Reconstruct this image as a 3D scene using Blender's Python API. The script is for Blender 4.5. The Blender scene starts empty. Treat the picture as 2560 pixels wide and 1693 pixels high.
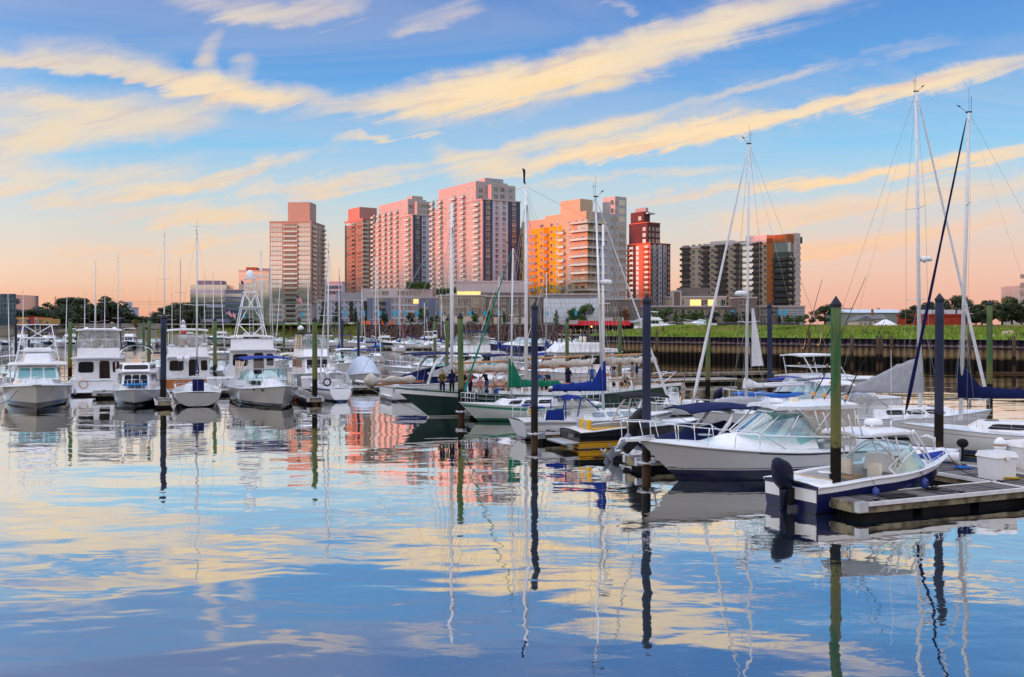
import bpy, math, random
from mathutils import Vector, Matrix
random.seed(11)
SC = bpy.context.scene
COL = SC.collection
PI = math.pi
R = math.radians
# ---------------------------------------------------------------- camera
F, CX, HY, CH = 2489.0, 1280.0, 815.0, 5.8      # focal length in photo pixels, principal column, horizon row, eye height above water
cam = bpy.data.objects.new('camera', bpy.data.cameras.new('camera'))
COL.objects.link(cam)
cam.location = (0, 0, CH)
cam.rotation_euler = (R(90), 0, 0)
cam.data.sensor_width = 36.0
cam.data.lens = 36.0 * F / 2560.0
cam.data.shift_y = -31.5 / 2560.0
cam.data.clip_start = 0.5
cam.data.clip_end = 20000
SC.camera = cam
SC.view_settings.view_transform = 'Standard'
SC.view_settings.look = 'None'
SC.view_settings.exposure = 0.6
SC.view_settings.gamma = 1.0
SC.cycles.max_bounces = 6
SC.cycles.diffuse_bounces = 2
SC.cycles.glossy_bounces = 3
SC.cycles.transparent_max_bounces = 12
SC.cycles.caustics_reflective = False
SC.cycles.caustics_refractive = False
SC.cycles.use_denoising = True
SC.cycles.sample_clamp_indirect = 6.0

def W(px, py, z=0.0):                     # point of the level z seen at a photo pixel
    Y = (CH - z) * F / (py - HY)
    return Vector(((px - CX) / F * Y, Y, z))
def D(px, py, Y):                         # point at depth Y seen at a photo pixel
    return Vector(((px - CX) / F * Y, Y, CH - (py - HY) / F * Y))

# ---------------------------------------------------------------- node helper
class NT:
    def __init__(s, tree):
        s.t = tree; s.n = tree.nodes; s.l = tree.links
    def node(s, typ, **kw):
        n = s.n.new(typ)
        for k, v in kw.items():
            setattr(n, k, v)
        return n
    def put(s, sock, v):
        if isinstance(v, (int, float)):
            sock.default_value = v
        elif isinstance(v, (tuple, list)):
            sock.default_value = tuple(v) + ((1.0,) if len(v) == 3 and sock.type == 'RGBA' else ())
        else:
            s.l.new(v, sock)
    def m(s, op, a, b=0.0, c=None, clamp=False):
        n = s.node('ShaderNodeMath', operation=op, use_clamp=clamp)
        s.put(n.inputs[0], a); s.put(n.inputs[1], b)
        if c is not None: s.put(n.inputs[2], c)
        return n.outputs[0]
    def mr(s, v, a, b, c=0.0, d=1.0, mode='SMOOTHSTEP'):
        n = s.node('ShaderNodeMapRange', interpolation_type=mode)
        for i, x in enumerate((v, a, b, c, d)): s.put(n.inputs[i], x)
        return n.outputs[0]
    def mix(s, f, a, b, mode='MIX'):
        n = s.node('ShaderNodeMix', data_type='RGBA', blend_type=mode)
        s.put(n.inputs[0], f); s.put(n.inputs[6], a); s.put(n.inputs[7], b)
        return n.outputs[2]
    def noise(s, vec, scale, detail=3, rough=.55, dist=0.0, dim='3D'):
        n = s.node('ShaderNodeTexNoise', noise_dimensions=dim)
        if vec is not None: s.l.new(vec, n.inputs['Vector'])
        n.inputs['Scale'].default_value = scale; n.inputs['Detail'].default_value = detail
        n.inputs['Roughness'].default_value = rough; n.inputs['Distortion'].default_value = dist
        return n.outputs[0]
    def xyz(s, x, y, z=0.0):
        n = s.node('ShaderNodeCombineXYZ')
        for i, v in enumerate((x, y, z)): s.put(n.inputs[i], v)
        return n.outputs[0]
    def ramp(s, f, stops, interp='LINEAR'):
        n = s.node('ShaderNodeValToRGB')
        cr = n.color_ramp; cr.interpolation = interp
        while len(cr.elements) < len(stops): cr.elements.new(0.5)
        for e, (p, c) in zip(cr.elements, stops):
            e.position = p; e.color = (c[0], c[1], c[2], 1.0)
        s.l.new(f, n.inputs[0])
        return n.outputs[0]

def srgb(r, g, b):
    f = lambda c: (c / 255 / 12.92) if c <= 10 else ((c / 255 + .055) / 1.055) ** 2.4
    return (f(r), f(g), f(b))

# ---------------------------------------------------------------- sky
SUN_AZ = math.atan2(-0.90, -0.43)          # compass angle from +Y towards +X: the sun stands to the left and a little behind
SUN_EL = R(2.2)
world = bpy.data.worlds.new('World'); SC.world = world
world.use_nodes = True
wt = NT(world.node_tree); world.node_tree.nodes.clear()
tc = wt.node('ShaderNodeTexCoord')
sep = wt.node('ShaderNodeSeparateXYZ'); wt.l.new(tc.outputs['Generated'], sep.inputs[0])
dx, dy, dz = sep.outputs
fy = wt.m('MAXIMUM', dy, 0.05)
u = wt.m('DIVIDE', dx, fy)                 # tangent of the azimuth and of the elevation
v = wt.m('DIVIDE', wt.m('MAXIMUM', dz, 0.0), wt.m('MAXIMUM', wt.m('SQRT', wt.m('SUBTRACT', 1.0, wt.m('MULTIPLY', dz, dz))), .05))
vg = wt.m('DIVIDE', wt.m('MAXIMUM', dz, 0.0), fy)
el = wt.m('ARCTANGENT', v)
sky = wt.node('ShaderNodeTexSky', sky_type='NISHITA')
sky.sun_disc = False; sky.sun_elevation = R(4); sky.sun_rotation = SUN_AZ
sky.air_density = 1.0; sky.dust_density = 1.5; sky.ozone_density = 2.0
e01 = wt.m('DIVIDE', el, R(90))
def K(d): return d / 90.0
base = wt.ramp(e01, [(0, srgb(236, 166, 140)), (K(1.2), srgb(241, 182, 152)), (K(3), srgb(240, 206, 182)), (K(5.2), srgb(216, 213, 206)),
                     (K(7.4), srgb(180, 211, 228)), (K(10), srgb(137, 196, 236)), (K(14), srgb(96, 160, 224)), (K(18.5), srgb(74, 130, 204)),
                     (K(30), srgb(52, 104, 184)), (K(60), srgb(46, 90, 170)), (1, srgb(44, 86, 164))])
# the horizon turns pinker away from the sunset
pink = wt.mr(u, -0.1, 0.5)
lowm = wt.mr(el, R(1), R(9), 1, 0)
base = wt.mix(wt.m('MULTIPLY', wt.m('MULTIPLY', pink, lowm), .6), base, srgb(236, 180, 170))
nis = wt.node('ShaderNodeMix', data_type='RGBA', blend_type='MIX')
nis.inputs[0].default_value = 0.04
wt.l.new(base, nis.inputs[6])
bright = wt.mix(1.0, sky.outputs[0], (0.9, 0.9, 0.9), 'MULTIPLY')
wt.l.new(bright, nis.inputs[7])
base = nis.outputs[2]
dim = wt.mr(el, R(18), R(34), .665, 1.0)  # dims the low sky so the unseen upper sky lights the scene relatively more
base = wt.mix(1.0, base, wt.xyz(dim, dim, dim), 'MULTIPLY')
# glow around the low sun
sd = (math.sin(SUN_AZ) * math.cos(SUN_EL), math.cos(SUN_AZ) * math.cos(SUN_EL), math.sin(SUN_EL))
dot = wt.m('ADD', wt.m('ADD', wt.m('MULTIPLY', dx, sd[0]), wt.m('MULTIPLY', dy, sd[1])), wt.m('MULTIPLY', dz, sd[2]))
glow = wt.m('POWER', wt.m('MAXIMUM', wt.m('MULTIPLY_ADD', dot, .92, .08), 0.0), 1.7)
base = wt.mix(wt.m('MULTIPLY', glow, 1.0), base, (1.35, 1.22, 1.18), 'ADD')

# clouds: thin cirrus bands, each following its own gently bent line across the sky
def rot(a, sx, sy):
    c, s_ = math.cos(a), math.sin(a)
    x = wt.m('ADD', wt.m('MULTIPLY', u, c * sx), wt.m('MULTIPLY', vg, s_ * sx))
    y = wt.m('ADD', wt.m('MULTIPLY', u, -s_ * sy), wt.m('MULTIPLY', vg, c * sy))
    return wt.xyz(x, y, 0.0)
nA = wt.noise(rot(.27, 3.4, 30), 1.0, 6, .60, .5, '2D')          # long fibres, rising to the right
nB = wt.noise(rot(.16, 9, 64), 1.0, 5, .62, .4, '2D')         # finer texture
nC = wt.noise(rot(.9, 30, 22), 1.0, 5, .62, 0, '2D')          # short tufts
warp = wt.m('ADD', wt.m('MULTIPLY', wt.m('SUBTRACT', nA, .5), .040), wt.m('MULTIPLY', wt.m('SUBTRACT', nC, .5), .018))
vw = wt.m('ADD', vg, warp)
uw = wt.m('ADD', u, wt.m('MULTIPLY', wt.m('SUBTRACT', nB, .5), .03))
tex = wt.m('MULTIPLY_ADD', nA, 2.3, wt.m('MULTIPLY_ADD', nB, 1.7, -1.35))
def streak(p, w0, w1, amt, fade=90, vert=False, up=1.0):      # an elongated lens bent along a parabola
    A, B = (uw, vw)
    q = [((x - CX) / F, (HY - y) / F) for x, y in p]
    if vert:
        A, B = (vg, wt.m('MULTIPLY_ADD', nA, .025, wt.m('ADD', u, -.0125))); q = [(b, a) for a, b in q]; w0, w1 = w1, w0
    q.sort()
    (a0, b0), (a1, b1), (a2, b2) = q
    mid, half = (a0 + a2) / 2, (a2 - a0) / 2 * 1.12
    d1 = (b1 - b0) / (a1 - a0); d2 = ((b2 - b1) / (a2 - a1) - d1) / (a2 - a0)
    # b = b0 + (A-a0)(d1 + d2 (A-a1)) with A = mid + half s
    c2 = d2 * half * half; c1 = half * (d1 + d2 * (2 * mid - a0 - a1)); c0 = b0 + (mid - a0) * (d1 + d2 * (mid - a1))
    iw = F / (w0 + w1) * 2 / 1.75
    s = wt.m('MULTIPLY_ADD', A, 1 / half, -mid / half)
    cv = wt.m('MULTIPLY_ADD', s, wt.m('MULTIPLY_ADD', s, -c2 * iw, -c1 * iw), -c0 * iw)
    t = wt.m('MULTIPLY_ADD', B, iw, cv)
    if abs(w1 - w0) > 6:
        t = wt.m('MULTIPLY', t, wt.m('MULTIPLY_ADD', s, -.8 * (w1 - w0) / (w1 + w0), 1.0))
    if up != 1.0:
        t = wt.m('MAXIMUM', wt.m('MULTIPLY', t, 1 / up), wt.m('MULTIPLY', t, -1.15))
    s2 = wt.m('MULTIPLY', s, s); s4 = wt.m('MULTIPLY', s2, s2)
    r = wt.m('MULTIPLY_ADD', t, t, s4)
    g_ = wt.m('MAXIMUM', wt.m('SUBTRACT', 1.0, r), 0.0)
    return wt.m('MULTIPLY', g_, wt.m('MULTIPLY', g_, amt))
ST = [  # three points of the band's line, half-widths, density
    (((740, 296), (1280, 214), (1980, 12)), 26, 50, 2.0, 200, False, 1.3),
    (((1000, 285), (1280, 225), (1560, 130)), 46, 46, .9, 150),
    (((1700, 85), (1990, 10), (2300, -90)), 36, 60, .8, 200),
    (((1180, 432), (1800, 330), (2640, 140)), 14, 24, 2.6, 160, False, 1.2),
    (((1320, 392), (1560, 338), (1960, 272)), 40, 26, .75, 150),
    (((1240, 378), (1480, 325), (1660, 285)), 18, 22, 1.1, 70, False, 1.4),
    (((1560, 305), (1860, 222), (2400, 90)), 14, 14, .45, 150),
    (((1070, 378), (1170, 398), (1320, 372)), 22, 26, 1.2, 60),
    (((690, 476), (918, 442), (1110, 412)), 16, 13, .85, 120),
    (((-80, 128), (324, 196), (860, 250)), 16, 18, 1.5, 130, False, 1.9),
    (((40, 108), (330, 150), (520, 205)), 26, 30, .55, 90),
    (((400, 225), (560, 235), (760, 245)), 30, 16, .9, 100),
    (((552, 70), (524, 130), (532, 215)), 14, 30, .55, 50, True),
    (((626, 130), (604, 180), (622, 240)), 24, 34, .5, 40, True),
    (((-120, 352), (250, 318), (560, 292)), 92, 20, 1.35, 130, False, 1.2),
    (((-60, 250), (150, 262), (330, 280)), 22, 14, .6, 90),
    (((-100, 420), (220, 448), (520, 408)), 36, 14, 1.0, 90),
    (((-160, 480), (60, 486), (200, 496)), 36, 10, 1.0, 70),
    (((140, 508), (480, 462), (850, 368)), 18, 14, 1.25, 120),
    (((430, 470), (640, 470), (900, 448)), 16, 12, .6, 100),
    (((420, 12), (690, 36), (930, 4)), 24, 24, .9, 120, False, 1.5),
    (((980, 72), (1090, 46), (1210, 4)), 15, 22, .55, 60),
    (((818, 358), (915, 347), (1010, 346)), 6, 9, 1.1, 30),
    (((1010, 343), (1060, 340), (1115, 343)), 5, 6, .9, 25),
    (((100, 556), (400, 546), (740, 534)), 9, 16, .9, 100),
    (((160, 532), (340, 528), (720, 508)), 8, 18, .7, 80),
    (((420, 602), (560, 606), (760, 586)), 16, 18, .8, 80),
    (((280, 632), (340, 630), (410, 636)), 8, 8, .8, 30),
    (((1280, 470), (1560, 445), (1900, 432)), 12, 14, .9, 120),
    (((1460, 530), (1950, 470), (2640, 372)), 14, 24, 1.5, 150),
    (((1640, 575), (2080, 525), (2640, 440)), 18, 26, 1.3, 150),
    (((1800, 640), (2200, 600), (2640, 530)), 20, 28, 1.1, 150),
    (((1900, 470), (2200, 440), (2640, 360)), 12, 16, 1.2, 100),
    (((1560, 660), (1900, 640), (2300, 610)), 12, 16, .9, 100),
    (((60, 640), (330, 618), (640, 640)), 10, 14, .7, 100),
    (((1480, 18), (1540, 14), (1590, 20)), 8, 8, .6, 30),
    (((-40, 700), (150, 704), (330, 700)), 7, 7, .3, 80),
]
acc = None
for s_ in ST:
    d_ = streak(*s_)
    acc = d_ if acc is None else wt.m('ADD', acc, d_)
front = wt.mr(dy, .12, .35)
acc = wt.m('MULTIPLY', acc, front)
# cirrus over the unseen sky, added denser and bluer overhead to brighten the boats
pz = wt.m('ADD', wt.m('MAXIMUM', dz, 0.0), .12)
cpv = wt.xyz(wt.m('DIVIDE', dx, pz), wt.m('MULTIPLY', wt.m('DIVIDE', dy, pz), 2.6), 0.0)
gen = wt.mr(wt.noise(cpv, .55, 5, .6, .7, '2D'), .36, .66, 0, 2.2)
gen = wt.m('MULTIPLY', gen, wt.m('MAXIMUM', wt.m('MULTIPLY_ADD', front, -.95, 1.0), wt.mr(el, R(19), R(30))))
gen = wt.m('MULTIPLY', gen, wt.mr(el, R(3), R(9)))
fib = wt.m('MULTIPLY_ADD', nA, .62, wt.m('MULTIPLY', nB, .38))
er = wt.m('MULTIPLY', wt.m('SUBTRACT', fib, .52), wt.m('MINIMUM', wt.m('MULTIPLY', acc, 3.4), 1.9))
cl = wt.m('ADD', wt.m('MAXIMUM', wt.m('MULTIPLY_ADD', acc, .62, er), 0.0), gen)
cl = wt.m('DIVIDE', wt.m('MULTIPLY', cl, 1.5), wt.m('ADD', cl, .92), clamp=True)
cl = wt.m('MINIMUM', cl, .97)
ccol = wt.ramp(e01, [(0, srgb(250, 190, 150)), (K(4), srgb(252, 208, 168)), (K(8), srgb(255, 222, 178)), (K(14), srgb(255, 229, 186)), (K(20), srgb(252, 234, 205)), (K(32), (.98, 1.06, 1.24)), (1, (.98, 1.06, 1.24))])
ccol = wt.mix(wt.m('MULTIPLY', wt.m('MULTIPLY', pink, lowm), .7), ccol, srgb(250, 190, 165))
ccol = wt.mix(wt.m('MULTIPLY', wt.mr(tex, .75, 1.25, 0, .35), wt.mr(el, R(18), R(28), 1, 0)), ccol, srgb(255, 214, 150))
ccol = wt.mix(wt.mr(nB, .52, .34, 0, .45), ccol, srgb(240, 196, 168))
ccol = wt.mix(wt.m('MULTIPLY', wt.mr(cl, .75, .15, 0, .75), wt.mr(el, R(18), R(28), 1, 0)), ccol, srgb(238, 216, 206))
ccol = wt.mix(1.0, ccol, wt.xyz(dim, dim, dim), 'MULTIPLY')
bgc = wt.node('ShaderNodeBackground'); wt.l.new(ccol, bgc.inputs[0])
bgs = wt.node('ShaderNodeBackground'); wt.l.new(base, bgs.inputs[0])
mxs = wt.node('ShaderNodeMixShader'); wt.l.new(cl, mxs.inputs[0]); wt.l.new(bgs.outputs[0], mxs.inputs[1]); wt.l.new(bgc.outputs[0], mxs.inputs[2])
wo = wt.node('ShaderNodeOutputWorld'); wt.l.new(mxs.outputs[0], wo.inputs[0])
world.cycles.sampling_method = 'MANUAL'; world.cycles.sample_map_resolution = 512

sl = bpy.data.lights.new('sun', 'SUN'); sl.energy = 4.5; sl.angle = R(2.6); sl.color = (1.0, 0.205, 0.105)
sun = bpy.data.objects.new('sun', sl); COL.objects.link(sun)
sun.rotation_euler = Vector((-sd[0], -sd[1], -sd[2])).to_track_quat('-Z', 'Y').to_euler()
# ---------------------------------------------------------------- mesh and object helpers
class MB:
    def __init__(s):
        s.v = []; s.f = []; s.m = []; s.s = []
    def add(s, vs, fs, mat=0, smooth=False):
        o = len(s.v)
        s.v.extend([tuple(p) for p in vs])
        for f in fs:
            s.f.append(tuple(i + o for i in f)); s.m.append(mat); s.s.append(smooth)
        return s
    def box(s, x0, x1, y0, y1, z0, z1, mat=0, M=None):
        vs = [Vector((x, y, z)) for z in (z0, z1) for y in (y0, y1) for x in (x0, x1)]
        if M is not None: vs = [M @ p for p in vs]
        return s.add(vs, [(0, 2, 3, 1), (4, 5, 7, 6), (0, 1, 5, 4), (2, 6, 7, 3), (0, 4, 6, 2), (1, 3, 7, 5)], mat)
    def rbox(s, x0, x1, y0, y1, z0, z1, mat=0, c=.05):   # box with softened edges
        c = min(c, (x1 - x0) * .3, (y1 - y0) * .3, (z1 - z0) * .3)
        def ring(i, z):
            k = c * .4
            return [Vector(p + (z,)) for p in ((x0 + i, y0 + c), (x0 + i + k, y0 + i + k), (x0 + c, y0 + i), (x1 - c, y0 + i), (x1 - i - k, y0 + i + k), (x1 - i, y0 + c), (x1 - i, y1 - c), (x1 - i - k, y1 - i - k), (x1 - c, y1 - i), (x0 + c, y1 - i), (x0 + i + k, y1 - i - k), (x0 + i, y1 - c))]
        return s.loft([ring(c * .8, z0), ring(0, z0 + c), ring(0, z1 - c), ring(c * .3, z1 - c * .3), ring(c * .9, z1)], mat)
    def hexa(s, b, t, mat=0):                      # four base corners, four top corners
        return s.add(list(b) + list(t), [(3, 2, 1, 0), (4, 5, 6, 7), (0, 1, 5, 4), (1, 2, 6, 5), (2, 3, 7, 6), (3, 0, 4, 7)], mat)
    def cyl(s, p0, p1, r0, r1=None, n=8, mat=0, caps=True, smooth=True):
        p0 = Vector(p0); p1 = Vector(p1); r1 = r0 if r1 is None else r1
        d = (p1 - p0)
        if d.length < 1e-6: return s
        d.normalize()
        a = d.orthogonal().normalized(); b = d.cross(a)
        vs = []
        for p, r in ((p0, r0), (p1, r1)):
            for i in range(n):
                t = 2 * PI * i / n
                vs.append(p + a * (math.cos(t) * r) + b * (math.sin(t) * r))
        s.add(vs, [(i, (i + 1) % n, n + (i + 1) % n, n + i) for i in range(n)], mat, smooth)
        if caps:
            o = len(s.v) - 2 * n
            s.f.append(tuple(o + i for i in reversed(range(n)))); s.m.append(mat); s.s.append(False)
            s.f.append(tuple(o + n + i for i in range(n))); s.m.append(mat); s.s.append(False)
        return s
    def tube(s, pts, r, n=6, mat=0, closed=False):
        pts = [Vector(p) for p in pts]
        rs = r if isinstance(r, (list, tuple)) else [r] * len(pts)
        rings = []; ref = None
        k = len(pts)
        for i, p in enumerate(pts):
            a = pts[(i - 1) % k] if closed or i > 0 else p
            b = pts[(i + 1) % k] if closed or i < k - 1 else p
            d = (b - a)
            if d.length < 1e-9: d = Vector((0, 0, 1))
            d.normalize()
            if ref is None: ref = d.orthogonal().normalized()
            x = ref - d * ref.dot(d)
            x = x.normalized() if x.length > 1e-6 else d.orthogonal().normalized()
            ref = x; y = d.cross(x)
            rings.append([p + x * (math.cos(2 * PI * j / n) * rs[i]) + y * (math.sin(2 * PI * j / n) * rs[i]) for j in range(n)])
        return s.loft(rings, mat, caps=not closed, wrap=closed)
    def loft(s, rings, mat=0, caps=True, wrap=False, closed=True, smooth=True):
        n = len(rings[0]); vs = [p for r in rings for p in r]; fs = []
        k = len(rings)
        for i in range(k if wrap else k - 1):
            a = i * n; b = ((i + 1) % k) * n
            for j in range(n if closed else n - 1):
                fs.append((a + j, a + (j + 1) % n, b + (j + 1) % n, b + j))
        o = len(s.v)
        s.add(vs, fs, mat, smooth)
        if caps and not wrap and closed:
            s.f.append(tuple(o + j for j in reversed(range(n)))); s.m.append(mat); s.s.append(False)
            s.f.append(tuple(o + (k - 1) * n + j for j in range(n))); s.m.append(mat); s.s.append(False)
        return s
    def sph(s, c, rx, ry=None, rz=None, n=12, k=8, mat=0):
        ry = rx if ry is None else ry; rz = rx if rz is None else rz
        c = Vector(c); rings = []
        for i in range(1, k):
            t = PI * i / k
            rings.append([c + Vector((rx * math.sin(t) * math.cos(2 * PI * j / n), ry * math.sin(t) * math.sin(2 * PI * j / n), -rz * math.cos(t))) for j in range(n)])
        return s.loft(rings, mat)
    def lathe(s, c, prof, n=12, mat=0):            # (radius, height) pairs about a vertical axis
        c = Vector(c)
        return s.loft([[c + Vector((r * math.cos(2 * PI * j / n), r * math.sin(2 * PI * j / n), z)) for j in range(n)] for r, z in prof], mat)
    def prism(s, poly, z0, z1, mat=0):
        n = len(poly)
        vs = [(x, y, z0) for x, y in poly] + [(x, y, z1) for x, y in poly]
        return s.add(vs, [tuple(reversed(range(n))), tuple(range(n, 2 * n))] + [(i, (i + 1) % n, n + (i + 1) % n, n + i) for i in range(n)], mat)
    def panel(s, q, th, mat=0):                    # a quad given a thickness along its own normal
        q = [Vector(p) for p in q]
        nrm = (q[1] - q[0]).cross(q[3] - q[0]).normalized() * th
        return s.hexa(q, [p + nrm for p in q], mat)
    def sheet(s, rows, mat=0, smooth=True, th=0.0):
        n = len(rows[0]); k = len(rows)
        vs = [Vector(p) for r in rows for p in r]
        fs = [(i * n + j, i * n + j + 1, (i + 1) * n + j + 1, (i + 1) * n + j) for i in range(k - 1) for j in range(n - 1)]
        s.add(vs, fs, mat, smooth)
        if th:
            s.add([p + Vector((0, 0, th)) for p in vs], [tuple(reversed(f)) for f in fs], mat, smooth)
            o = len(s.v) - 2 * n * k; b = n * k
            edge = [j for j in range(n)] + [i * n + n - 1 for i in range(1, k)] + [(k - 1) * n + j for j in range(n - 2, -1, -1)] + [i * n for i in range(k - 2, 0, -1)]
            for a, c in zip(edge, edge[1:] + edge[:1]):
                s.f.append((o + a, o + c, o + b + c, o + b + a)); s.m.append(mat); s.s.append(False)
        return s
    def mesh(s, name, mats):
        me = bpy.data.meshes.new(name)
        me.from_pydata(s.v, [], s.f)
        for m in (mats if isinstance(mats, (list, tuple)) else [mats]): me.materials.append(m)
        me.polygons.foreach_set('material_index', s.m)
        me.polygons.foreach_set('use_smooth', s.s)
        me.update()
        return me
    def build(s, name, mats, parent=None, **kw):
        return put(name, s.mesh(name, mats), parent, **kw)

def put(name, me, parent=None, loc=None, rz=None, M=None, label=None, cat=None, group=None, kind=None):
    o = bpy.data.objects.new(name, me)
    COL.objects.link(o)
    if parent is not None: o.parent = parent
    if M is not None: o.matrix_local = M
    else:
        if loc is not None: o.location = loc
        if rz is not None: o.rotation_euler = (0, 0, rz)
    if label: o['label'] = label
    if cat: o['category'] = cat
    if group: o['group'] = group
    if kind: o['kind'] = kind
    return o
def thing(name, label, cat, loc=(0, 0, 0), rz=0.0, group=None):
    return put(name, None, None, loc=loc, rz=rz, label=label, cat=cat, group=group)
def struct(name, mb, mats, **kw):
    return mb.build(name, mats, kind='structure', **kw)
def copytree(o, parent=None, depth=0):
    c = o.copy(); COL.objects.link(c)
    if parent is not None: c.parent = parent
    for ch in o.children: copytree(ch, c, depth + 1)
    return c
def lerp(a, b, t): return a + (b - a) * t

# ---------------------------------------------------------------- materials
MAT = {}
def pm(name, col, rough=.5, metal=0.0, var=.08, scale=3.0, bump=0.0, bscale=None, coat=0.0, spec=None, stretch=(1, 1, 1), alpha=None, emit=None, rand=0.0):
    if name in MAT: return MAT[name]
    m = bpy.data.materials.new(name); m.use_nodes = True
    t = NT(m.node_tree); b = m.node_tree.nodes['Principled BSDF']
    tcn = t.node('ShaderNodeTexCoord')
    mp = t.node('ShaderNodeMapping'); t.l.new(tcn.outputs['Object'], mp.inputs[0]); mp.inputs['Scale'].default_value = stretch
    nz = t.noise(mp.outputs[0], scale, 4, .6)
    lo = tuple(c * (1 - var) for c in col); hi = tuple(min(1, c * (1 + var)) for c in col)
    c = t.mix(t.mr(nz, .3, .7), lo, hi)
    if rand:
        oi = t.node('ShaderNodeObjectInfo')
        c = t.mix(1.0, c, t.ramp(oi.outputs['Random'], [(0, (1 - rand,) * 3), (1, (1 + rand * .5,) * 3)]), 'MULTIPLY')
    t.l.new(c, b.inputs['Base Color'])
    b.inputs['Roughness'].default_value = rough; b.inputs['Metallic'].default_value = metal
    b.inputs['Coat Weight'].default_value = coat; b.inputs['Coat Roughness'].default_value = .06
    b.inputs['Specular IOR Level'].default_value = spec if spec is not None else (.5 if rough < .45 else (.3 if rough < .6 else .10))
    if bump:
        bn = t.node('ShaderNodeBump'); bn.inputs['Strength'].default_value = 1.0; bn.inputs['Distance'].default_value = bump
        n2 = t.noise(mp.outputs[0], bscale or scale * 4, 4, .6)
        t.l.new(n2, bn.inputs['Height']); t.l.new(bn.outputs[0], b.inputs['Normal'])
    if emit:
        b.inputs['Emission Color'].default_value = tuple(emit[:3]) + (1,); b.inputs['Emission Strength'].default_value = emit[3]
    MAT[name] = m
    return m
def bandmat(name, bands, rough=.22, coat=.35, dirt=.12):        # hull paint: colour by height above the water, [(top, colour), ...]
    if name in MAT: return MAT[name]
    m = bpy.data.materials.new(name); m.use_nodes = True
    t = NT(m.node_tree); b = m.node_tree.nodes['Principled BSDF']
    tcn = t.node('ShaderNodeTexCoord'); sp = t.node('ShaderNodeSeparateXYZ'); t.l.new(tcn.outputs['Object'], sp.inputs[0])
    z = sp.outputs[2]
    c = tuple(bands[0][1]) 
    cur = None
    for (top, _), (_, nxt) in zip(bands, bands[1:]):
        st = t.mr(z, top - .004, top + .004, 0, 1, 'LINEAR')
        cur = t.mix(st, c if cur is None else cur, tuple(nxt))
    if cur is None:
        cur = t.mix(0.0, c, c)
    nz = t.noise(tcn.outputs['Object'], 2.2, 5, .65)
    wl = t.mr(z, .0, .45, 1, 0)                              # weed and scum that settle along the waterline
    cur = t.mix(t.m('MULTIPLY', t.m('MULTIPLY', wl, t.mr(nz, .45, .75)), dirt * 3), cur, (.16, .13, .08))
    cur = t.mix(t.m('MULTIPLY', t.mr(nz, .35, .7), dirt * .6), cur, (.55, .55, .5), 'MULTIPLY')
    t.l.new(cur, b.inputs['Base Color'])
    b.inputs['Roughness'].default_value = rough; b.inputs['Coat Weight'].default_value = coat * .4; b.inputs['Coat Roughness'].default_value = .08; b.inputs['Specular IOR Level'].default_value = .3
    MAT[name] = m
    return m
def clearmat(name, tint, gloss=.12, rough=.02, haze=0.0):       # clear vinyl and safety glass
    if name in MAT: return MAT[name]
    m = bpy.data.materials.new(name); m.use_nodes = True
    t = NT(m.node_tree); t.n.clear()
    tr = t.node('ShaderNodeBsdfTransparent'); tr.inputs[0].default_value = tuple(tint) + (1,)
    gl = t.node('ShaderNodeBsdfGlossy'); gl.inputs['Roughness'].default_value = rough
    lw = t.node('ShaderNodeLayerWeight'); lw.inputs[0].default_value = .35
    f = t.m('MULTIPLY_ADD', lw.outputs[1], .45, gloss, clamp=True)
    mx = t.node('ShaderNodeMixShader'); t.l.new(f, mx.inputs[0]); t.l.new(tr.outputs[0], mx.inputs[1]); t.l.new(gl.outputs[0], mx.inputs[2])
    out = mx.outputs[0]
    if haze:
        df = t.node('ShaderNodeBsdfDiffuse'); df.inputs[0].default_value = (.8, .8, .78, 1)
        m2 = t.node('ShaderNodeMixShader'); m2.inputs[0].default_value = haze; t.l.new(out, m2.inputs[1]); t.l.new(df.outputs[0], m2.inputs[2]); out = m2.outputs[0]
    o = t.node('ShaderNodeOutputMaterial'); t.l.new(out, o.inputs[0])
    MAT[name] = m
    return m

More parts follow.
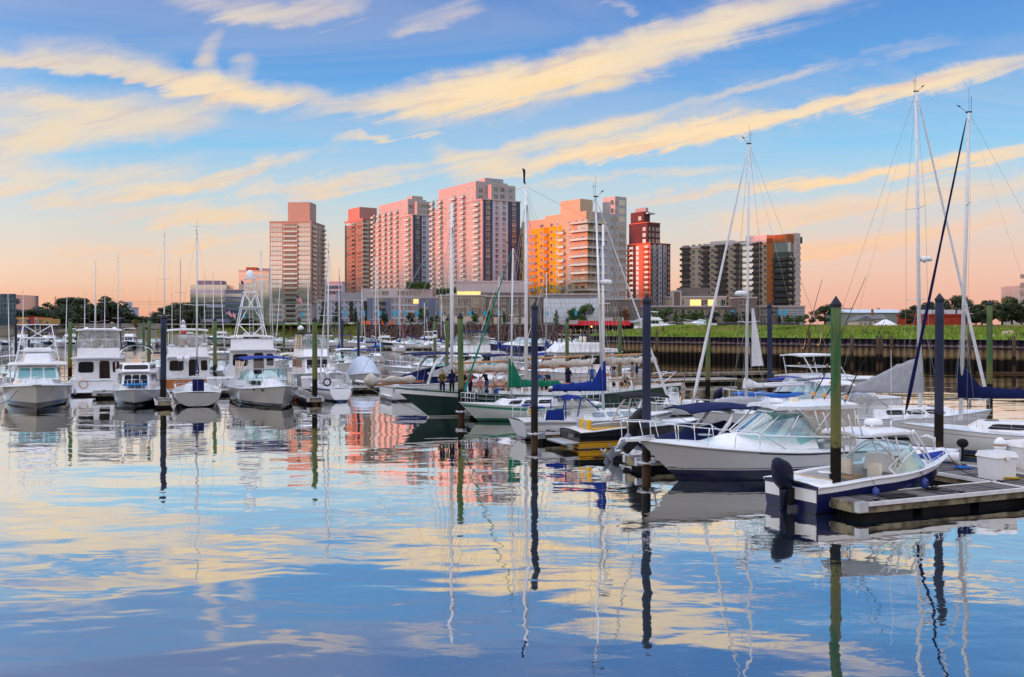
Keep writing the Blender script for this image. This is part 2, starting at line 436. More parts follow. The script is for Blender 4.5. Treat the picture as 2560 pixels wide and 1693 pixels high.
# ---------------------------------------------------------------- water
def watermat():
    m = bpy.data.materials.new('water'); m.use_nodes = True
    t = NT(m.node_tree); t.n.clear()
    tcn = t.node('ShaderNodeTexCoord')
    def mapped(sx, sy, rz=0):
        mp = t.node('ShaderNodeMapping'); t.l.new(tcn.outputs['Object'], mp.inputs[0])
        mp.inputs['Scale'].default_value = (sx, sy, 1); mp.inputs['Rotation'].default_value = (0, 0, rz)
        return mp.outputs[0]
    a = t.noise(mapped(.42, .72, .12), 1.0, 2, .42, .4)           # long low ripples
    b = t.noise(mapped(2.0, 3.0, -.1), 1.0, 2, .5, .2)            # short ripples
    c = t.noise(mapped(.10, .22, .3), 1.0, 1, .5)                 # slow swell
    patch = t.mr(t.noise(mapped(.035, .05), 1.0, 2, .5), .42, .62, .15, 1.6)
    h = t.m('ADD', t.m('MULTIPLY', a, .017), t.m('ADD', t.m('MULTIPLY', t.m('MULTIPLY', b, patch), .0020), t.m('MULTIPLY', c, .065)))
    bn = t.node('ShaderNodeBump'); bn.inputs['Strength'].default_value = 1.0; bn.inputs['Distance'].default_value = 1.0
    t.l.new(h, bn.inputs['Height'])
    gl = t.node('ShaderNodeBsdfGlossy'); gl.inputs[0].default_value = (.99, .98, .95, 1); gl.inputs['Roughness'].default_value = .015
    df = t.node('ShaderNodeBsdfDiffuse'); df.inputs[0].default_value = (.016, .032, .040, 1)
    t.l.new(bn.outputs[0], gl.inputs['Normal'])
    fr = t.node('ShaderNodeFresnel'); fr.inputs[0].default_value = 1.9; t.l.new(bn.outputs[0], fr.inputs['Normal'])
    f = t.mr(fr.outputs[0], .14, .48, .44, .99, 'LINEAR')
    mx = t.node('ShaderNodeMixShader'); t.l.new(f, mx.inputs[0]); t.l.new(df.outputs[0], mx.inputs[1]); t.l.new(gl.outputs[0], mx.inputs[2])
    o = t.node('ShaderNodeOutputMaterial'); t.l.new(mx.outputs[0], o.inputs[0])
    return m
wmb = MB(); wmb.add([(-2500, -300, 0), (2500, -300, 0), (2500, 3000, 0), (-2500, 3000, 0)], [(0, 1, 2, 3)])
struct('water', wmb, watermat())
# ---------------------------------------------------------------- shared materials
M_white = pm('white_gelcoat', (.84, .86, .89), .25, var=.05, coat=.3)
M_cream = pm('cream_gelcoat', (.74, .68, .56), .35, var=.06)
M_whitecloth = pm('white_canvas', (.74, .75, .78), .8, var=.08, bump=.01, bscale=14)
M_navy = pm('navy_canvas', (.008, .014, .070), .75, var=.2, bump=.01, bscale=10)
M_royal = pm('royal_canvas', (.012, .035, .24), .7, var=.2, bump=.012, bscale=9)
M_black = pm('black_canvas', (.012, .012, .016), .7, var=.2)
M_greyc = pm('grey_canvas', (.40, .41, .45), .8, var=.1, bump=.02, bscale=5)
M_chrome = pm('stainless_steel', (.75, .76, .78), .18, 1.0, var=.04)
M_alu = pm('aluminium', (.62, .65, .68), .35, .9, var=.06)
M_alup = pm('painted_spar', (.74, .76, .79), .35, var=.06)
M_dark = pm('dark_glass', (.006, .007, .010), .15, var=.1, spec=.22)
M_rubber = pm('black_rubber', (.015, .015, .016), .6, var=.2)
M_wire = pm('rigging_wire', (.35, .36, .38), .4, .8, var=.1)
M_rope = pm('rope', (.55, .52, .45), .9, var=.15)
M_teak = pm('varnished_wood', (.42, .14, .035), .35, var=.25, scale=6, stretch=(1, 6, 6), coat=.3)
M_spar = pm('golden_spar', (.62, .27, .06), .35, var=.15, scale=5, coat=.3)
M_red = pm('red_plastic', (.55, .03, .02), .4, var=.1)
M_glass = clearmat('clear_glass', (.72, .93, .92), .14)
M_teal = clearmat('tinted_glass', (.38, .74, .72), .18)
M_vinyl = clearmat('clear_vinyl', (.86, .87, .86), .04, .06, .14)

# ---------------------------------------------------------------- land
def groundmat(name, c1, c2, c3, scale=.25, rough=.95):
    if name in MAT: return MAT[name]
    m = bpy.data.materials.new(name); m.use_nodes = True
    t = NT(m.node_tree); b = m.node_tree.nodes['Principled BSDF']
    tcn = t.node('ShaderNodeTexCoord')
    n1 = t.noise(tcn.outputs['Object'], scale, 5, .6); n2 = t.noise(tcn.outputs['Object'], scale * 7, 4, .65)
    c = t.mix(t.mr(n1, .38, .62), c1, c2)
    c = t.mix(t.mr(n2, .55, .75, 0, .8), c, c3)
    t.l.new(c, b.inputs['Base Color']); b.inputs['Roughness'].default_value = rough; b.inputs['Specular IOR Level'].default_value = .1
    bn = t.node('ShaderNodeBump'); bn.inputs['Distance'].default_value = .08; t.l.new(n2, bn.inputs['Height']); t.l.new(bn.outputs[0], b.inputs['Normal'])
    MAT[name] = m
    return m
M_earth = groundmat('earth', (.10, .085, .06), (.14, .12, .085), (.07, .075, .045), .05)
M_lawn = groundmat('lawn', (.11, .21, .03), (.16, .27, .04), (.20, .20, .06), .12)
M_asphalt = pm('asphalt', (.055, .055, .058), .9, var=.2, scale=.4)
M_pave = pm('pavement', (.30, .29, .28), .85, var=.12, scale=.3)
BA, BB = Vector((14.9, 185, 0)), Vector((120, 77, 0))           # line of the steel bulkhead
bdir = (BB - BA).normalized(); bnor = Vector((-bdir.y, bdir.x, 0))   # inland
# outline of the dry land, seen from above, going along the water's edge
shore = [(420, -60), (120, 77), (14.9, 185), (22, 300), (40, 404), (-62, 410), (-95, 432), (-170, 470), (-200, 560), (-330, 575), (-900, 560)]
inland = [(420, -20), (147, 103), (40, 214), (47, 306), (60, 412), (-62, 418), (-95, 447), (-170, 490), (-205, 585), (-330, 605), (-900, 620)]
zt = [5.6, 5.6, 5.6, 5.8, 6.1, 6.1, 6.0, 5.6, 3.4, 3.6, 4.0]
zb = [3.72, 3.72, 3.72, 2.6, -.6, -.6, -.6, -.6, -.6, -.6, -.6]
g = MB()
n = len(shore)
far_l = [(1500, -20, 5.6), (1500, 1200, 6), (900, 2600, 8), (0, 2800, 10), (-600, 2600, 14), (-1600, 2000, 12), (-2200, 1200, 8)]
vs = [(x, y, z) for (x, y), z in zip(inland, zt)]
g.add(vs + list(reversed([Vector(p) for p in far_l][::-1])), [tuple(range(n)) + tuple(n + 6 - i for i in range(7))])
struct('ground', g, M_earth)
g = MB()
SUB = 14
rows = []
for (a, b, c, d) in zip(shore, inland, zb, zt):
    row = []
    for k in range(SUB + 1):
        t = k / SUB
        prof = t ** .8 if c < 0 else t ** .75
        row.append((lerp(a[0], b[0], t), lerp(a[1], b[1], t), lerp(c, d, prof)))
    rows.append(row)
g.sheet(rows[:4]); struct('grass_bank', g, M_lawn)
g = MB(); g.sheet(rows[5:8]); struct('marsh_bank', g, groundmat('marsh', (.10, .12, .03), (.16, .13, .05), (.17, .10, .05), .1))
g = MB(); g.sheet(rows[7:]); struct('far_shore', g, M_earth)
g = MB(); g.sheet(rows[3:6]); struct('rock_slope', g, pm('dark_rock_base', (.035, .028, .026), .95, var=.3, scale=1.0))

# steel sheet bulkhead, each sheet a trough-shaped pile
def rustmat():
    m = bpy.data.materials.new('rusty_steel'); m.use_nodes = True
    t = NT(m.node_tree); b = m.node_tree.nodes['Principled BSDF']
    tcn = t.node('ShaderNodeTexCoord'); sp = t.node('ShaderNodeSeparateXYZ'); t.l.new(tcn.outputs['Object'], sp.inputs[0])
    oi = t.node('ShaderNodeObjectInfo')
    vec = t.node('ShaderNodeVectorMath', operation='ADD'); t.l.new(tcn.outputs['Object'], vec.inputs[0])
    t.l.new(t.xyz(t.m('MULTIPLY', oi.outputs['Random'], 60.0), 0.0, 0.0), vec.inputs[1])
    n1 = t.noise(vec.outputs[0], 1.1, 5, .65)
    zz = t.m('ADD', sp.outputs[2], t.m('MULTIPLY', t.m('SUBTRACT', n1, .5), 1.0))
    c = t.ramp(t.m('DIVIDE', zz, 4.0), [(0.0, (.012, .011, .010)), (.30, (.018, .015, .012)), (.36, (.20, .145, .075)), (.46, (.30, .215, .12)), (.60, (.22, .15, .095)), (.66, (.16, .12, .11)), (.76, (.24, .20, .20)), (.80, (.035, .026, .042)), (1.0, (.028, .022, .040))])
    t.l.new(c, b.inputs['Base Color']); b.inputs['Roughness'].default_value = .8; b.inputs['Specular IOR Level'].default_value = .1
    return m
wall = thing('bulkhead', 'rusty corrugated steel sheet bulkhead holding back the green bank', 'seawall')
pw = .95
mb = MB()
prof = [(0, 0), (.14, 0), (.30, -.38), (.65, -.38), (.81, 0), (.95, 0)]
rows2 = [[(x, y, -1.0) for x, y in prof], [(x, y, 3.85) for x, y in prof], [(x, y + .05, 3.85) for x, y in prof]]
mb.sheet(rows2, smooth=False)
sheet_me = mb.mesh('sheet', rustmat())
L_b = (BB - BA).length
ang_b = math.atan2(bdir.y, bdir.x)
for i in range(int(118 / pw)):
    p = BA + bdir * (i * pw)
    put('sheet', sheet_me, wall, M=Matrix.Translation(p) @ Matrix.Rotation(ang_b, 4, 'Z'))
wb = MB(); M_b = Matrix.Translation(BA) @ Matrix.Rotation(ang_b, 4, 'Z')
wb.box(0, 130, -.43, -.39, 2.62, 2.86, M=M_b)
wb.box(0, 130, -.45, .35, 3.85, 3.93, M=M_b)
wb.build('waler', pm('bulkhead_steel', (.03, .022, .03), .8, var=.3, scale=.6), wall)
side = MB(); side.box(0, .6, 0, 112, -1, 3.8, M=Matrix.Translation(BA) @ Matrix.Rotation(R(-3.5), 4, 'Z'))
side.build('side_wall', MAT['bulkhead_steel'], wall)

# grass blades on the bank
def grass_on(name, label, pts, hgt, mats, wid=.12):
    mb = MB()
    for p, k in pts:
        h = hgt * random.uniform(.5, 1.25); a = random.uniform(0, 2 * PI); w = wid * random.uniform(.7, 1.6)
        d = Vector((math.cos(a), math.sin(a), 0)); ln = Vector((random.uniform(-.3, .3), random.uniform(-.3, .3), 0)) * h
        mb.add([p - d * w, p + d * w, p + d * w * .3 + ln + Vector((0, 0, h)), p - d * w * .4 + ln + Vector((0, 0, h * .9))], [(0, 1, 2, 3)], k)
    o = mb.build(name, mats, label=label, cat='grass', kind='stuff')
    return o
def bank_pt(t_along, t_in):
    k = t_along * 3; i = min(2, int(k)); f = k - i
    a = rows[i]; b = rows[i + 1]
    q = t_in * SUB; j = min(SUB - 1, int(q)); h = q - j
    P = lambda r: Vector(r[j]).lerp(Vector(r[j + 1]), h)
    return P(a).lerp(P(b), f)
G1 = pm('grass_bright', (.25, .32, .05), .8, var=.3, scale=.25)
G2 = pm('grass_mid', (.17, .25, .04), .8, var=.3, scale=.25)
G3 = pm('grass_dry', (.30, .27, .09), .8, var=.3, scale=.25)
pts = []
for i in range(48000):
    p = bank_pt(random.uniform(.24, .80), random.random() ** .8)
    nn = math.sin(p.x * .21) * math.sin(p.y * .17 + 1.3) + math.sin(p.x * .07 + p.y * .09)
    n2_ = math.sin(p.x * .43 + 2) * math.sin(p.y * .37) + .6 * math.sin(p.x * .11 - p.y * .23)
    pts.append((p, 3 if n2_ > random.uniform(.75, 1.5) else (2 if nn > random.uniform(.35, 1.5) else (0 if random.random() < .55 else 1))))
grass_on('bank_grass', 'tall bright green grass growing on the bank above the bulkhead', pts, .5, [G1, G2, G3, pm('weeds_dark', (.055, .10, .03), .85, var=.3, scale=.4)], .10)
pts = []
for i in range(16000):
    a = random.random(); b = random.random()
    k = 5 + a * 2; j = min(6, int(k)); f = k - j
    q = (.35 + .65 * b) * SUB; jj = min(SUB - 1, int(q)); h = q - jj
    P = lambda r: Vector(r[jj]).lerp(Vector(r[jj + 1]), h)
    pts.append((P(rows[j]).lerp(P(rows[j + 1]), f), 2 if random.random() < .45 else 1))
grass_on('marsh_grass', 'brown and green marsh grass along the far shore below the parked cars', pts, 1.0, [G1, G2, G3], .2)

# riprap: dark red-brown stones
mb = MB()
def rock(mb, c, r, mat=0):
    ico = [(0, 0, 1), (.9, 0, .4), (.28, .85, .45), (-.72, .53, .42), (-.7, -.5, .46), (.3, -.86, .4), (.7, .5, -.45), (-.28, .86, -.4), (-.9, 0, -.45), (-.27, -.85, -.4), (.72, -.52, -.42), (0, 0, -1)]
    fc = [(0, 1, 2), (0, 2, 3), (0, 3, 4), (0, 4, 5), (0, 5, 1), (1, 6, 2), (2, 7, 3), (3, 8, 4), (4, 9, 5), (5, 10, 1), (2, 6, 7), (3, 7, 8), (4, 8, 9), (5, 9, 10), (1, 10, 6), (11, 7, 6), (11, 8, 7), (11, 9, 8), (11, 10, 9), (11, 6, 10)]
    q = Matrix.Rotation(random.uniform(0, 6.3), 3, 'Z') @ Matrix.Rotation(random.uniform(0, 3), 3, 'X')
    sx, sy, sz = (r * random.uniform(.7, 1.3) for _ in range(3))
    mb.add([Vector(c) + q @ Vector((x * sx * random.uniform(.85, 1.1), y * sy, z * sz)) for x, y, z in ico], fc, mat)
for i in range(4200):
    a = random.random()
    k = 3 + a * 2 if random.random() < .25 else 4 + a
    j = min(4, int(k)); f = k - j
    b = random.uniform(.02, .98); q = b * SUB; jj = min(SUB - 1, int(q)); h = q - jj
    P = lambda r: Vector(r[jj]).lerp(Vector(r[jj + 1]), h)
    rock(mb, P(rows[j]).lerp(P(rows[j + 1]), f), random.uniform(.35, .75), random.choice((0, 0, 1, 2)))
mb.build('riprap', [pm('stone_maroon', (.075, .035, .032), .9, var=.3, scale=.7), pm('stone_brown', (.10, .062, .05), .9, var=.3, scale=.7), pm('stone_dark', (.028, .022, .024), .9, var=.3, scale=.7)],
         label='slope of dark reddish riprap stones below the far quay', cat='stones', kind='stuff')
# lawn strip, road and pavement on top of the far quay
g = MB(); g.add([(-62, 417, 6.16), (75, 411, 6.16), (75, 416, 6.3), (-62, 423, 6.3)], [(0, 1, 2, 3)]); g.add([(-120, 448, 6.16), (-62, 417, 6.16), (-62, 423, 6.3), (-116, 454, 6.3)], [(0, 1, 2, 3)])
struct('lawn', g, M_lawn)
g = MB(); g.add([(-190, 492, 6.2), (-62, 423.5, 6.2), (75, 416.5, 6.2), (190, 420, 6.2), (190, 432, 6.2), (75, 430, 6.2), (-62, 437, 6.2), (-190, 508, 6.2)], [(0, 1, 6, 7), (1, 2, 5, 6), (2, 3, 4, 5)])
struct('road', g, M_asphalt)
# an unseen ridge, added on the sunset side to shade harbour and tower feet
def ridge():
    mb = MB(); random.seed(5)
    nrm = Vector((-.9, -.43, 0)); dr = Vector((.43, -.9, 0)); c = Vector((-470, 150, 0))
    rws = []
    for k in range(61):
        s_ = -640 + k * 21
        p = c + dr * s_
        h = 55 + 3.0 * math.sin(k * .9) + 2 * math.sin(k * 2.3 + 1) + random.uniform(-2.0, 2.0)
        rws.append([p - nrm * 60 + Vector((0, 0, 2)), p - nrm * 25 + Vector((0, 0, h * .7)), p + Vector((0, 0, h)), p + nrm * 60 + Vector((0, 0, h * .6)), p + nrm * 140 + Vector((0, 0, 2))])
    mb.sheet(rws)
    struct('added_shade_ridge', mb, groundmat('added_ridge_green', (.03, .05, .015), (.05, .075, .02), (.02, .035, .012), .08))
ridge()
# ---------------------------------------------------------------- buildings
def winmat(name, cols, gloss=.34, rough=.06, tint=(1, 1, 1)):
    m = bpy.data.materials.new(name); m.use_nodes = True
    t = NT(m.node_tree); t.n.clear()
    oi = t.node('ShaderNodeObjectInfo')
    c = t.ramp(oi.outputs['Random'], [(i / len(cols), c_) for i, c_ in enumerate(cols)], 'CONSTANT')
    df = t.node('ShaderNodeBsdfDiffuse'); t.l.new(c, df.inputs[0])
    gl = t.node('ShaderNodeBsdfGlossy'); gl.inputs[0].default_value = tuple(tint) + (1,); gl.inputs['Roughness'].default_value = rough
    lw = t.node('ShaderNodeLayerWeight'); lw.inputs[0].default_value = .4
    f = t.m('MULTIPLY_ADD', lw.outputs[1], .35, gloss, clamp=True)
    mx = t.node('ShaderNodeMixShader'); t.l.new(f, mx.inputs[0]); t.l.new(df.outputs[0], mx.inputs[1]); t.l.new(gl.outputs[0], mx.inputs[2])
    o = t.node('ShaderNodeOutputMaterial'); t.l.new(mx.outputs[0], o.inputs[0])
    MAT[name] = m
    return m
GW = winmat('window_glass', [(.025, .03, .03), (.05, .07, .065), (.015, .018, .02), (.12, .13, .11), (.03, .05, .05), (.07, .085, .08), (.17, .16, .12)], .08)
GG = winmat('curtain_wall_glass', [(.16, .22, .18), (.22, .28, .22), (.13, .18, .16), (.24, .28, .22)], .22)
GB = winmat('blue_glass', [(.05, .09, .14), (.07, .12, .17), (.04, .07, .11)], .28)
GR = winmat('balcony_glass', [(.30, .33, .30), (.26, .30, .28), (.34, .34, .28)], .10)
def lit(name, col, e):
    return pm(name, col, .3, var=.3, scale=.8, emit=tuple(col) + (e,))
GL = lit('lit_window', (1.0, .55, .16), .9)
C_w = pm('white_panel', (.45, .41, .42), .6, var=.04, scale=.2)
C_tw = pm('tower_white_panel', (.36, .34, .35), .6, var=.04, scale=.2)
C_lg = pm('pale_grey_panel', (.42, .45, .56), .6, var=.05, scale=.2)
C_navy = pm('navy_panel', (.045, .055, .105), .55, var=.08, scale=.2)
C_or = pm('orange_panel', (.66, .33, .008), .6, var=.06, scale=.2)
C_plum = pm('plum_panel', (.085, .038, .045), .6, var=.08, scale=.2)
C_tan = pm('tan_panel', (.38, .31, .24), .7, var=.06, scale=.2)
C_brn = pm('brown_brick', (.17, .145, .135), .8, var=.10, scale=.3)
C_gry = pm('grey_panel', (.28, .28, .31), .7, var=.06, scale=.2)
C_slate = pm('slate_blue_panel', (.17, .20, .30), .7, var=.06, scale=.2)
C_conc = pm('concrete', (.42, .41, .39), .8, var=.08, scale=.3)
C_frame = pm('window_frame_white', (.66, .66, .66), .5, var=.03)
C_fdark = pm('window_frame_dark', (.05, .05, .055), .5, var=.05)
C_grn = pm('dark_green_panel', (.05, .075, .06), .6, var=.06, scale=.2)
C_rust = pm('rust_panel', (.30, .10, .035), .6, var=.08, scale=.2)
C_rail = pm('dark_rail', (.03, .03, .035), .5, var=.1)

_wm = {}
def winmesh(w, h, kind='w', glass=None, frame=None):
    """upright window in the plane y = 0, outside towards -y, sill at z = 0"""
    key = ('w', round(w, 2), round(h, 2), kind, glass.name if glass else '', frame.name if frame else '')
    if key in _wm: return _wm[key]
    mb = MB(); glass = glass or GW; frame = frame or C_frame
    mb.box(-w / 2, w / 2, -.05, .05, 0, h, 1)
    e = .07
    def pane(x0, x1, z0, z1): mb.box(x0 + e, x1 - e, -.08, -.04, z0 + e, z1 - e, 0)
    if kind == 'w':                                   # two lights over a vent panel
        pane(-w / 2, w * .12, h * .28, h); pane(w * .12, w / 2, h * .28, h); pane(-w / 2, w / 2, 0, h * .28)
    elif kind == 'b':                                 # a band of tall lights
        k = max(2, int(w / 1.25))
        for i in range(k):
            x0 = -w / 2 + i * w / k; x1 = x0 + w / k
            if i % 2: pane(x0, x1, h * .30, h); pane(x0, x1, 0, h * .30)
            else: pane(x0, x1, 0, h)
    elif kind == 'd':                                 # glazed door pair
        pane(-w / 2, 0, 0, h); pane(0, w / 2, 0, h)
    else:
        pane(-w / 2, w / 2, 0, h)
    _wm[key] = mb.mesh('window', [glass, frame])
    return _wm[key]
def balmesh(w, d, glass=None, door=True, dark=False, h=1.05):
    key = ('b', round(w, 2), round(d, 2), glass.name if glass else '', door, dark)
    if key in _wm: return _wm[key]
    mb = MB(); g = glass or GR
    mb.box(-w / 2, w / 2, -d, 0, -.22, 0, 1)
    mb.box(-w / 2, w / 2, -d, -d + .04, .08, h, 0); mb.box(-w / 2, -w / 2 + .04, -d + .04, 0, .08, h, 0); mb.box(w / 2 - .04, w / 2, -d + .04, 0, .08, h, 0)
    mb.box(-w / 2, w / 2, -d - .03, -d + .06, h, h + .07, 2)
    if door:
        mb.box(-w * .36, w * .36, -.06, .05, .02, 2.3, 2)
        mb.box(-w * .34, -.03, -.09, -.04, .1, 2.25, 3); mb.box(.03, w * .34, -.09, -.04, .1, 2.25, 3)
    _wm[key] = mb.mesh('balcony', [g, C_fdark if dark else C_conc, C_rail, GW])
    return _wm[key]

class Bld:
    """building whose near corner is at pixel px, depth Y; local +x runs along the face towards picture right, +y along the other face"""
    def __init__(s, name, label, px, Y, rot, z=6.0):
        s.c = Vector(((px - CX) / F * Y, Y, z)); s.rot = R(rot)
        s.root = thing(name, label, 'building', s.c, s.rot)
        s.ex = Vector((math.cos(s.rot), math.sin(s.rot), 0)); s.ey = Vector((-math.sin(s.rot), math.cos(s.rot), 0))
    def L(s, px):                                       # distance along the left face at a picture column
        k = (px - CX) / F
        return (k * s.c.y - s.c.x) / (s.ey.x - k * s.ey.y)
    def Rr(s, px, off=0.0):                             # the same along the right face
        k = (px - CX) / F; c = s.c + s.ey * off
        return (k * c.y - c.x) / (s.ex.x - k * s.ex.y)
    def zt(s, py, x=0.0, y=0.0):                        # local height of a picture row above a plan point
        p = s.c + s.ex * x + s.ey * y
        return CH + (HY - py) / F * p.y - s.c.z
    def vol(s, x0, x1, y0, y1, z0, z1, mat, name='wall', parent=None):
        mb = MB(); mb.box(x0, x1, y0, y1, z0, z1)
        return mb.build(name, mat, parent or s.root)
    def cornice(s, x0, x1, y0, y1, z, mat=None, h=.5, o=.5):
        s.vol(x0 - o, x1 + o, y0 - o, y1 + o, z, z + h, mat or C_w, 'cornice')
    def put(s, me, side, pos, z, off=0.0, name=None):
        if side == 'L': Mx = Matrix.Translation((off, pos, z)) @ Matrix.Rotation(R(-90), 4, 'Z')
        else: Mx = Matrix.Translation((pos, off, z))
        put(name or me.name.split('.')[0], me, s.root, M=Mx)
    def col(s, side, pos, z0, n, fh, me, off=0.0, skip=()):
        for i in range(n):
            if i not in skip: s.put(me, side, pos, z0 + i * fh, off)

def tower_pair(b, cols_b, cols_w, corner_px, ztop, zc, nfl, navy_to, grey_to, right_px, z0=11.0):
    """white slab block with balconies on its sunset side and navy and grey stripes on its shaded side"""
    Ln = b.L(cols_b['end']); Rn = b.Rr(right_px)
    fh = (zc - z0) / nfl
    b.vol(0, Rn, 0, Ln, 0, zc, C_tw)
    b.cornice(0, Rn, 0, b.L(cols_b['cor']), zc)
    b.vol(0, Rn * .85, b.L(cols_b['up1']), b.L(cols_b['up0']), zc, ztop, C_tw, 'upper_storey')
    b.vol(Rn * .30, Rn * .95, 2.5, 9, zc + .5, zc + 8.2, C_tw, 'upper_storey')
    b.vol(Rn * .28, Rn * .78, 8, 14, ztop - 1, ztop + 2.2, C_tw, 'penthouse')
    for i in range(2):
        for x in (.42, .60, .82): b.put(winmesh(2.4, 2.3, 'd'), 'R', Rn * x, zc + 1.4 + i * 3.3, 2.5)
        b.put(winmesh(2.2, 2.4, 'd'), 'R', Rn * .13, zc + .8 + i * 3.3, b.L(cols_b['up1']))
    b.put(winmesh(5, 1.6, 'b', GB, C_fdark), 'R', Rn * .55, ztop + .1, 8.0)
    rx = b.Rr(navy_to)
    b.vol(.6, rx, -.15, 0, 0, zc, C_navy, 'navy_stripe')
    gx = b.Rr(grey_to)
    b.vol(rx, gx, -.10, 0, 0, zc, C_lg, 'grey_stripe')
    b.vol(gx, Rn + .01, -.15, 0, 0, zc, C_navy, 'navy_stripe')
    for i in range(nfl):
        z = z0 + i * fh
        b.put(winmesh(2.3, 2.0, 'w', GW), 'R', lerp(.6, rx, .5), z + .7, -.15)
        b.put(winmesh(1.9, 2.0, 'w', GW), 'R', lerp(rx, gx, .28), z + .7, -.10)
        if gx - rx > 6: b.put(winmesh(1.9, 2.0, 'w', GW), 'R', lerp(rx, gx, .75), z + .7, -.10)
        if Rn - gx > 3: b.put(winmesh(2.2, 2.0, 'w', GW), 'R', lerp(gx, Rn, .5), z + .7, -.15)
    zz = int((ztop - z0) / fh)
    for px, w, n in cols_b['c']:
        b.col('L', b.L(px), z0, n, fh, balmesh(w, 1.5))
    for px, w, n in cols_w:
        b.col('L', b.L(px), z0 + .5, n, fh, winmesh(w, 1.9, 'w'))
    return fh

# tall white tower with its twin behind
b3 = Bld('apartment_tower', 'tallest white apartment tower with navy stripe, pink in the sunset, behind the schooner mast', 1206, 480, 32)
q = lambda x: 840 + x * .2487
tower_pair(b3, {'end': 1078, 'cor': q(1250), 'up1': q(1405), 'up0': q(1030), 'c': [(q(978), 3.6, 21), (q(1058), 3.6, 21), (q(1190), 5.0, 21), (q(1285), 3.6, 21), (q(1422), 5.6, 19)]},
           [(q(1018), 1.6, 21), (q(1103), 1.6, 21), (q(1138), 1.4, 21), (q(1245), 1.5, 21), (q(1328), 1.6, 22), (q(1370), 1.6, 22)], 1206, b3.zt(451, 0, 4), b3.zt(499), 19, q(1572), q(1728), 1300)
b2 = Bld('apartment_tower', 'white apartment tower with navy stripe standing between the red glass tower and the tallest tower', 1031, 545, 32)
tower_pair(b2, {'end': 933, 'cor': q(640), 'up1': q(722), 'up0': q(430), 'c': [(q(382), 3.4, 20), (q(440), 3.4, 20), (q(500), 3.2, 20), (q(556), 3.2, 20), (q(618), 3.4, 20), (q(730), 5.6, 18)]},
           [(q(412), 1.4, 20), (q(470), 1.4, 20), (q(528), 1.4, 20), (q(588), 1.4, 20), (q(656), 1.6, 21), (q(688), 1.6, 21)], 1031, b2.zt(496, 0, 3), b2.zt(538), 18, q(862), q(950), 1085)

def glass_tower(b, lpx, rpx, ztop, nfl, bays, mid, z0, fh, pent, tint):
    Ln = b.L(lpx); Rn = b.Rr(rpx)
    b.vol(0, Rn, 0, Ln, 0, ztop, tint)
    b.vol(-.25, Rn, -.25, Ln + .25, ztop, ztop + .7, tint, 'parapet')
    (p0, p1, p2, p3, ph) = pent
    b.vol(b.Rr(778) * 0 + p0, p1, p2, p3, ztop, ztop + ph, tint, 'penthouse')
    for (x0, x1) in bays:
        w = abs(b.L(x1) - b.L(x0)) - .5; c = (b.L(x0) + b.L(x1)) / 2
        b.col('L', c, z0 + .25, nfl, fh, winmesh(w, fh - .45, 'b', GG, tint), -.05)
    m0, m1 = b.L(mid[0]), b.L(mid[1])
    b.col('L', (m0 + m1) / 2, z0, nfl, fh, balmesh(abs(m1 - m0) - .4, 1.2, GG))
    for i in range(nfl):
        z = z0 + i * fh
        b.put(balmesh(4.2, 1.6), 'R', Rn * .16, z)
        b.put(winmesh(1.6, 2.2, 'w'), 'R', Rn * .38, z + .4); b.put(winmesh(1.6, 2.2, 'w'), 'R', Rn * .62, z + .4)
        b.put(balmesh(4.6, 1.8), 'R', Rn * .86, z)
C_pink = pm('salmon_panel', (.36, .19, .165), .6, var=.05, scale=.2)
b1 = Bld('glass_tower', 'square glass apartment tower with rooftop box standing apart behind the tall fishing tower', 778, 655, 84)
t1 = b1.zt(555)
glass_tower(b1, 674, 812, t1, 17, [(676, 707), (746, 777)], (708, 745), 15.0, (t1 - 15.5) / 17, (3, 17, b1.L(771), b1.L(716), 13.5), pm('beige_panel', (.33, .28, .245), .6, var=.05, scale=.2))
b1.vol(-.3, b1.Rr(812) + 2, -.3, b1.L(674) + .3, 0, 14.2, C_w, 'podium_wall')
for i in range(4):
    for px, w in ((684, 4), (698, 4), (752, 4), (768, 5)): b1.put(winmesh(w, 2.2, 'b', GG), 'L', b1.L(px), 1.0 + i * 3.4, -.3)
    b1.put(balmesh(9, 1.5), 'L', b1.L(727), 1.0 + i * 3.4, -.3)
b2a = Bld('glass_tower', 'red glass apartment tower with rooftop box at the end of the tower row', 907, 645, 34)
t2 = b2a.zt(548)
glass_tower(b2a, 862, 938, t2, 21, [(863, 876), (892, 906)], (877, 891), 9.0, (t2 - 9.5) / 21, (1.5, 14, 8, 26, 8.8), C_pink)

# orange and white block
C_t5 = pm('tower_cream_panel', (.42, .35, .25), .6, var=.04, scale=.2)
b5 = Bld('apartment_block', 'white and orange apartment block with wrap-around corner balconies behind the schooner', 1469, 455, 38.5)
q5 = lambda x: 1220 + x * .2296
L5 = b5.L(1259); R5 = b5.Rr(1564); zt5 = b5.zt(527)
b5.vol(0, R5, 0, L5, 0, zt5 - 4.5, C_t5)
b5.vol(0, R5 * .55, b5.L(q5(1070)), b5.L(q5(620)), zt5 - 4.5, zt5, C_t5, 'upper_storey')
b5.vol(.4, R5 * .5, b5.L(q5(620)), b5.L(q5(360)), zt5 - 4.5, zt5 - 1.2, C_t5, 'upper_storey')
b5.vol(1, 9, b5.L(q5(985)), b5.L(q5(770)), zt5, zt5 + 6.2, C_t5, 'penthouse')
b5.vol(R5 * .70, R5 + .1, -.5, 8, 0, b5.zt(494, R5), pm('cool_beige_panel', (.36, .37, .40), .6, var=.05, scale=.2), 'stair_tower')
b5.vol(R5 * .30, R5 * .70, -.12, .4, 0, zt5 - .5, MAT['cool_beige_panel'], 'grey_wall')
fh5 = 3.26; z05 = 7.0; n5 = 12
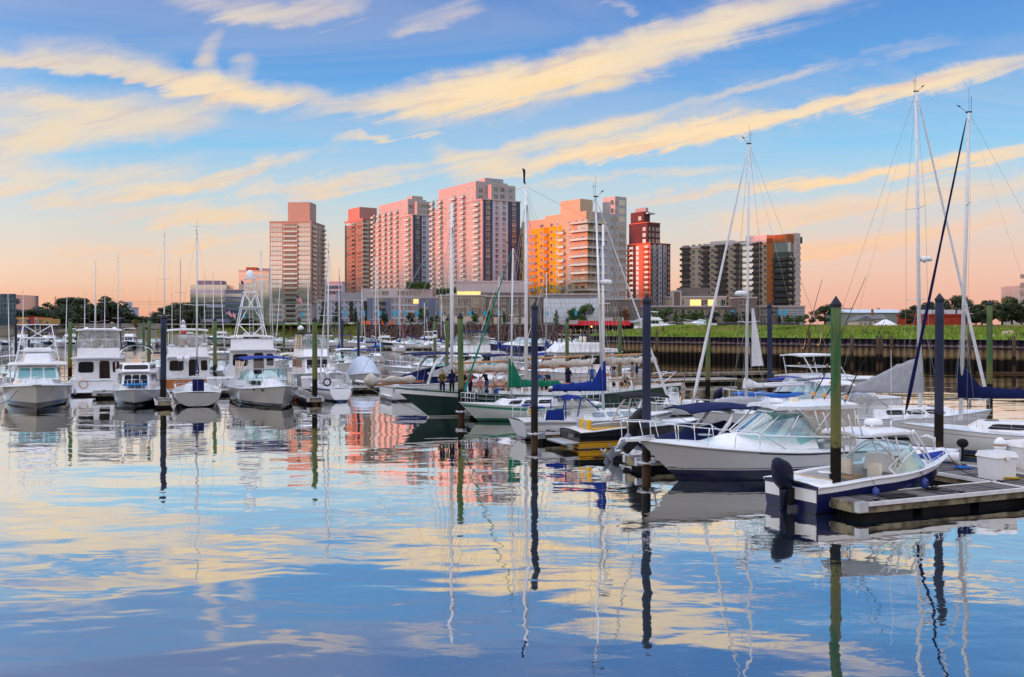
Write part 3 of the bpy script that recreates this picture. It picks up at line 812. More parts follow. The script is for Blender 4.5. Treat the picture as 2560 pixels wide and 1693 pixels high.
for x0, x1 in ((345, 436), (560, 612), (668, 802)):
    b5.vol(-.14, .1, b5.L(q5(x1)), b5.L(q5(x0)), 4, zt5 - 5.2, C_or, 'orange_wall')
b5.vol(-.10, .1, b5.L(q5(668)), b5.L(q5(612)), 4, zt5 - 5.4, pm('amber_panel', (.42, .19, .008), .6, var=.06, scale=.2), 'recess_wall')
b5.vol(-.10, .1, b5.L(q5(560)), b5.L(q5(455)), 4, zt5 - 5.4, C_or, 'recess_wall')
for x, w in ((190, 4.0), (312, 3.6), (500, 5.0), (643, 2.8), (812, 4.0)): b5.col('L', b5.L(q5(x)), z05, n5, fh5, balmesh(w, 1.4))
for x, w in ((262, 1.7), (372, 1.8), (585, 1.8), (695, 1.8), (755, 1.8), (893, 1.9)): b5.col('L', b5.L(q5(x)), z05 + .6, n5 + 1, fh5, winmesh(w, 2.0, 'w'), -.15)
wl5 = b5.L(q5(925)); wr5 = b5.Rr(q5(1275))
mb = MB()
mb.box(-1.8, wr5, -1.8, 0, -.25, 0, 1); mb.box(-1.8, 0, 0, wl5, -.25, 0, 1)
mb.box(-1.8, wr5, -1.8, -1.76, .08, 1.05, 0); mb.box(-1.8, -1.76, -1.76, wl5, .08, 1.05, 0); mb.box(-1.76, 0, wl5 - .04, wl5, .08, 1.05, 0); mb.box(wr5 - .04, wr5, -1.76, 0, .08, 1.05, 0)
mb.box(-1.84, wr5, -1.84, -1.72, 1.05, 1.12, 2); mb.box(-1.84, -1.72, -1.72, wl5, 1.05, 1.12, 2)
cb5 = mb.mesh('corner_balcony', [GR, C_rail, C_rail])
for i in range(10):
    z = 12.0 + i * 3.86
    put('corner_balcony', cb5, b5.root, loc=(0, 0, z))
    b5.put(winmesh(2.6, 2.4, 'd'), 'L', wl5 * .32, z + .05); b5.put(winmesh(1.6, 2.4, 'd'), 'L', wl5 * .75, z + .05)
    b5.put(winmesh(2.8, 2.4, 'd'), 'R', wr5 * .3, z + .05); b5.put(winmesh(2.2, 2.4, 'd'), 'R', wr5 * .72, z + .05)
for i in range(13):
    b5.put(winmesh(4.0, 2.5, 'b', GW if i < 10 else GG), 'R', R5 * .88, 10 + i * 3.86, -.5)
    b5.put(winmesh(2.2, 2.2, 'd'), 'R', R5 * .63, 10 + i * 3.86, -.12); b5.put(winmesh(1.2, 2.2, 'd'), 'R', R5 * .74, 10 + i * 3.86, -.5)
b5.put(winmesh(7, 4.2, 'b', GG), 'L', b5.L(q5(1030)), zt5 - 8.2); b5.put(winmesh(8, 4.2, 'b', GG), 'R', 8, zt5 - 8.2, -.12)

# red and plum stepped tower
b6 = Bld('apartment_tower', 'stepped plum coloured tower with glowing orange windows behind the white furled sail', 1626, 592, 37)
L6 = b6.L(1568); R6 = b6.Rr(1676); z6 = b6.zt(608); z6b = b6.zt(557, 8); z6c = b6.zt(531, 8, 10)
C_red = pm('red_panel', (.50, .15, .10), .6, var=.05, scale=.2)
b6.vol(0, R6, 0, L6, 0, z6, C_plum)
b6.cornice(0, R6, 0, L6, z6, C_red, .4, .3)
b6.vol(1.5, R6 * .72, 4, L6, z6, z6b, C_plum, 'upper_storey'); b6.cornice(1.5, R6 * .72, 4, L6, z6b, C_red, .4, .2)
b6.vol(2.5, R6 * .45, 8, L6 * .98, z6b, z6c, C_plum, 'top_storey')
b6.vol(4, R6 * .6, 6, 16, z6c - 1.5, z6c - .6, C_lg, 'roof_slab'); b6.vol(5, R6 * .42, 9, 18, z6c - .6, z6c + 2.6, C_gry, 'penthouse')
b6.vol(-.12, 0, 0, b6.L(1590), 0, z6 - .3, C_red, 'red_wall')
for i, (x0, x1) in enumerate(((.12, .28), (.40, .56), (.62, .80))): b6.vol(R6 * x0, R6 * x1, -.12, 0, 0, z6 - .4, C_gry if i % 2 == 0 else C_lg, 'grey_stripe')
for i in range(14):
    z = 6 + i * 3.02
    b6.put(winmesh(3.2, 2.2, 'd', GG), 'L', b6.L(1578), z + .3, -.05); b6.put(balmesh(4.4, 1.2, C_rust, False, True), 'L', b6.L(1573), z)
    b6.put(winmesh(2.2, 2.2, 'd', GG), 'L', b6.L(1594), z + .3, -.15)
    b6.put(winmesh(3.0, 2.2, 'd', GG), 'L', b6.L(1616), z + .3, -.15); b6.put(balmesh(4.2, 1.3, C_rust, False, True), 'L', b6.L(1617), z, -.12)
    for x, of in ((.06, 0), (.20, -.12), (.34, 0), (.48, -.12), (.71, -.12), (.91, 0)): b6.put(winmesh(1.3, 2.0, 'd'), 'R', R6 * x, z + .4, of)
for i in range(3):
    z = z6 + .7 + i * 3.6
    b6.put(winmesh(2.6, 2.2, 'd', GG), 'L', b6.L(1606), z, 1.5)
    for x in (.2, .38, .55, .66): b6.put(winmesh(1.4, 2.2, 'd'), 'R', R6 * x, z, 4)
b6.put(winmesh(2.4, 2.4, 'd', GG), 'L', b6.L(1592), z6b + 2, 2.5)

# long brown block at the end of the bank
b7 = Bld('apartment_block', 'long brown apartment block with green corner tower beyond the grassy bank', 1971, 530, 40)
q7 = lambda x: 1660 + x * .1786
L7 = b7.L(1700); R7 = b7.Rr(2003); z7 = b7.zt(592); lc7 = b7.L(1918)
b7.vol(1.5, R7 + 6, lc7, L7, 0, z7 - 2.2, C_tan)
b7.vol(1.2, R7 + 2, lc7, b7.L(q7(560)), z7 - 2.2, z7 - .2, C_w, 'parapet'); b7.vol(1.2, R7 + 2, b7.L(q7(560)), L7 + .2, z7 - 2.2, z7 - .8, C_w, 'parapet')
b7.vol(3, 9, b7.L(q7(1390)), b7.L(q7(1100)), z7 - .2, z7 + 2.4, C_w, 'penthouse'); b7.vol(3, 8, b7.L(q7(880)), b7.L(q7(600)), z7 - .8, z7 + 1.0, C_w, 'penthouse')
b7.vol(0, R7 * .9, 0, lc7, 0, z7 - 8, C_grn, 'corner_tower')
b7.vol(-.3, R7 * .5, lc7 - 4.2, lc7 + .2, 0, z7 - .1, C_rust, 'rust_wall'); b7.vol(-.3, R7 * .35, -.4, lc7, z7 - 2.6, z7 + 1.5, C_rust, 'rust_cornice')
b7.vol(-.1, R7 * .4, .2, lc7 - 4, z7 - 8, z7 - 2.6, GG, 'glazed_room')
b7.vol(R7 * .36, R7 * .80, -1.0, 5, 0, z7 + 2.2, C_w, 'white_fin'); b7.vol(R7 * .80, R7 * 1.05, -.4, 5, z7 - 3, z7 + .5, C_grn, 'green_cornice')
for x0, x1 in ((1040, 1075), (1132, 1290)): b7.vol(1.36, 1.5, b7.L(q7(x1)), b7.L(q7(x0)), 2, z7 - 2.6, C_brn, 'brown_wall')
n7 = 12; fh7 = 3.25
for i in range(n7):
    z = 9 + i * fh7
    for x, w in ((285, 7), (565, 5.5), (790, 8.5), (1015, 4.5), (1290, 5.5)): b7.put(balmesh(w, 1.6, C_rail, True, True), 'L', b7.L(q7(x)), z, 1.5)
    for x, w in ((393, 2.5), (478, 2.5), (660, 2.5), (925, 2.3), (1105, 2.8), (1200, 2.6), (1402, 2.6)):
        b7.put(winmesh(w, 2.1, 'w', GG if x in (1105, 1200) else GW), 'L', b7.L(q7(x)), z + .4, 1.36 if x in (1105, 1200) else 1.5)
    if z < z7 - 11:
        b7.put(balmesh(lc7 - 4.5, 1.9, C_rail, True, True), 'L', (lc7 - 4) / 2, z); b7.put(balmesh(R7 * .34, 1.6, C_rail, True, True), 'R', R7 * .17, z)
    for x in (.45, .57, .70): b7.put(winmesh(.75, 2.3, 'p'), 'R', R7 * x, z + .3, -1.0)
    b7.put(balmesh(3.2, 1.8, C_rail, True, True), 'R', R7 * .98, z, 3)

# low podium buildings along the far quay
def low(name, label, px0, px1, ytop, Y, mat, depth=20, rot=0.0, band=C_w):
    b = Bld(name, label, px0, Y, rot)
    Wd = b.Rr(px1); h = b.zt(ytop, Wd / 2)
    b.vol(0, Wd, 0, depth, 0, h, mat)
    if band: b.cornice(0, Wd, 0, depth, h, band, .7, .35)
    b.W = Wd; b.H = h
    return b
p1 = low('podium_building', 'pale grey four storey apartment wing below the glass tower', 793, 918, 753, 470, C_lg)
for i in range(4):
    z = 1.0 + i * 2.9
    for k in range(11):
        x = p1.W * (k + .5) / 11
        if k % 3 == 1: p1.put(balmesh(2.2, 1.1, C_rail, True, True), 'R', x, z)
        else: p1.put(winmesh(1.0, 1.9, 'w'), 'R', x, z + .4)
p1.vol(p1.W * .35, p1.W * 1.0, 4, 15, p1.H + .7, p1.H + 4.2, C_gry, 'upper_storey')
p2 = low('podium_building', 'slate blue and grey apartment wing with a roof terrace behind the quay trees', 918, 1092, 746, 452, C_lg)
for x0, x1 in ((0, .08), (.26, .34), (.74, .98)): p2.vol(p2.W * x0, p2.W * x1, -.3, 0, 0, p2.H - .1, C_slate, 'blue_wall')
for i in range(4):
    z = .8 + i * 2.95
    for x, w in ((.12, 1.4), (.18, 1.4), (.37, 1.4), (.43, 1.3), (.50, 1.5), (.57, 2.2), (.63, 2.2), (.70, 2.0)): p2.put(winmesh(w, 2.0, 'w'), 'R', p2.W * x, z + .3)
    for x in (.22,): p2.put(balmesh(2.6, 1.1, C_rail, True, True), 'R', p2.W * x, z)
    p2.put(winmesh(.9, .9, 'p'), 'R', p2.W * .86, z + .8, -.3)
p2.put(winmesh(3.0, 2.2, 'p', GL), 'R', p2.W * .71, .8 + 3 * 2.95 + .2, -.06, 'lit_window')
p2u = low('terrace_building', 'white curved terrace storey set back above the slate blue wing', 908, 1080, 722, 470, C_w, 14, 0, None)
for x in (.2, .32, .55, .66, .78): p2u.put(winmesh(3.4, 2.2, 'b'), 'R', p2u.W * x, p2u.H - 3.2)
p3 = low('podium_building', 'tan building with tall many paned windows on the quay', 1097, 1216, 741, 430, C_tan)
for i in range(3):
    z = .6 + i * 4.0
    for k, w in ((.06, 2.0), (.20, 3.8), (.34, 2.0), (.48, 3.8), (.62, 2.4), (.78, 4.2), (.92, 2.0)): p3.put(winmesh(w, 3.3, 'b', GG if i == 0 else GW), 'R', p3.W * k, z)
p3u = low('terrace_building', 'white flat roofed terrace pavilion with warm windows above the tan building', 1142, 1320, 706, 448, C_w, 22)
p3u.vol(0, p3u.W * .33, -.2, 0, .5, p3u.H - 4.2, GL, 'lit_glazing')
p3u.vol(p3u.W * .34, p3u.W, -.4, 0, 0, p3u.H - 4.6, C_brn, 'brown_wall')
p4 = low('podium_building', 'dark brown brick building with paired windows behind the quay lawn', 1217, 1356, 743, 424, C_brn)
for i in range(3):
    for k in (.16, .30, .52, .66, .82): p4.put(winmesh(1.9, 2.9, 'w', GG if i == 0 else GW), 'R', p4.W * k, .6 + i * 3.9)
p4.vol(p4.W * .04, p4.W * .10, -.8, 0, 0, p4.H - 1.0, C_tan, 'pilaster')
def screenmat():
    m = bpy.data.materials.new('perforated_screen'); m.use_nodes = True
    t = NT(m.node_tree); b = m.node_tree.nodes['Principled BSDF']
    tcn = t.node('ShaderNodeTexCoord')
    wv = t.node('ShaderNodeTexWave', wave_type='BANDS', bands_direction='Z'); t.l.new(tcn.outputs['Object'], wv.inputs[0]); wv.inputs['Scale'].default_value = 1.3; wv.inputs['Distortion'].default_value = 3.0; wv.inputs['Detail Scale'].default_value = .6
    t.l.new(t.mix(t.mr(wv.outputs[1], .3, .7, 0, .5), (.76, .82, .90), (.52, .60, .72)), b.inputs['Base Color']); b.inputs['Roughness'].default_value = .45
    return m
p5 = low('parking_garage', 'pale blue garage front of perforated screen panels behind the restaurant', 1358, 1502, 738, 424, C_gry, 20)
M_scr = screenmat(); sm = MB(); sm.box(.03, 1.47, -.35, -.28, .03, 2.0); sme = sm.mesh('screen_panel', M_scr)
for i in range(int(p5.W / 1.5)):
    for j in range(5): put('screen_panel', sme, p5.root, loc=(i * 1.5 + .2, 0, 1.2 + j * 2.05))
p6 = low('podium_building', 'low grey brown wing at the end of the garage screen', 1502, 1602, 750, 426, C_brn)
for i in range(2):
    for k in (.15, .35, .62, .85): p6.put(winmesh(2.2, 2.3, 'w'), 'R', p6.W * k, 1.2 + i * 4.4)
p7 = low('podium_building', 'long low podium with white roof edge below the brown apartment block', 1600, 1946, 768, 470, C_brn)
for k in range(14): p7.put(winmesh(3.0, 2.4, 'w'), 'R', p7.W * (k + .5) / 14, 4.6); 
for k in range(9): p7.put(winmesh(3.6, 2.6, 'b'), 'R', p7.W * (k + .6) / 9.4, .6)
p7b = low('screen_building', 'grey corner podium clad in a zigzag patterned screen', 1946, 2012, 768, 468, C_gry, 18)
zs = pm('zigzag_screen', (.34, .37, .42), .5, var=.3, scale=1.4); zm = MB()
for k in range(8):
    x0 = 0; 
    zm.add([(0, -.3, 0), (.5, -.36, .35), (1.0, -.3, 0), (1.0, -.3, .55), (.5, -.36, .9), (0, -.3, .55)], [(0, 1, 4, 5), (1, 2, 3, 4)]) if k == 0 else None
zme = zm.mesh('screen_panel', zs)
for i in range(int(p7b.W)):
    for j in range(7): put('screen_panel', zme, p7b.root, loc=(i * 1.0, 0, .4 + j * 1.05))
p8 = low('clubhouse', 'tan pavilion with glowing windows and white portal on the podium roof', 1676, 1816, 744, 486, C_tan, 16)
for x, w, e in ((.10, 2.6, GW), (.20, 2.8, GW), (.45, 5.5, GL), (.60, 3.0, GW), (.73, 3.2, GL), (.85, 4.5, GG), (.95, 2.0, GW)): p8.put(winmesh(w, 3.6, 'b', e), 'R', p8.W * x, p8.H - 4.6)
p8.vol(p8.W * .03, p8.W * .19, -1.2, 6, 0, p8.H + 3.4, C_w, 'portal')
p8.vol(p8.W * .055, p8.W * .165, -1.3, -1.15, 0, p8.H + 2.8, GW, 'portal_glass')
p8.vol(p8.W * .20, p8.W * .72, 5, 15, p8.H, p8.H + 5, C_brn, 'upper_storey')
p9 = low('pavilion', 'small dark entrance pavilion with white roof in the middle of the long podium', 1840, 1892, 746, 465, C_brn, 12)
for i in range(3): p9.put(winmesh(3.2, 2.6, 'w'), 'R', p9.W * .3, 1.0 + i * 4)

# offices beyond the glass tower
o1 = low('office_building', 'tilted mirror glass office stepping out over the trees', 476, 566, 712, 800, GB, 30, 4, None)
for j in range(8):
    o1.vol(-.2, o1.W + .2, -.25, 0, 3 + j * 3.9, 5.4 + j * 3.9, GG if j % 3 else C_lg, 'glass_band')
o1.vol(o1.W * .15, o1.W * .85, 4, 20, o1.H, o1.H + 3.5, C_slate, 'penthouse')
o2 = low('office_building', 'dark blue office between the mirror glass office and the cream office', 562, 606, 726, 790, C_slate, 20, 4)
for j in range(5): o2.vol(.5, o2.W - .5, -.2, 0, 6 + j * 4.2, 8.6 + j * 4.2, GB, 'glass_band')
o3 = low('office_building', 'cream office tower with striped upper floors beside the glass tower', 597, 672, 678, 830, pm('cream_panel', (.62, .58, .44), .6, var=.05, scale=.2), 25, 4)
for j in range(4): o3.vol(o3.W * .42, o3.W, -.2, 0, 26 + j * 4.6, 28.6 + j * 4.6, GB, 'glass_band')
o3.vol(o3.W * .2, o3.W * .55, 5, 20, o3.H, o3.H + 3.5, C_rust, 'penthouse'); o3.vol(o3.W * .7, o3.W, 5, 20, o3.H, o3.H + 2.5, C_slate, 'penthouse')
o4 = low('office_building', 'golden mirror glass office in front of the cream office', 612, 682, 708, 740, GG, 25, 4, None)
for i in range(7):
    for j in range(8): o4.put(winmesh(o4.W / 7 - .1, 3.5, 'p', GG, C_tan), 'R', o4.W * (i + .5) / 7, 2 + j * 3.7)
o5 = low('office_building', 'blue gridded glass office at the edge of the wooded hill', -30, 40, 737, 640, GB, 25, -6, None)
for i in range(9):
    for j in range(5): o5.put(winmesh(o5.W / 9 - .1, 3.0, 'p', GB, C_lg), 'R', o5.W * (i + .5) / 9, 5 + j * 3.1)
o6 = low('office_building', 'low grey office behind the glass tower', 812, 856, 706, 760, C_lg, 20)
for j in range(2): o6.vol(1, o6.W - 1, -.2, 0, o6.H - 9 + j * 4, o6.H - 6.6 + j * 4, GB, 'glass_band')
o7 = low('hilltop_building', 'pale block building on the wooded hill', 309, 332, 770, 900, C_lg, 14); 
for k in range(4): o7.put(winmesh(1.5, 1.5, 'p'), 'R', o7.W * (k + .5) / 4, o7.H - 3)
o7.vol(o7.W * .05, o7.W * .5, 2, 10, o7.H + .5, o7.H + 5.5, C_lg, 'upper_storey')
# coloured shop row on the far shore
for i, (a, c, y, mt, nm) in enumerate(((40, 73, 793, (.55, .27, .06), 'orange'), (73, 86, 792, (.55, .02, .02), 'red'), (86, 94, 794, (.42, .42, .44), 'grey'), (94, 109, 794, (.45, .24, .08), 'tan'), (109, 128, 797, (.50, .30, .12), 'pale orange'))):
    s_ = low('shop', nm + ' flat roofed shop in the row under the wooded hill', a, c - .3, y, 590, pm('shop_' + nm.replace(' ', '_'), mt, .7, var=.08), 12, 0, None)
    for k in range(max(1, int(s_.W / 2.4))): s_.put(winmesh(1.4, 2.0, 'd'), 'R', (k + .5) * s_.W / max(1, int(s_.W / 2.4)), s_.H - 3.2)
s_ = low('shed', 'long dark red shed along the far water edge', 20, 200, 812, 572, pm('dark_red_boards', (.22, .012, .012), .8, var=.15), 8, 0, None)
s_.vol(s_.W * .2, s_.W * .9, -1.5, 9, s_.H, s_.H + .3, pm('grey_roof', (.2, .2, .2), .7), 'roof')
for k in range(14): s_.put(winmesh(1.6, 1.8, 'd', GW, C_fdark), 'R', s_.W * (k + .5) / 14, s_.H - 2.6)
# bridge over the head of the harbour
br = thing('bridge', 'low grey road bridge crossing the head of the harbour', 'bridge')
mb = MB(); mb.box(-265, -150, 596, 606, 5.0, 6.2); mb.build('deck', C_conc, br)
mb = MB(); mb.box(-265, -150, 595.6, 595.9, 6.2, 7.2); mb.build('parapet', C_gry, br)
for k in range(9):
    mb = MB(); mb.box(-260 + k * 13, -258.6 + k * 13, 597, 605, -1, 5.0); mb.build('pier', C_gry, br)
# beyond the bank
def gable(name, label, px0, px1, yeave, yridge, Y, wall, roof, depth, along=True):
    b = low(name, label, px0, px1, yeave, Y, wall, depth, 0, None)
    rz = b.zt(yridge, b.W / 2); Wd = b.W
    mb = MB()
    if along: mb.add([(-.5, -.5, b.H), (Wd + .5, -.5, b.H), (Wd + .5, depth / 2, rz), (-.5, depth / 2, rz), (-.5, depth + .5, b.H), (Wd + .5, depth + .5, b.H)], [(0, 1, 2, 3), (3, 2, 5, 4), (0, 3, 4), (1, 5, 2)])
    else: mb.add([(-.5, -.5, b.H), (Wd / 2, -.5, rz), (Wd + .5, -.5, b.H), (-.5, depth, b.H), (Wd / 2, depth, rz), (Wd + .5, depth, b.H)], [(0, 1, 4, 3), (1, 2, 5, 4), (0, 2, 1), (3, 4, 5)])
    mb.build('roof', roof, b.root)
    return b
M_rg = pm('grey_shingle', (.16, .17, .18), .8, var=.15, scale=1.0); M_rl = pm('pale_metal_roof', (.55, .62, .68), .4, var=.05)
w1 = gable('warehouse', 'long grey green metal warehouse with pale roof beyond the bank', 2123, 2268, 782, 772, 400, pm('sage_metal', (.26, .28, .25), .6, var=.06), M_rl, 30)
for k in range(12): w1.vol(w1.W * k / 12, w1.W * k / 12 + .15, -.12, 0, 0, w1.H, C_gry, 'wall_rib')
h1 = gable('house', 'small cream house with grey shingle gables beyond the bank', 2142, 2186, 802, 789, 330, pm('cream_boards', (.60, .56, .44), .7, var=.06), M_rg, 9, False)
for x in (.25, .5, .75): h1.put(winmesh(1.1, 1.4, 'w'), 'R', h1.W * x, h1.H - 1.9)
h1.vol(-.6, h1.W * .55, -2, 0, h1.H - 2.6, h1.H - 2.3, M_rg, 'porch_roof'); h1.vol(-.4, -.2, -1.9, -1.7, 0, h1.H - 2.6, C_w, 'porch_post'); h1.vol(h1.W * .45, h1.W * .48, -1.9, -1.7, 0, h1.H - 2.6, C_w, 'porch_post')
h2 = gable('house', 'grey shingled house half hidden behind the cream house', 2176, 2215, 797, 786, 360, pm('grey_boards', (.33, .35, .36), .7, var=.06), M_rg, 9)
h2.vol(h2.W * .3, h2.W * .4, 3, 4, h2.H, h2.H + 3.5, C_rust, 'chimney')
for x in (.3, .7): h2.put(winmesh(1.0, 1.3, 'w'), 'R', h2.W * x, h2.H - 1.8)
r1 = low('red_building', 'low red brick building with rooftop units behind the bank', 2288, 2426, 790, 350, pm('red_brick', (.40, .055, .03), .8, var=.12, scale=.6), 16, 0, pm('red_coping', (.34, .05, .03), .7))
for x, w in ((.22, 3), (.45, 2), (.62, 4), (.80, 8)): r1.vol(r1.W * x, r1.W * x + w, 3, 6, r1.H + .7, r1.H + 2.2, M_rl, 'roof_unit')
for k in range(6): r1.vol(r1.W * k / 6, r1.W * k / 6 + .3, -.1, 0, 0, r1.H, MAT['red_coping'], 'pilaster')
e1 = low('office_building', 'striped concrete office just showing at the picture edge above the trees', 2549, 2620, 714, 420, C_conc, 16, 0, None)
for j in range(4): e1.vol(.3, e1.W, -.15, 0, 9 + j * 3.6, 10.8 + j * 3.6, GB, 'glass_band')
tent = MB(); tl = D(2184, 815, 320); tr_ = D(2236, 815, 320)
prof = [(0, .2), (.2, 1.2), (.45, 2.2), (.62, 2.3), (.8, 1.8), (1, .3)]
tent.loft([[Vector((lerp(tl.x, tr_.x, t), 320 + dy_ * 4, 5.6 + z_ * (1 if abs(dy_) < .5 else .55) * (0 if abs(dy_) > 1.2 else 1))) for t, z_ in prof] for dy_ in (-1.3, -1, 0, 1, 1.3)], closed=False, caps=False)
tent.build('shrink_wrapped_boat', M_whitecloth, label='white shrink wrapped boat stored beside the cream house', cat='boat')
# ---------------------------------------------------------------- boats: shared builder
def smooth(t): t = max(0, min(1, t)); return t * t * (3 - 2 * t)
class Boat:
    """local +x to the bow, +y to port, z = 0 at the water"""
    def __init__(s, name, label, L, B, fs, fm, fb, at, head, cat='boat', end='bow', rake=1.0, tr=.85, draft=.5, kind='power', trake=0.0, group=None, pw=2.3, fine=.62, n=22):
        s.L, s.B, s.fs, s.fm, s.fb, s.rake, s.tr, s.dr, s.kind, s.trake, s.pw, s.fine, s.n = L, B, fs, fm, fb, rake, tr, draft, kind, trake, pw, fine, n
        h = Vector((math.cos(R(head)), math.sin(R(head)), 0)); s.h = h
        p = Vector(at)
        if end == 'bow': p = p - h * (L / 2 - rake)
        elif end == 'stern': p = p + h * (L / 2)
        p.z = 0
        s.o = p
        s.root = thing(name, label, cat, p, R(head), group)
    def x(s, t): return -s.L / 2 + t * s.L
    def bd(s, t):
        if t < .42: k = s.tr + (1 - s.tr) * math.sin(t / .42 * PI / 2)
        else: k = max(0.0, 1 - ((t - .42) / .58) ** s.pw)
        return s.B / 2 * k
    def zs(s, t):
        if t < .4: return lerp(s.fs, s.fm, smooth(t / .4))
        return s.fm + (s.fb - s.fm) * ((t - .4) / .6) ** 1.5
    def sec(s, t):
        pts = []
        b, zs_ = s.bd(t), s.zs(t)
        if s.kind == 'power':
            wlk = .90 if t < .3 else .90 * max(0.0, 1 - ((t - .3) / .7) ** 1.9)
            bw = min(b, s.B / 2 * wlk * (s.tr + (1 - s.tr) * min(1, t / .42)) if t < .42 else s.B / 2 * wlk)
            zk = -s.dr * (1 - max(0, (t - .55) / .45) ** 2)
            prof = [(-1, 0.0, zk), (-.4, bw * .75, zk * .55), (0, bw, 0.02)]
            for q in (.12, .3, .55, .8, 1.0): prof.append((q, lerp(bw, b, q ** s.fine if t < .5 else q ** (s.fine + 1.2 * (t - .5))), zs_ * q))
        else:
            zk = -s.dr * (1 - abs((t - .47) / .53) ** 2.2) + (.12 * (1 - t / .47) ** 3 if t < .47 else 0)
            prof = []
            for i in range(9):
                a = PI / 2 * i / 8
                prof.append((0, b * math.sin(a) ** .75, zk + (zs_ - zk) * (1 - math.cos(a)) ** .9))
        for q, y, z in prof:
            sh = s.rake * (1 - max(0.0, min(1.0, z / max(zs_, .1)))) if z > 0 else s.rake
            x = s.x(t) - sh * smooth((t - .35) / .65) * (t ** 1.5) + s.trake * max(0, (z / zs_)) * (1 - t) ** 5
            pts.append(Vector((x, y, z)))
        return pts
    def sheer(s, t, side=1, inset=0.0, up=0.0):
        p = s.sec(t)[-1]
        y = max(0.0, p.y - inset)
        return Vector((p.x - (inset if p.y <= inset else 0), side * y, p.z + up))
    def hull(s, mat, deck=None, stripe=None):
        mb = MB(); rings = []
        ts = [i / s.n for i in range(s.n + 1)]
        for t in ts:
            p = s.sec(t if t < 1 else .9995)
            rings.append([Vector((q.x, q.y, q.z)) for q in reversed(p)] + [Vector((q.x, -q.y, q.z)) for q in p[1:]])
        mb.loft(rings, 0, caps=False, closed=False)
        o = len(mb.v); mb.add(rings[0], [tuple(range(len(rings[0])))], 0)
        s.hull_o = mb.build('hull', mat, s.root)
        return s.hull_o
    def deck(s, mat, cock=None, floor=.5, side=.35, camber=.06, t0=0.0, fmat=None, lmat=None):
        mb = MB(); N = 26
        def row(t, up=0.0):
            a = s.sheer(t)
            return [Vector((a.x, a.y * k, a.z + camber * (1 - k * k) * min(1, a.y) + up)) for k in (1, .66, .33, 0, -.33, -.66, -1)]
        if cock is None:
            mb.sheet([row(lerp(t0, .998, i / N)) for i in range(N + 1)])
        else:
            c0, c1 = cock
            mb.sheet([row(lerp(c1, .998, i / N)) for i in range(N + 1)])
            if c0 > 0.005: mb.sheet([row(lerp(0, c0, i / 3)) for i in range(4)])
            for sd in (1, -1):
                out, inn, low = [], [], []
                for i in range(11):
                    t = lerp(c0, c1, i / 10); p = s.sheer(t, sd)
                    out.append(p); q = Vector((p.x, sd * max(.05, abs(p.y) - side), p.z)); inn.append(q); low.append(Vector((q.x, q.y * .97, floor)))
                mb.sheet([out, inn], 0); mb.sheet([inn, low], 1)
            fl = MB(); A, B_ = [], []
            for i in range(11):
                t = lerp(c0, c1, i / 10); p = s.sheer(t); yy = max(.05, p.y - side) * .97
                A.append((p.x, yy, floor)); B_.append((p.x, -yy, floor))
            fl.sheet([A, B_]); fl.build('cockpit_floor', fmat or lmat or mat, s.root)
            for t in (c0, c1):
                p = s.sheer(t); yy = max(.05, p.y - side)
                mb.add([(p.x, yy, floor), (p.x, -yy, floor), (p.x, -yy, p.z), (p.x, yy, p.z)], [(0, 1, 2, 3)], 1)
                k = .33 * p.y
                mb.add([(p.x, yy, p.z), (p.x, -yy, p.z), (p.x, -k, p.z + camber), (p.x, k, p.z + camber)], [(0, 1, 2, 3)], 1)
        return mb.build('deck', [mat, lmat or mat], s.root)
    def rub(s, mat, r=.035, up=-.02, t0=0.0, name='rub_rail'):
        mb = MB()
        pts = [s.sheer(lerp(t0, .999, i / 30), 1, -.01, up) for i in range(31)]
        pts += [Vector((p.x, -p.y, p.z)) for p in reversed(pts[:-1])]
        mb.tube(pts, r, 6)
        return mb.build(name, mat, s.root)
    def stripe(s, mat, z_from_sheer, w, t0=0.0, t1=.995, name='stripe'):
        mb = MB()
        for sd in (1, -1):
            a, b = [], []
            for i in range(31):
                t = lerp(t0, t1, i / 30); p = s.sec(t); zs_ = s.zs(t)
                def at(z):
                    for q0, q1 in zip(p, p[1:]):
                        if q0.z <= z <= q1.z and q1.z > q0.z: return q0.lerp(q1, (z - q0.z) / (q1.z - q0.z))
                    return p[-1]
                for lst, z in ((a, zs_ - z_from_sheer), (b, zs_ - z_from_sheer - w)):
                    q = at(z); lst.append(Vector((q.x, sd * (q.y + .008), q.z)))
            mb.sheet([a, b])
        return mb.build(name, mat, s.root)
    def rail(s, t0, t1, h=.6, inset=.12, n=6, r=.014, mid=False, mat=None, both=True, wrap=True, name='rail', hb=None):
        mb = MB(); hb = h if hb is None else hb
        side_pts = [s.sheer(lerp(t0, t1, i / 14), 1, inset, lerp(h, hb, i / 14)) for i in range(15)]
        if wrap:
            pts = side_pts + [Vector((p.x, -p.y, p.z)) for p in reversed(side_pts)]
            mb.tube(pts, r)
        else:
            mb.tube(side_pts, r); mb.tube([Vector((p.x, -p.y, p.z)) for p in side_pts], r)
        if mid:
            low = [Vector((p.x, p.y, p.z - lerp(h, hb, i / 14) * .5)) for i, p in enumerate(side_pts)]
            mb.tube(low, r * .6); mb.tube([Vector((p.x, -p.y, p.z)) for p in low], r * .6)
        for i in range(n + 1):
            t = lerp(t0, t1, i / n); hh = lerp(h, hb, i / n)
            for sd in (1, -1):
                a = s.sheer(t, sd, inset); mb.cyl(a, a + Vector((0, 0, hh)), r * .9, n=5)
        return mb.build(name, mat or M_chrome, s.root)
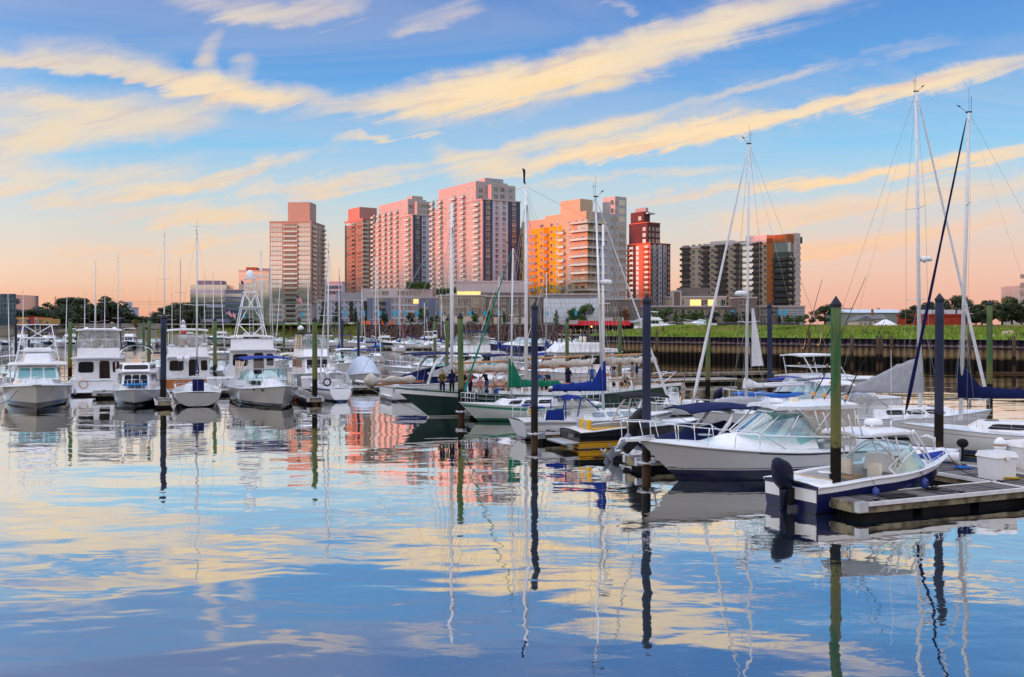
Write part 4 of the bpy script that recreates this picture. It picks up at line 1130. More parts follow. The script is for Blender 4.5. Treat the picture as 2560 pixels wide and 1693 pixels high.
    # a raked box: aft x0 .. fore x1, half widths w0, w1
    def house(s, x0, x1, w0, w1, z0, z1, rf=.5, ra=.1, ts=.1, mat=None, name='cabin', parent=None):
        b = [Vector((x0, -w0, z0)), Vector((x1, -w1, z0)), Vector((x1, w1, z0)), Vector((x0, w0, z0))]
        t = [Vector((x0 + ra, -w0 + ts, z1)), Vector((x1 - rf, -w1 + ts, z1)), Vector((x1 - rf, w1 - ts, z1)), Vector((x0 + ra, w0 - ts, z1))]
        mb = MB()
        # rounded corners: an eight-sided loft
        def ring(c, k):
            out = []
            for i in range(4):
                p, q, r_ = c[i - 1], c[i], c[(i + 1) % 4]
                d0 = (p - q); d1 = (r_ - q)
                c0 = min(k, d0.length * .3); c1 = min(k, d1.length * .3)
                out += [q + d0.normalized() * c0, q + (d0.normalized() * c0 + d1.normalized() * c1) * .3, q + d1.normalized() * c1]
            return out
        rg = [ring(b, .12), ring([lerp(p, q, .9) for p, q in zip(b, t)], .14), ring([p + (sum(t, Vector()) / 4 - p) * .04 for p in t], .14)]
        mb.loft(rg, 0, smooth=False)
        o = mb.build(name, mat or M_white, parent or s.root)
        s.q = {'S': (b[0], b[1], t[1], t[0]), 'F': (b[1], b[2], t[2], t[1]), 'P': (b[2], b[3], t[3], t[2]), 'A': (b[3], b[0], t[0], t[3])}
        s.hq = o
        return o
    def win(s, face, u0, u1, v0, v1, mat=None, name='window', th=.02, parent=None):
        q = s.q[face] if isinstance(face, str) else face
        def P(u_, v_): return q[0].lerp(q[1], u_).lerp(q[3].lerp(q[2], u_), v_)
        mb = MB(); c = .12
        # a pane with clipped corners
        du, dv = (u1 - u0) * c, (v1 - v0) * c
        pts = [P(u0 + du, v0), P(u1 - du, v0), P(u1, v0 + dv), P(u1, v1 - dv), P(u1 - du, v1), P(u0 + du, v1), P(u0, v1 - dv), P(u0, v0 + dv)]
        nr = (q[1] - q[0]).cross(q[3] - q[0]).normalized() * th
        mb.add([p - nr for p in pts] + [p + nr for p in pts], [tuple(range(8, 16))] + [(i, (i + 1) % 8, 8 + (i + 1) % 8, 8 + i) for i in range(8)])
        return mb.build(name, mat or M_dark, parent or s.hq)
    def wins(s, faces, u0, u1, v0, v1, k, mat=None, gap=.03):
        for f in faces:
            for i in range(k):
                a = lerp(u0, u1, i / k) + gap / 2; b = lerp(u0, u1, (i + 1) / k) - gap / 2
                if f == 'P': a, b = 1 - b, 1 - a
                s.win(f, a, b, v0, v1, mat)
    def shield(s, xa, xf, w, z0, h, rake, k=5, glass=None, frame=None, zf=None, pw=.55, name='windscreen', taper=.86, zaft=None):
        """curved windscreen, open aft"""
        glass = glass or M_teal; frame = frame or M_white
        zf = z0 if zf is None else zf
        def base(a):
            c = math.cos(a); x = xa + (xf - xa) * abs(c) ** pw; y = w * math.sin(a)
            return Vector((x, y, lerp(z0, zf, abs(c) ** pw)))
        def top(a):
            p = base(a); c = abs(math.cos(a)) ** pw
            hh = h if zaft is None else lerp(zaft, h, min(1, c * 1.6))
            return Vector((p.x - rake * (.25 + .75 * c), p.y * taper, p.z + hh))
        M_ = 6 * k
        A = [-PI / 2 + PI * i / M_ for i in range(M_ + 1)]
        fr = MB(); fr.tube([base(a) for a in A], .03); fr.tube([top(a) for a in A], .028)
        for i in range(k + 1):
            a = -PI / 2 + PI * i / k; fr.cyl(base(a), top(a), .024, n=6)
        root = fr.build(name, frame, s.root)
        for i in range(k):
            g = MB(); a0 = -PI / 2 + PI * i / k
            aa = [a0 + PI / k * j / 4 for j in range(5)]
            g.sheet([[base(a) for a in aa], [top(a) for a in aa]])
            g.build('pane', glass, root)
        return top
    def canopy(s, x0, x1, w, z, arch=.18, th=.05, mat=None, name='bimini', sagx=.1, wf=None, zf=None, n=9):
        mb = MB(); rows = []
        wf = w if wf is None else wf; zf = z if zf is None else zf
        for i in range(n):
            t = i / (n - 1); x = lerp(x0, x1, t)
            zz = lerp(z, zf, t) + sagx * math.sin(PI * t) + .012 * math.sin(t * PI * 6)
            ww = lerp(w, wf, t)
            rows.append([Vector((x, ww * math.sin(a), zz - arch * (abs(math.sin(a)) ** 3))) for a in [PI / 2 * (j / 6 - 1) for j in range(13)]])
        mb.sheet(rows, th=th)
        return mb.build(name, mat or M_navy, s.root)
    def bars(s, segs, r=.02, mat=None, name='frame', parent=None, mirror=True):
        if name == 'hardtop_frame':
            for sg in segs:
                for k in (1, -1):
                    mb = MB(); mb.tube([(p[0], k * p[1], p[2]) for p in sg], r, 6); mb.build('frame_tube', mat or M_chrome, parent or s.root)
            return None
        mb = MB()
        for sg in segs:
            mb.tube(sg, r, 6)
            if mirror: mb.tube([(p[0], -p[1], p[2]) for p in sg], r, 6)
        return mb.build(name, mat or M_chrome, parent or s.root)
    def mast(s, x, z0, ztop, r=.09, mat=None, spr=((.5, 1.0),), boom=None, cover=None, stay=None, staymat=None, stayr=.07, rig=True, head=True, beamy=None, boomz=None, lean=0.0, radar=None, back=True, coverh=1.0, cover_up=None, fall=.28):
        T = Vector((x - lean, 0, ztop)); B0 = Vector((x, 0, z0)); mat = mat or M_alup
        mb = MB(); mb.cyl(B0, T, r * .92, r * .62, n=10)
        m = mb.build('mast', mat, s.root)
        if head:
            hb = MB(); hb.box(T.x - .12, T.x + .15, -.04, .04, T.z, T.z + .06); hb.tube([T + Vector((.15, 0, .1)), T + Vector((.45, .05, .32))], .009); hb.cyl(T + Vector((.36, .05, .30)), T + Vector((.54, .05, .38)), .035, .01, 6)
            hb.tube([T + Vector((-.1, 0, .1)), T + Vector((-.1, 0, .75))], .008); hb.tube([T + Vector((-.1, -.22, .55)), T + Vector((-.1, .22, .55))], .008); hb.tube([T + Vector((0, 0, .05)), T + Vector((0, 0, 1.1))], .006)
            hb.build('masthead_gear', M_rubber, m)
        w = MB(); yb = beamy or s.B * .42
        for f, ln in spr:
            p = B0.lerp(T, f); sp = MB()
            for sd in (1, -1): sp.cyl(p, p + Vector((-.12, sd * ln, .06)), .028, .016, 6)
            sp.build('spreader', mat, m)
        if rig:
            for sd in (1, -1):
                tips = [B0.lerp(T, f) + Vector((-.12, sd * ln, .06)) for f, ln in spr]
                w.tube([Vector((x - .2, sd * yb, z0 - .2))] + tips + [T], .009, 4)
                w.tube([Vector((x + .4, sd * yb, z0 - .2)), B0.lerp(T, spr[0][0])], .008, 4)
                w.tube([Vector((x - .6, sd * yb, z0 - .2)), B0.lerp(T, spr[0][0])], .008, 4)
            if back: w.tube([Vector((s.x(0) + .1, 0, s.fs + .1)), T], .009, 4)
            w.build('standing_rigging', M_wire, m)
        if boom:
            bz = boomz or z0 + 1.0; e = Vector((x - boom, 0, bz + .06)); bb = MB(); bb.cyl((x - .1, 0, bz), e, .075, .06, 8)
            bo = bb.build('boom', mat, m)
            if cover:
                cv = MB(); rings = []
                up = cover_up or .9
                for i in range(17):
                    t = i / 16; cx = lerp(x + .12, x - boom + .15, t)
                    hh = coverh * (up * (1 - smooth(t / fall)) + lerp(.42, .20, t)) + .025 * math.sin(t * 23) + .03 * math.sin(t * 41 + 1); ww = .17 - .06 * t + .02 * math.sin(t * 31)
                    zz = bz + .06 * t - .10
                    rings.append([Vector((cx, ww * math.cos(a) * (1.0 if math.sin(a) < 0 else (1 - .55 * math.sin(a))), zz + (hh * math.sin(a) if math.sin(a) > 0 else .10 * math.sin(a)))) for a in [2 * PI * j / 12 for j in range(12)]])
                cv.loft(rings); cv.build('sail_cover', cover, bo)
            tl = MB(); tl.tube([e, T], .006, 4); tl.tube([e + Vector((.5, 0, 0)), Vector((x - boom + .8, 0, s.fm + .2))], .01, 4); tl.build('running_rigging', M_rope, m)
        if stay:
            a = Vector(stay); b = T + Vector((.1, 0, -.25)); sg = MB(); k = 22; rng = random.Random(int(x * 97 + ztop * 31))
            pts = [a.lerp(b, i / k) for i in range(k + 1)]
            sg.tube(pts, [.02] + [stayr * (1.15 - .75 * i / k) * rng.uniform(.88, 1.12) for i in range(1, k)] + [.015], 8)
            sg.build('furled_headsail', staymat or M_whitecloth, m)
        if radar:
            p = B0.lerp(T, radar); rd = MB(); rd.lathe(p + Vector((.42, 0, 0)), [(.05, -.14), (.30, -.12), (.34, 0), (.28, .12), (.05, .15)], 14); rd.tube([p, p + Vector((.4, 0, -.2))], .03)
            rd.build('radar_dome', M_white, m)
        return m
    def outboard(s, x, y, z, tilt=0.0, cowl=None, leg=None, parent=None, sc=1.0):
        o = put('outboard_motor', None, s.root, loc=(x, y, z)); o.rotation_euler = (0, R(tilt), 0); o.scale = (sc, sc, sc)
        def ring(zz, a, b, cx, tip):
            return [Vector((cx + a * math.copysign(abs(math.cos(t)) ** .6, math.cos(t)), b * math.copysign(abs(math.sin(t)) ** .7, math.sin(t)), zz - tip * math.cos(t))) for t in [2 * PI * j / 18 for j in range(18)]]
        mb = MB(); mb.loft([ring(*q) for q in ((.22, .20, .13, -.26, 0), (.34, .30, .19, -.31, .02), (.55, .37, .235, -.36, .04), (.82, .37, .245, -.40, .06), (1.02, .33, .22, -.43, .09), (1.12, .24, .16, -.45, .09), (1.16, .10, .07, -.46, .05))])
        mb.build('cowling', cowl or pm('engine_navy', (.004, .008, .032), .3, var=.05, spec=.18), o)
        lg = leg or MAT.get('engine_navy', M_rubber)
        mb = MB(); mb.loft([ring(*q) for q in ((.24, .19, .12, -.26, 0), (.0, .16, .10, -.26, 0), (-.35, .13, .07, -.27, 0), (-.52, .17, .05, -.30, 0), (-.56, .34, .05, -.38, 0), (-.60, .16, .04, -.32, 0), (-.85, .13, .05, -.32, 0), (-1.0, .08, .03, -.30, 0), (-1.22, .06, .012, -.26, 0))])
        mb.sph((-.36, 0, -.90), .30, .085, .085, 10, 8); mb.build('lower_unit', lg, o)
        mb = MB()
        for k in range(3):
            a = k * 2 * PI / 3; mb.add([(-.66, 0, -.92), (-.70, .18 * math.cos(a) - .05 * math.sin(a), -.92 + .18 * math.sin(a) + .05 * math.cos(a)), (-.64, .2 * math.cos(a + .5), -.92 + .2 * math.sin(a + .5))], [(0, 1, 2)])
        mb.build('propeller', M_chrome, o)
        mb = MB(); mb.box(-.24, .06, -.14, .14, -.30, .25); mb.build('bracket', M_rubber, o)
        return o
    def box(s, x0, x1, y0, y1, z0, z1, mat, name, parent=None):
        mb = MB(); mb.rbox(x0, x1, y0, y1, z0, z1, 0, .07); return mb.build(name, mat, parent or s.root)
    def fenders(s, spots, mat=None):
        for t, sd in spots:
            p = s.sheer(t, sd, -.12, -.25); mb = MB(); mb.lathe(p + Vector((0, 0, -.55)), [(.03, 0), (.11, .06), (.12, .35), (.11, .48), (.03, .55)], 10); mb.tube([p, s.sheer(t, sd, .05, .05)], .01)
            mb.build('fender', mat or M_white, s.root)
WHITE, BLK, NVY = (.84, .86, .89), (.006, .006, .008), (.008, .014, .065)
M_seat = pm('tan_vinyl', (.50, .36, .22), .5, var=.08)
M_seatc = pm('cream_vinyl', (.66, .60, .50), .5, var=.06)

def flag(root, p, h, w=.9, hh=.55, name='flag', droop=.6, seed=1):
    """striped ensign hanging from a staff"""
    mb = MB(); mb.cyl(p, p + Vector((0, 0, h)), .02, .015, 6)
    st = mb.build(name + '_staff', M_alup, root)
    top = p + Vector((0, 0, h - .05))
    def pt(u_, v_): return top + Vector((u_ * w * (1 - droop * .55), .06 * math.sin(u_ * 7 + seed), -v_ * hh - droop * w * u_ * .8 - .03 * math.sin(u_ * 9)))
    for mi, mt in ((0, pm('flag_red', (.50, .03, .04), .8)), (1, pm('flag_white', (.75, .75, .75), .8))):
        f = MB()
        for k in range(7):
            if k % 2 != mi: continue
            f.sheet([[pt(u_ / 6, k / 7) for u_ in range(7)], [pt(u_ / 6, (k + 1) / 7) for u_ in range(7)]])
        f.build('stripes', mt, st)
    f = MB(); f.sheet([[pt(u_ / 10, 0) + Vector((0, -.012, 0)) for u_ in range(5)], [pt(u_ / 10, .57) + Vector((0, -.012, 0)) for u_ in range(5)]]); f.sheet([[pt(u_ / 10, 0) + Vector((0, .012, 0)) for u_ in range(5)], [pt(u_ / 10, .57) + Vector((0, .012, 0)) for u_ in range(5)]])
    f.build('canton', pm('flag_blue', (.02, .03, .16), .8), st)
# ---------------------------------------------------------------- boats in the near slips
U = Vector((.934, .358, 0)); V_ = Vector((-.358, .934, 0))
M_teal2 = clearmat('pale_tinted_glass', (.55, .86, .84), .2)
H_white = bandmat('hull_white', [(.05, BLK), (.13, NVY), (9, WHITE)])
H_plain = bandmat('hull_plain_white', [(.08, (.05, .055, .07)), (9, WHITE)])
H_sail = bandmat('hull_red_bottom', [(.07, (.16, .02, .015)), (.10, WHITE), (.14, NVY), (9, WHITE)])

# blue dual console
b = Boat('dual_console_boat', 'navy blue and white open motorboat with hardtop and outboard beside the near dock', 7.4, 2.6, .86, 1.0, 1.40, W(1976, 1273), 28, end='stern', rake=1.1, tr=.92)
b.hull(bandmat('hull_navy', [(.03, BLK), (9, (.008, .012, .075))], .25, .12, .03))
b.stripe(M_white, 0, .22, .0); b.rub(M_white, .04)
b.deck(M_white, (.10, .66), .32, .26, .08, lmat=M_white, fmat=pm('cockpit_gelcoat', (.72, .74, .76), .4, var=.04))
mb = MB(); mb.box(-3.725, -3.66, -1.12, 1.12, .36, .74); mb.box(-3.66, -2.95, -1.0, 1.0, .30, .62); mb.box(-3.45, -2.96, -1.02, -.55, .6, .98); mb.box(-3.45, -2.96, .3, 1.02, .6, .98); mb.build('transom_well', M_white, b.root)
b.outboard(-3.78, -.08, .46, 4, sc=.98)
b.box(-2.9, -2.45, -.95, .95, .34, .72, M_seat, 'stern_seat'); b.box(-2.95, -2.82, -.95, .95, .72, 1.0, M_seat, 'stern_backrest')
for y in (-.62, .62):
    st = b.box(-.62, -.08, y - .28, y + .28, .62, .82, M_seat, 'helm_seat'); b.box(-.72, -.56, y - .28, y + .28, .82, 1.35, M_seatc, 'backrest', st)
    mb = MB(); mb.cyl((-.35, y, .32), (-.35, y, .62), .09); mb.build('pedestal', M_white, st)
b.house(.45, 1.6, .95, .85, .9, 1.5, .55, .0, .12, M_white, 'console')
mb = MB(); mb.tube([(.40, -.62 + .17 * math.cos(a), 1.32 + .17 * math.sin(a)) for a in [2 * PI * j / 16 for j in range(16)]], .015, 5, closed=True); mb.tube([(.40, -.79, 1.32), (.40, -.45, 1.32)], .012); mb.tube([(.40, -.62, 1.15), (.45, -.62, 1.32)], .012); mb.build('steering_wheel', M_rubber, b.root)
b.shield(-.25, 1.95, 1.16, .98, .80, .75, 5, M_glass, M_white, 1.08, .5, zaft=.22)
mb = MB(); mb.lathe((0, 0, 0), [(.01, 0), (.42, .01), (.45, .03), (.42, .05), (.01, .05)], 20); o = mb.build('table', M_white, b.root, loc=(-1.9, .1, 1.02)); o.scale = (1, .75, 1); mb = MB(); mb.cyl((0, 0, -.7), (0, 0, 0), .04); mb.build('table_leg', M_alu, o)
# hardtop on white pipe frame
ht = MB(); rows_ = []
for i in range(11):
    t = i / 10; x = lerp(-1.55, 1.0, t); w = 1.08 * (1 - .25 * abs(2 * t - 1) ** 6); rows_.append([Vector((x, w * k, 2.22 + .07 * (1 - k * k) + .05 * math.sin(PI * t))) for k in (-1, -.8, -.4, 0, .4, .8, 1)])
ht.sheet(rows_, th=.07); ho = ht.build('hardtop', M_white, b.root)
b.bars([[(-.15, 1.10, .95), (-.30, 1.02, 1.7), (-.55, .95, 2.36)], [(.15, 1.12, .95), (0, 1.02, 1.8), (-.1, .95, 2.37)], [(1.9, .72, 1.05), (1.2, .85, 1.75), (.55, .92, 2.36)], [(2.15, .62, 1.08), (1.45, .80, 1.8), (.85, .88, 2.36)],
        [(-.2, 1.08, 1.0), (.25, 1.06, 1.48), (.95, .98, 1.78), (1.6, .82, 1.55), (2.1, .66, 1.1)], [(-.3, 1.02, 1.6), (-1.2, .98, 2.33)]], .032, M_white, 'hardtop_frame')
mb = MB(); mb.lathe((.1, .1, 2.48), [(.05, 0), (.30, .02), (.31, .12), (.25, .2), (.05, .23)], 16); mb.build('radar_dome', M_white, ho)
mb = MB(); mb.cyl((.6, -.2, 2.44), (.6, -.2, 5.0), .014, .006, 5); mb.cyl((.6, -.2, 2.44), (.6, -.2, 2.62), .03, n=6); mb.build('antenna', M_white, ho)
b.box(-1.30, -1.05, -.75, .75, 2.28, 2.34, M_red, 'life_jackets', ho)
for k in range(6):
    mb = MB(); y = -.9 + k * .36; mb.cyl((-1.5, y, 2.30), (-1.75, y, 2.95), .022, n=6); mb.build('rod_holder', M_white, ho)
bc = MB(); bc.sheet([[Vector((lerp(2.05, 3.35, i / 8), b.bd((lerp(2.05, 3.35, i / 8) + 3.7) / 7.4) * .80 * k, lerp(1.22, 1.34, i / 8) + .10 * (1 - k * k))) for k in (-1, -.6, -.2, .2, .6, 1)] for i in range(9)])
bc.build('bow_cover', M_royal, b.root)
b.rail(.74, .97, .16, .08, 3, .012, name='bow_rail'); b.fenders([(.30, -1), (.62, -1)], pm('blue_fender', (.02, .05, .25), .4))
mb = MB(); p = b.sheer(.60, -1); mb.tube([p + Vector((0, 0, .03)), p + Vector((.1, -.12, -.3)), p + Vector((.2, -.30, -.42))], .014); p = b.sheer(.95, -1); mb.tube([p, p + Vector((.1, -.4, -.5)), p + Vector((.3, -.9, -.7))], .014); mb.build('dock_line', M_rubber, b.root)

# white express cruiser
b = Boat('express_cruiser', 'large white express fishing boat with navy waterline, bow pulpit and white hardtop', 11.0, 3.6, 1.0, 1.06, 1.62, W(1697, 1201), 201, rake=1.75, tr=.9, fine=.75)
b.hull(bandmat('hull_express', [(.44, NVY), (.48, WHITE), (.51, NVY), (9, WHITE)], .16, .5, .08)); b.rub(M_white, .05, -.02)
b.rub(pm('rub_grey', (.25, .26, .28), .4), .016, -.06, name='rub_strake')
b.deck(M_white, (.06, .36), .75, .35, .12)
b.house(-1.6, 4.3, 1.42, .28, 1.12, 1.70, 2.6, .0, .30, M_white, 'trunk_cabin')
mb = MB(); mb.lathe((2.6, 0, 1.66), [(.3, 0), (.3, .03), (.02, .05)], 16); mb.build('deck_hatch', M_teal2, b.root)
b.stripe(M_navy, -.02 + .10, .035, .1, .62, 'side_stripe')
top = b.shield(-3.0, 1.3, 1.45, 1.50, .80, 1.25, 7, M_teal2, M_white, 1.70, .5, zaft=.2)
hr = MB(); rows_ = []
for i in range(11):
    t = i / 10; x = lerp(-3.4, .1, t); w = 1.45 * (1 - .35 * max(0, t - .7) / .3)
    rows_.append([Vector((x, w * k, 2.68 + .10 * (1 - k * k) - .10 * t * t)) for k in (-1, -.9, -.5, 0, .5, .9, 1)])
hr.sheet(rows_, th=.08); ho = hr.build('hardtop', M_white, b.root)
for sd in (1, -1):
    ed = [Vector((x, sd * (1.46 * (1 - .35 * max(0, (x + 3.4) / 3.5 - .7) / .3)), 0)) for x in [-3.38 + i * .05 for i in range(69)]]
    mb = MB(); mb.sheet([[p + Vector((0, 0, 2.74)) for p in ed], [p + Vector((0, 0, 2.62 - .045 * abs(math.sin(i * 1.57)))) for i, p in enumerate(ed)]]); mb.build('scalloped_trim', M_whitecloth, ho)
b.bars([[(-3.3, 1.42, 1.1), (-3.2, 1.42, 2.7)], [(-1.2, 1.42, 1.55), (-2.2, 1.42, 2.7)], [(-2.2, 1.45, 1.45), (-.6, 1.30, 2.7)], [(-.2, 1.3, 1.6), (-.9, 1.25, 2.68)], [(1.2, .5, 1.75), (-.2, .8, 2.62)]], .026, M_chrome, 'hardtop_frame')
for sd in (1, -1):
    mb = MB(); mb.panel([(-3.3, sd * 1.44, 1.2), (-1.6, sd * 1.44, 1.5), (-.7, sd * 1.34, 2.62), (-3.3, sd * 1.44, 2.66)], .008); mb.build('side_curtain', M_vinyl, b.root)
mb = MB(); mb.panel([(-3.32, 1.42, 1.1), (-3.32, -1.42, 1.1), (-3.32, -1.42, 2.64), (-3.32, 1.42, 2.64)], .008); mb.build('aft_curtain', M_vinyl, b.root)
for y in (-.7, .7):
    st = b.box(-2.6, -2.1, y - .3, y + .3, 1.0, 1.25, M_white, 'helm_seat'); b.box(-2.7, -2.55, y - .3, y + .3, 1.25, 1.85, M_white, 'backrest', st)
b.box(-1.7, -.8, -1.2, 1.2, 1.1, 1.65, pm('teal_dash', (.30, .62, .62), .4), 'dash')
mb = MB(); mb.box(4.9, 6.05, -.28, .28, 1.57, 1.67); mb.build('pulpit', M_white, b.root)
b.bars([[(6.0, .26, 1.66), (6.05, .27, 2.31), (5.2, .42, 2.28), (3.6, 1.15, 2.08), (1.4, 1.62, 1.88), (.2, 1.72, 1.21)], [(5.1, .3, 1.66), (5.2, .42, 2.28)], [(4.2, .75, 1.56), (4.3, .88, 2.18)], [(3.2, 1.12, 1.41), (3.2, 1.25, 2.04)], [(2.2, 1.38, 1.26), (2.2, 1.48, 1.96)], [(1.2, 1.55, 1.16), (1.3, 1.6, 1.86)], [(6.05, .27, 2.31), (6.05, 0, 2.31)]], .020, M_chrome, 'bow_rail')
mb = MB(); mb.tube([(4.8, .0, 1.72), (6.2, 0, 1.63), (6.35, 0, 1.32)], .05); mb.tube([(6.3, -.2, 1.27), (6.4, 0, 1.22), (6.3, .2, 1.27)], .035); mb.build('anchor', M_alu, b.root)
mb = MB(); mb.lathe((-.6, 0, 2.78), [(.05, 0), (.28, .02), (.28, .14), (.05, .2)], 14); mb.build('radar_dome', M_white, ho)
mb = MB(); mb.box(-1.6, -1.3, -.1, .1, 2.78, 2.98); mb.build('search_light', M_cream, ho)
for y, lx in ((-1.1, -2.2), (.9, -1.8), (-.4, -2.6)):
    rd = MB(); rd.tube([(-3.1, y, 2.7), (-3.1 + lx * .3, y, 3.7), (-3.1 + lx, y * 1.3, 6.0)], [.03, .022, .01]); ro = rd.build('fishing_rod', M_rubber, b.root)
    rl = MB(); rl.sph((-3.25, y, 3.0), .10, .07, .10, 8, 6); rl.sph((-3.5, y, 3.5), .05, .05, .05, 6, 4); rl.build('reel', M_spar, ro)
b.fenders([(.2, 1)])

# black and yellow tow boat
b = Boat('tow_boat', 'black and yellow tow sports boat with white tower and yellow seats', 7.2, 2.5, .84, 1.0, 1.14, W(1424, 1119), 21, end='stern', rake=1.0, tr=.94)
b.hull(bandmat('hull_black_yellow', [(.05, BLK), (.30, (.78, .40, .01)), (.34, BLK), (.37, (.78, .40, .01)), (9, (.010, .010, .014))], .1, .7, .04)); b.rub(M_alu, .025)
M_yel = pm('yellow_vinyl', (.75, .40, .015), .45, var=.06); M_gv = pm('grey_vinyl', (.40, .42, .45), .5, var=.06)
b.deck(M_white, (.10, .66), .35, .24, .06, lmat=M_gv)
b.box(-4.35, -3.55, -1.05, 1.05, .26, .36, M_gv, 'swim_platform')
for y in (-.55, .15):
    st = b.box(-3.45, -2.95, y - .3, y + .32, .70, .84, M_gv, 'stern_seat'); b.box(-3.02, -2.82, y - .3, y + .02, .84, 1.35, M_yel, 'backrest', st); b.box(-3.02, -2.84, y + .04, y + .30, .84, 1.33, M_gv, 'backrest', st)
b.box(-3.4, -2.95, -1.02, 1.0, .36, .69, M_rubber, 'engine_hatch')
b.box(-2.7, -.4, -.98, -.55, .36, .80, M_yel, 'side_bench'); b.box(-2.7, .6, .55, .98, .36, .80, M_yel, 'side_bench'); b.box(-.7, -.2, -.9, -.3, .36, 1.1, M_yel, 'helm_seat')
b.shield(.1, 1.35, 1.0, .88, .42, .45, 5, M_teal2, M_alu, .95, .6)
mb = MB(); mb.sheet([[Vector((x, b.bd((x + 3.6) / 7.2) * .85 * k, b.zs((x + 3.6) / 7.2) + .10 * (1 - k * k))) for k in (-1, -.5, 0, .5, 1)] for x in (1.3, 1.8, 2.3, 2.8, 3.2)]); mb.build('foredeck', M_white, b.root)
b.bars([[(-.9, 1.05, .9), (-.5, 1.0, 1.7), (-.15, .8, 2.25), (-.1, 0, 2.35)], [(.2, 1.05, .95), (.1, 1.0, 1.7), (.1, .8, 2.22), (.12, 0, 2.33)], [(-.75, 1.03, 1.2), (.15, 1.02, 1.3)], [(-.4, .98, 1.8), (.1, .96, 1.8)]], .045, M_white, 'tow_tower')
b.canopy(-1.2, 1.3, .95, 2.42, .12, .04, M_black, 'bimini', .10)
# motorboat under a navy cover with its outboard tilted
b = Boat('covered_motorboat', 'white motorboat under a navy cover with white arch and tilted dark outboard', 7.4, 2.5, .72, .82, 1.05, W(1600, 1153), 21, end='stern', rake=1.0, tr=.92)
b.hull(bandmat('hull_white_navy_top', [(.04, BLK), (.45, WHITE), (9, NVY)], .15, .5)); b.rub(M_white, .03)
b.deck(M_white)
cv = MB(); cv.sheet([[Vector((x, b.bd((x + 3.7) / 7.4) * .98 * k, b.zs((x + 3.7) / 7.4) + h_ * (1 - abs(k) ** 2.2))) for k in (-1, -.85, -.5, 0, .5, .85, 1)] for x, h_ in ((-3.0, .08), (-2.6, .30), (-1.5, .42), (-.4, .60), (.5, .75), (1.2, .55), (2.2, .2), (3.2, .05))]); cv.build('boat_cover', M_navy, b.root)
b.box(-4.2, -3.5, -1.0, 1.0, .22, .30, M_white, 'swim_platform')
b.outboard(-3.95, .30, .62, 48, cowl=pm('engine_black', (.006, .006, .009), .3, var=.05, spec=.2), leg=pm('engine_grey', (.20, .23, .27), .35, var=.05), sc=1.25)
b.bars([[(-.6, 1.12, .9), (.05, 1.08, 1.6), (.35, .9, 2.05), (.4, 0, 2.1)]], .10, M_white, 'arch')
b.canopy(-1.9, 1.9, 1.18, 2.20, .16, .05, M_navy, 'bimini', .16)
b.bars([[(-1.8, 1.1, 2.1), (-.2, 1.12, 1.2)], [(1.7, 1.1, 2.1), (.2, 1.12, 1.2)]], .014, M_chrome, 'bimini_frame')

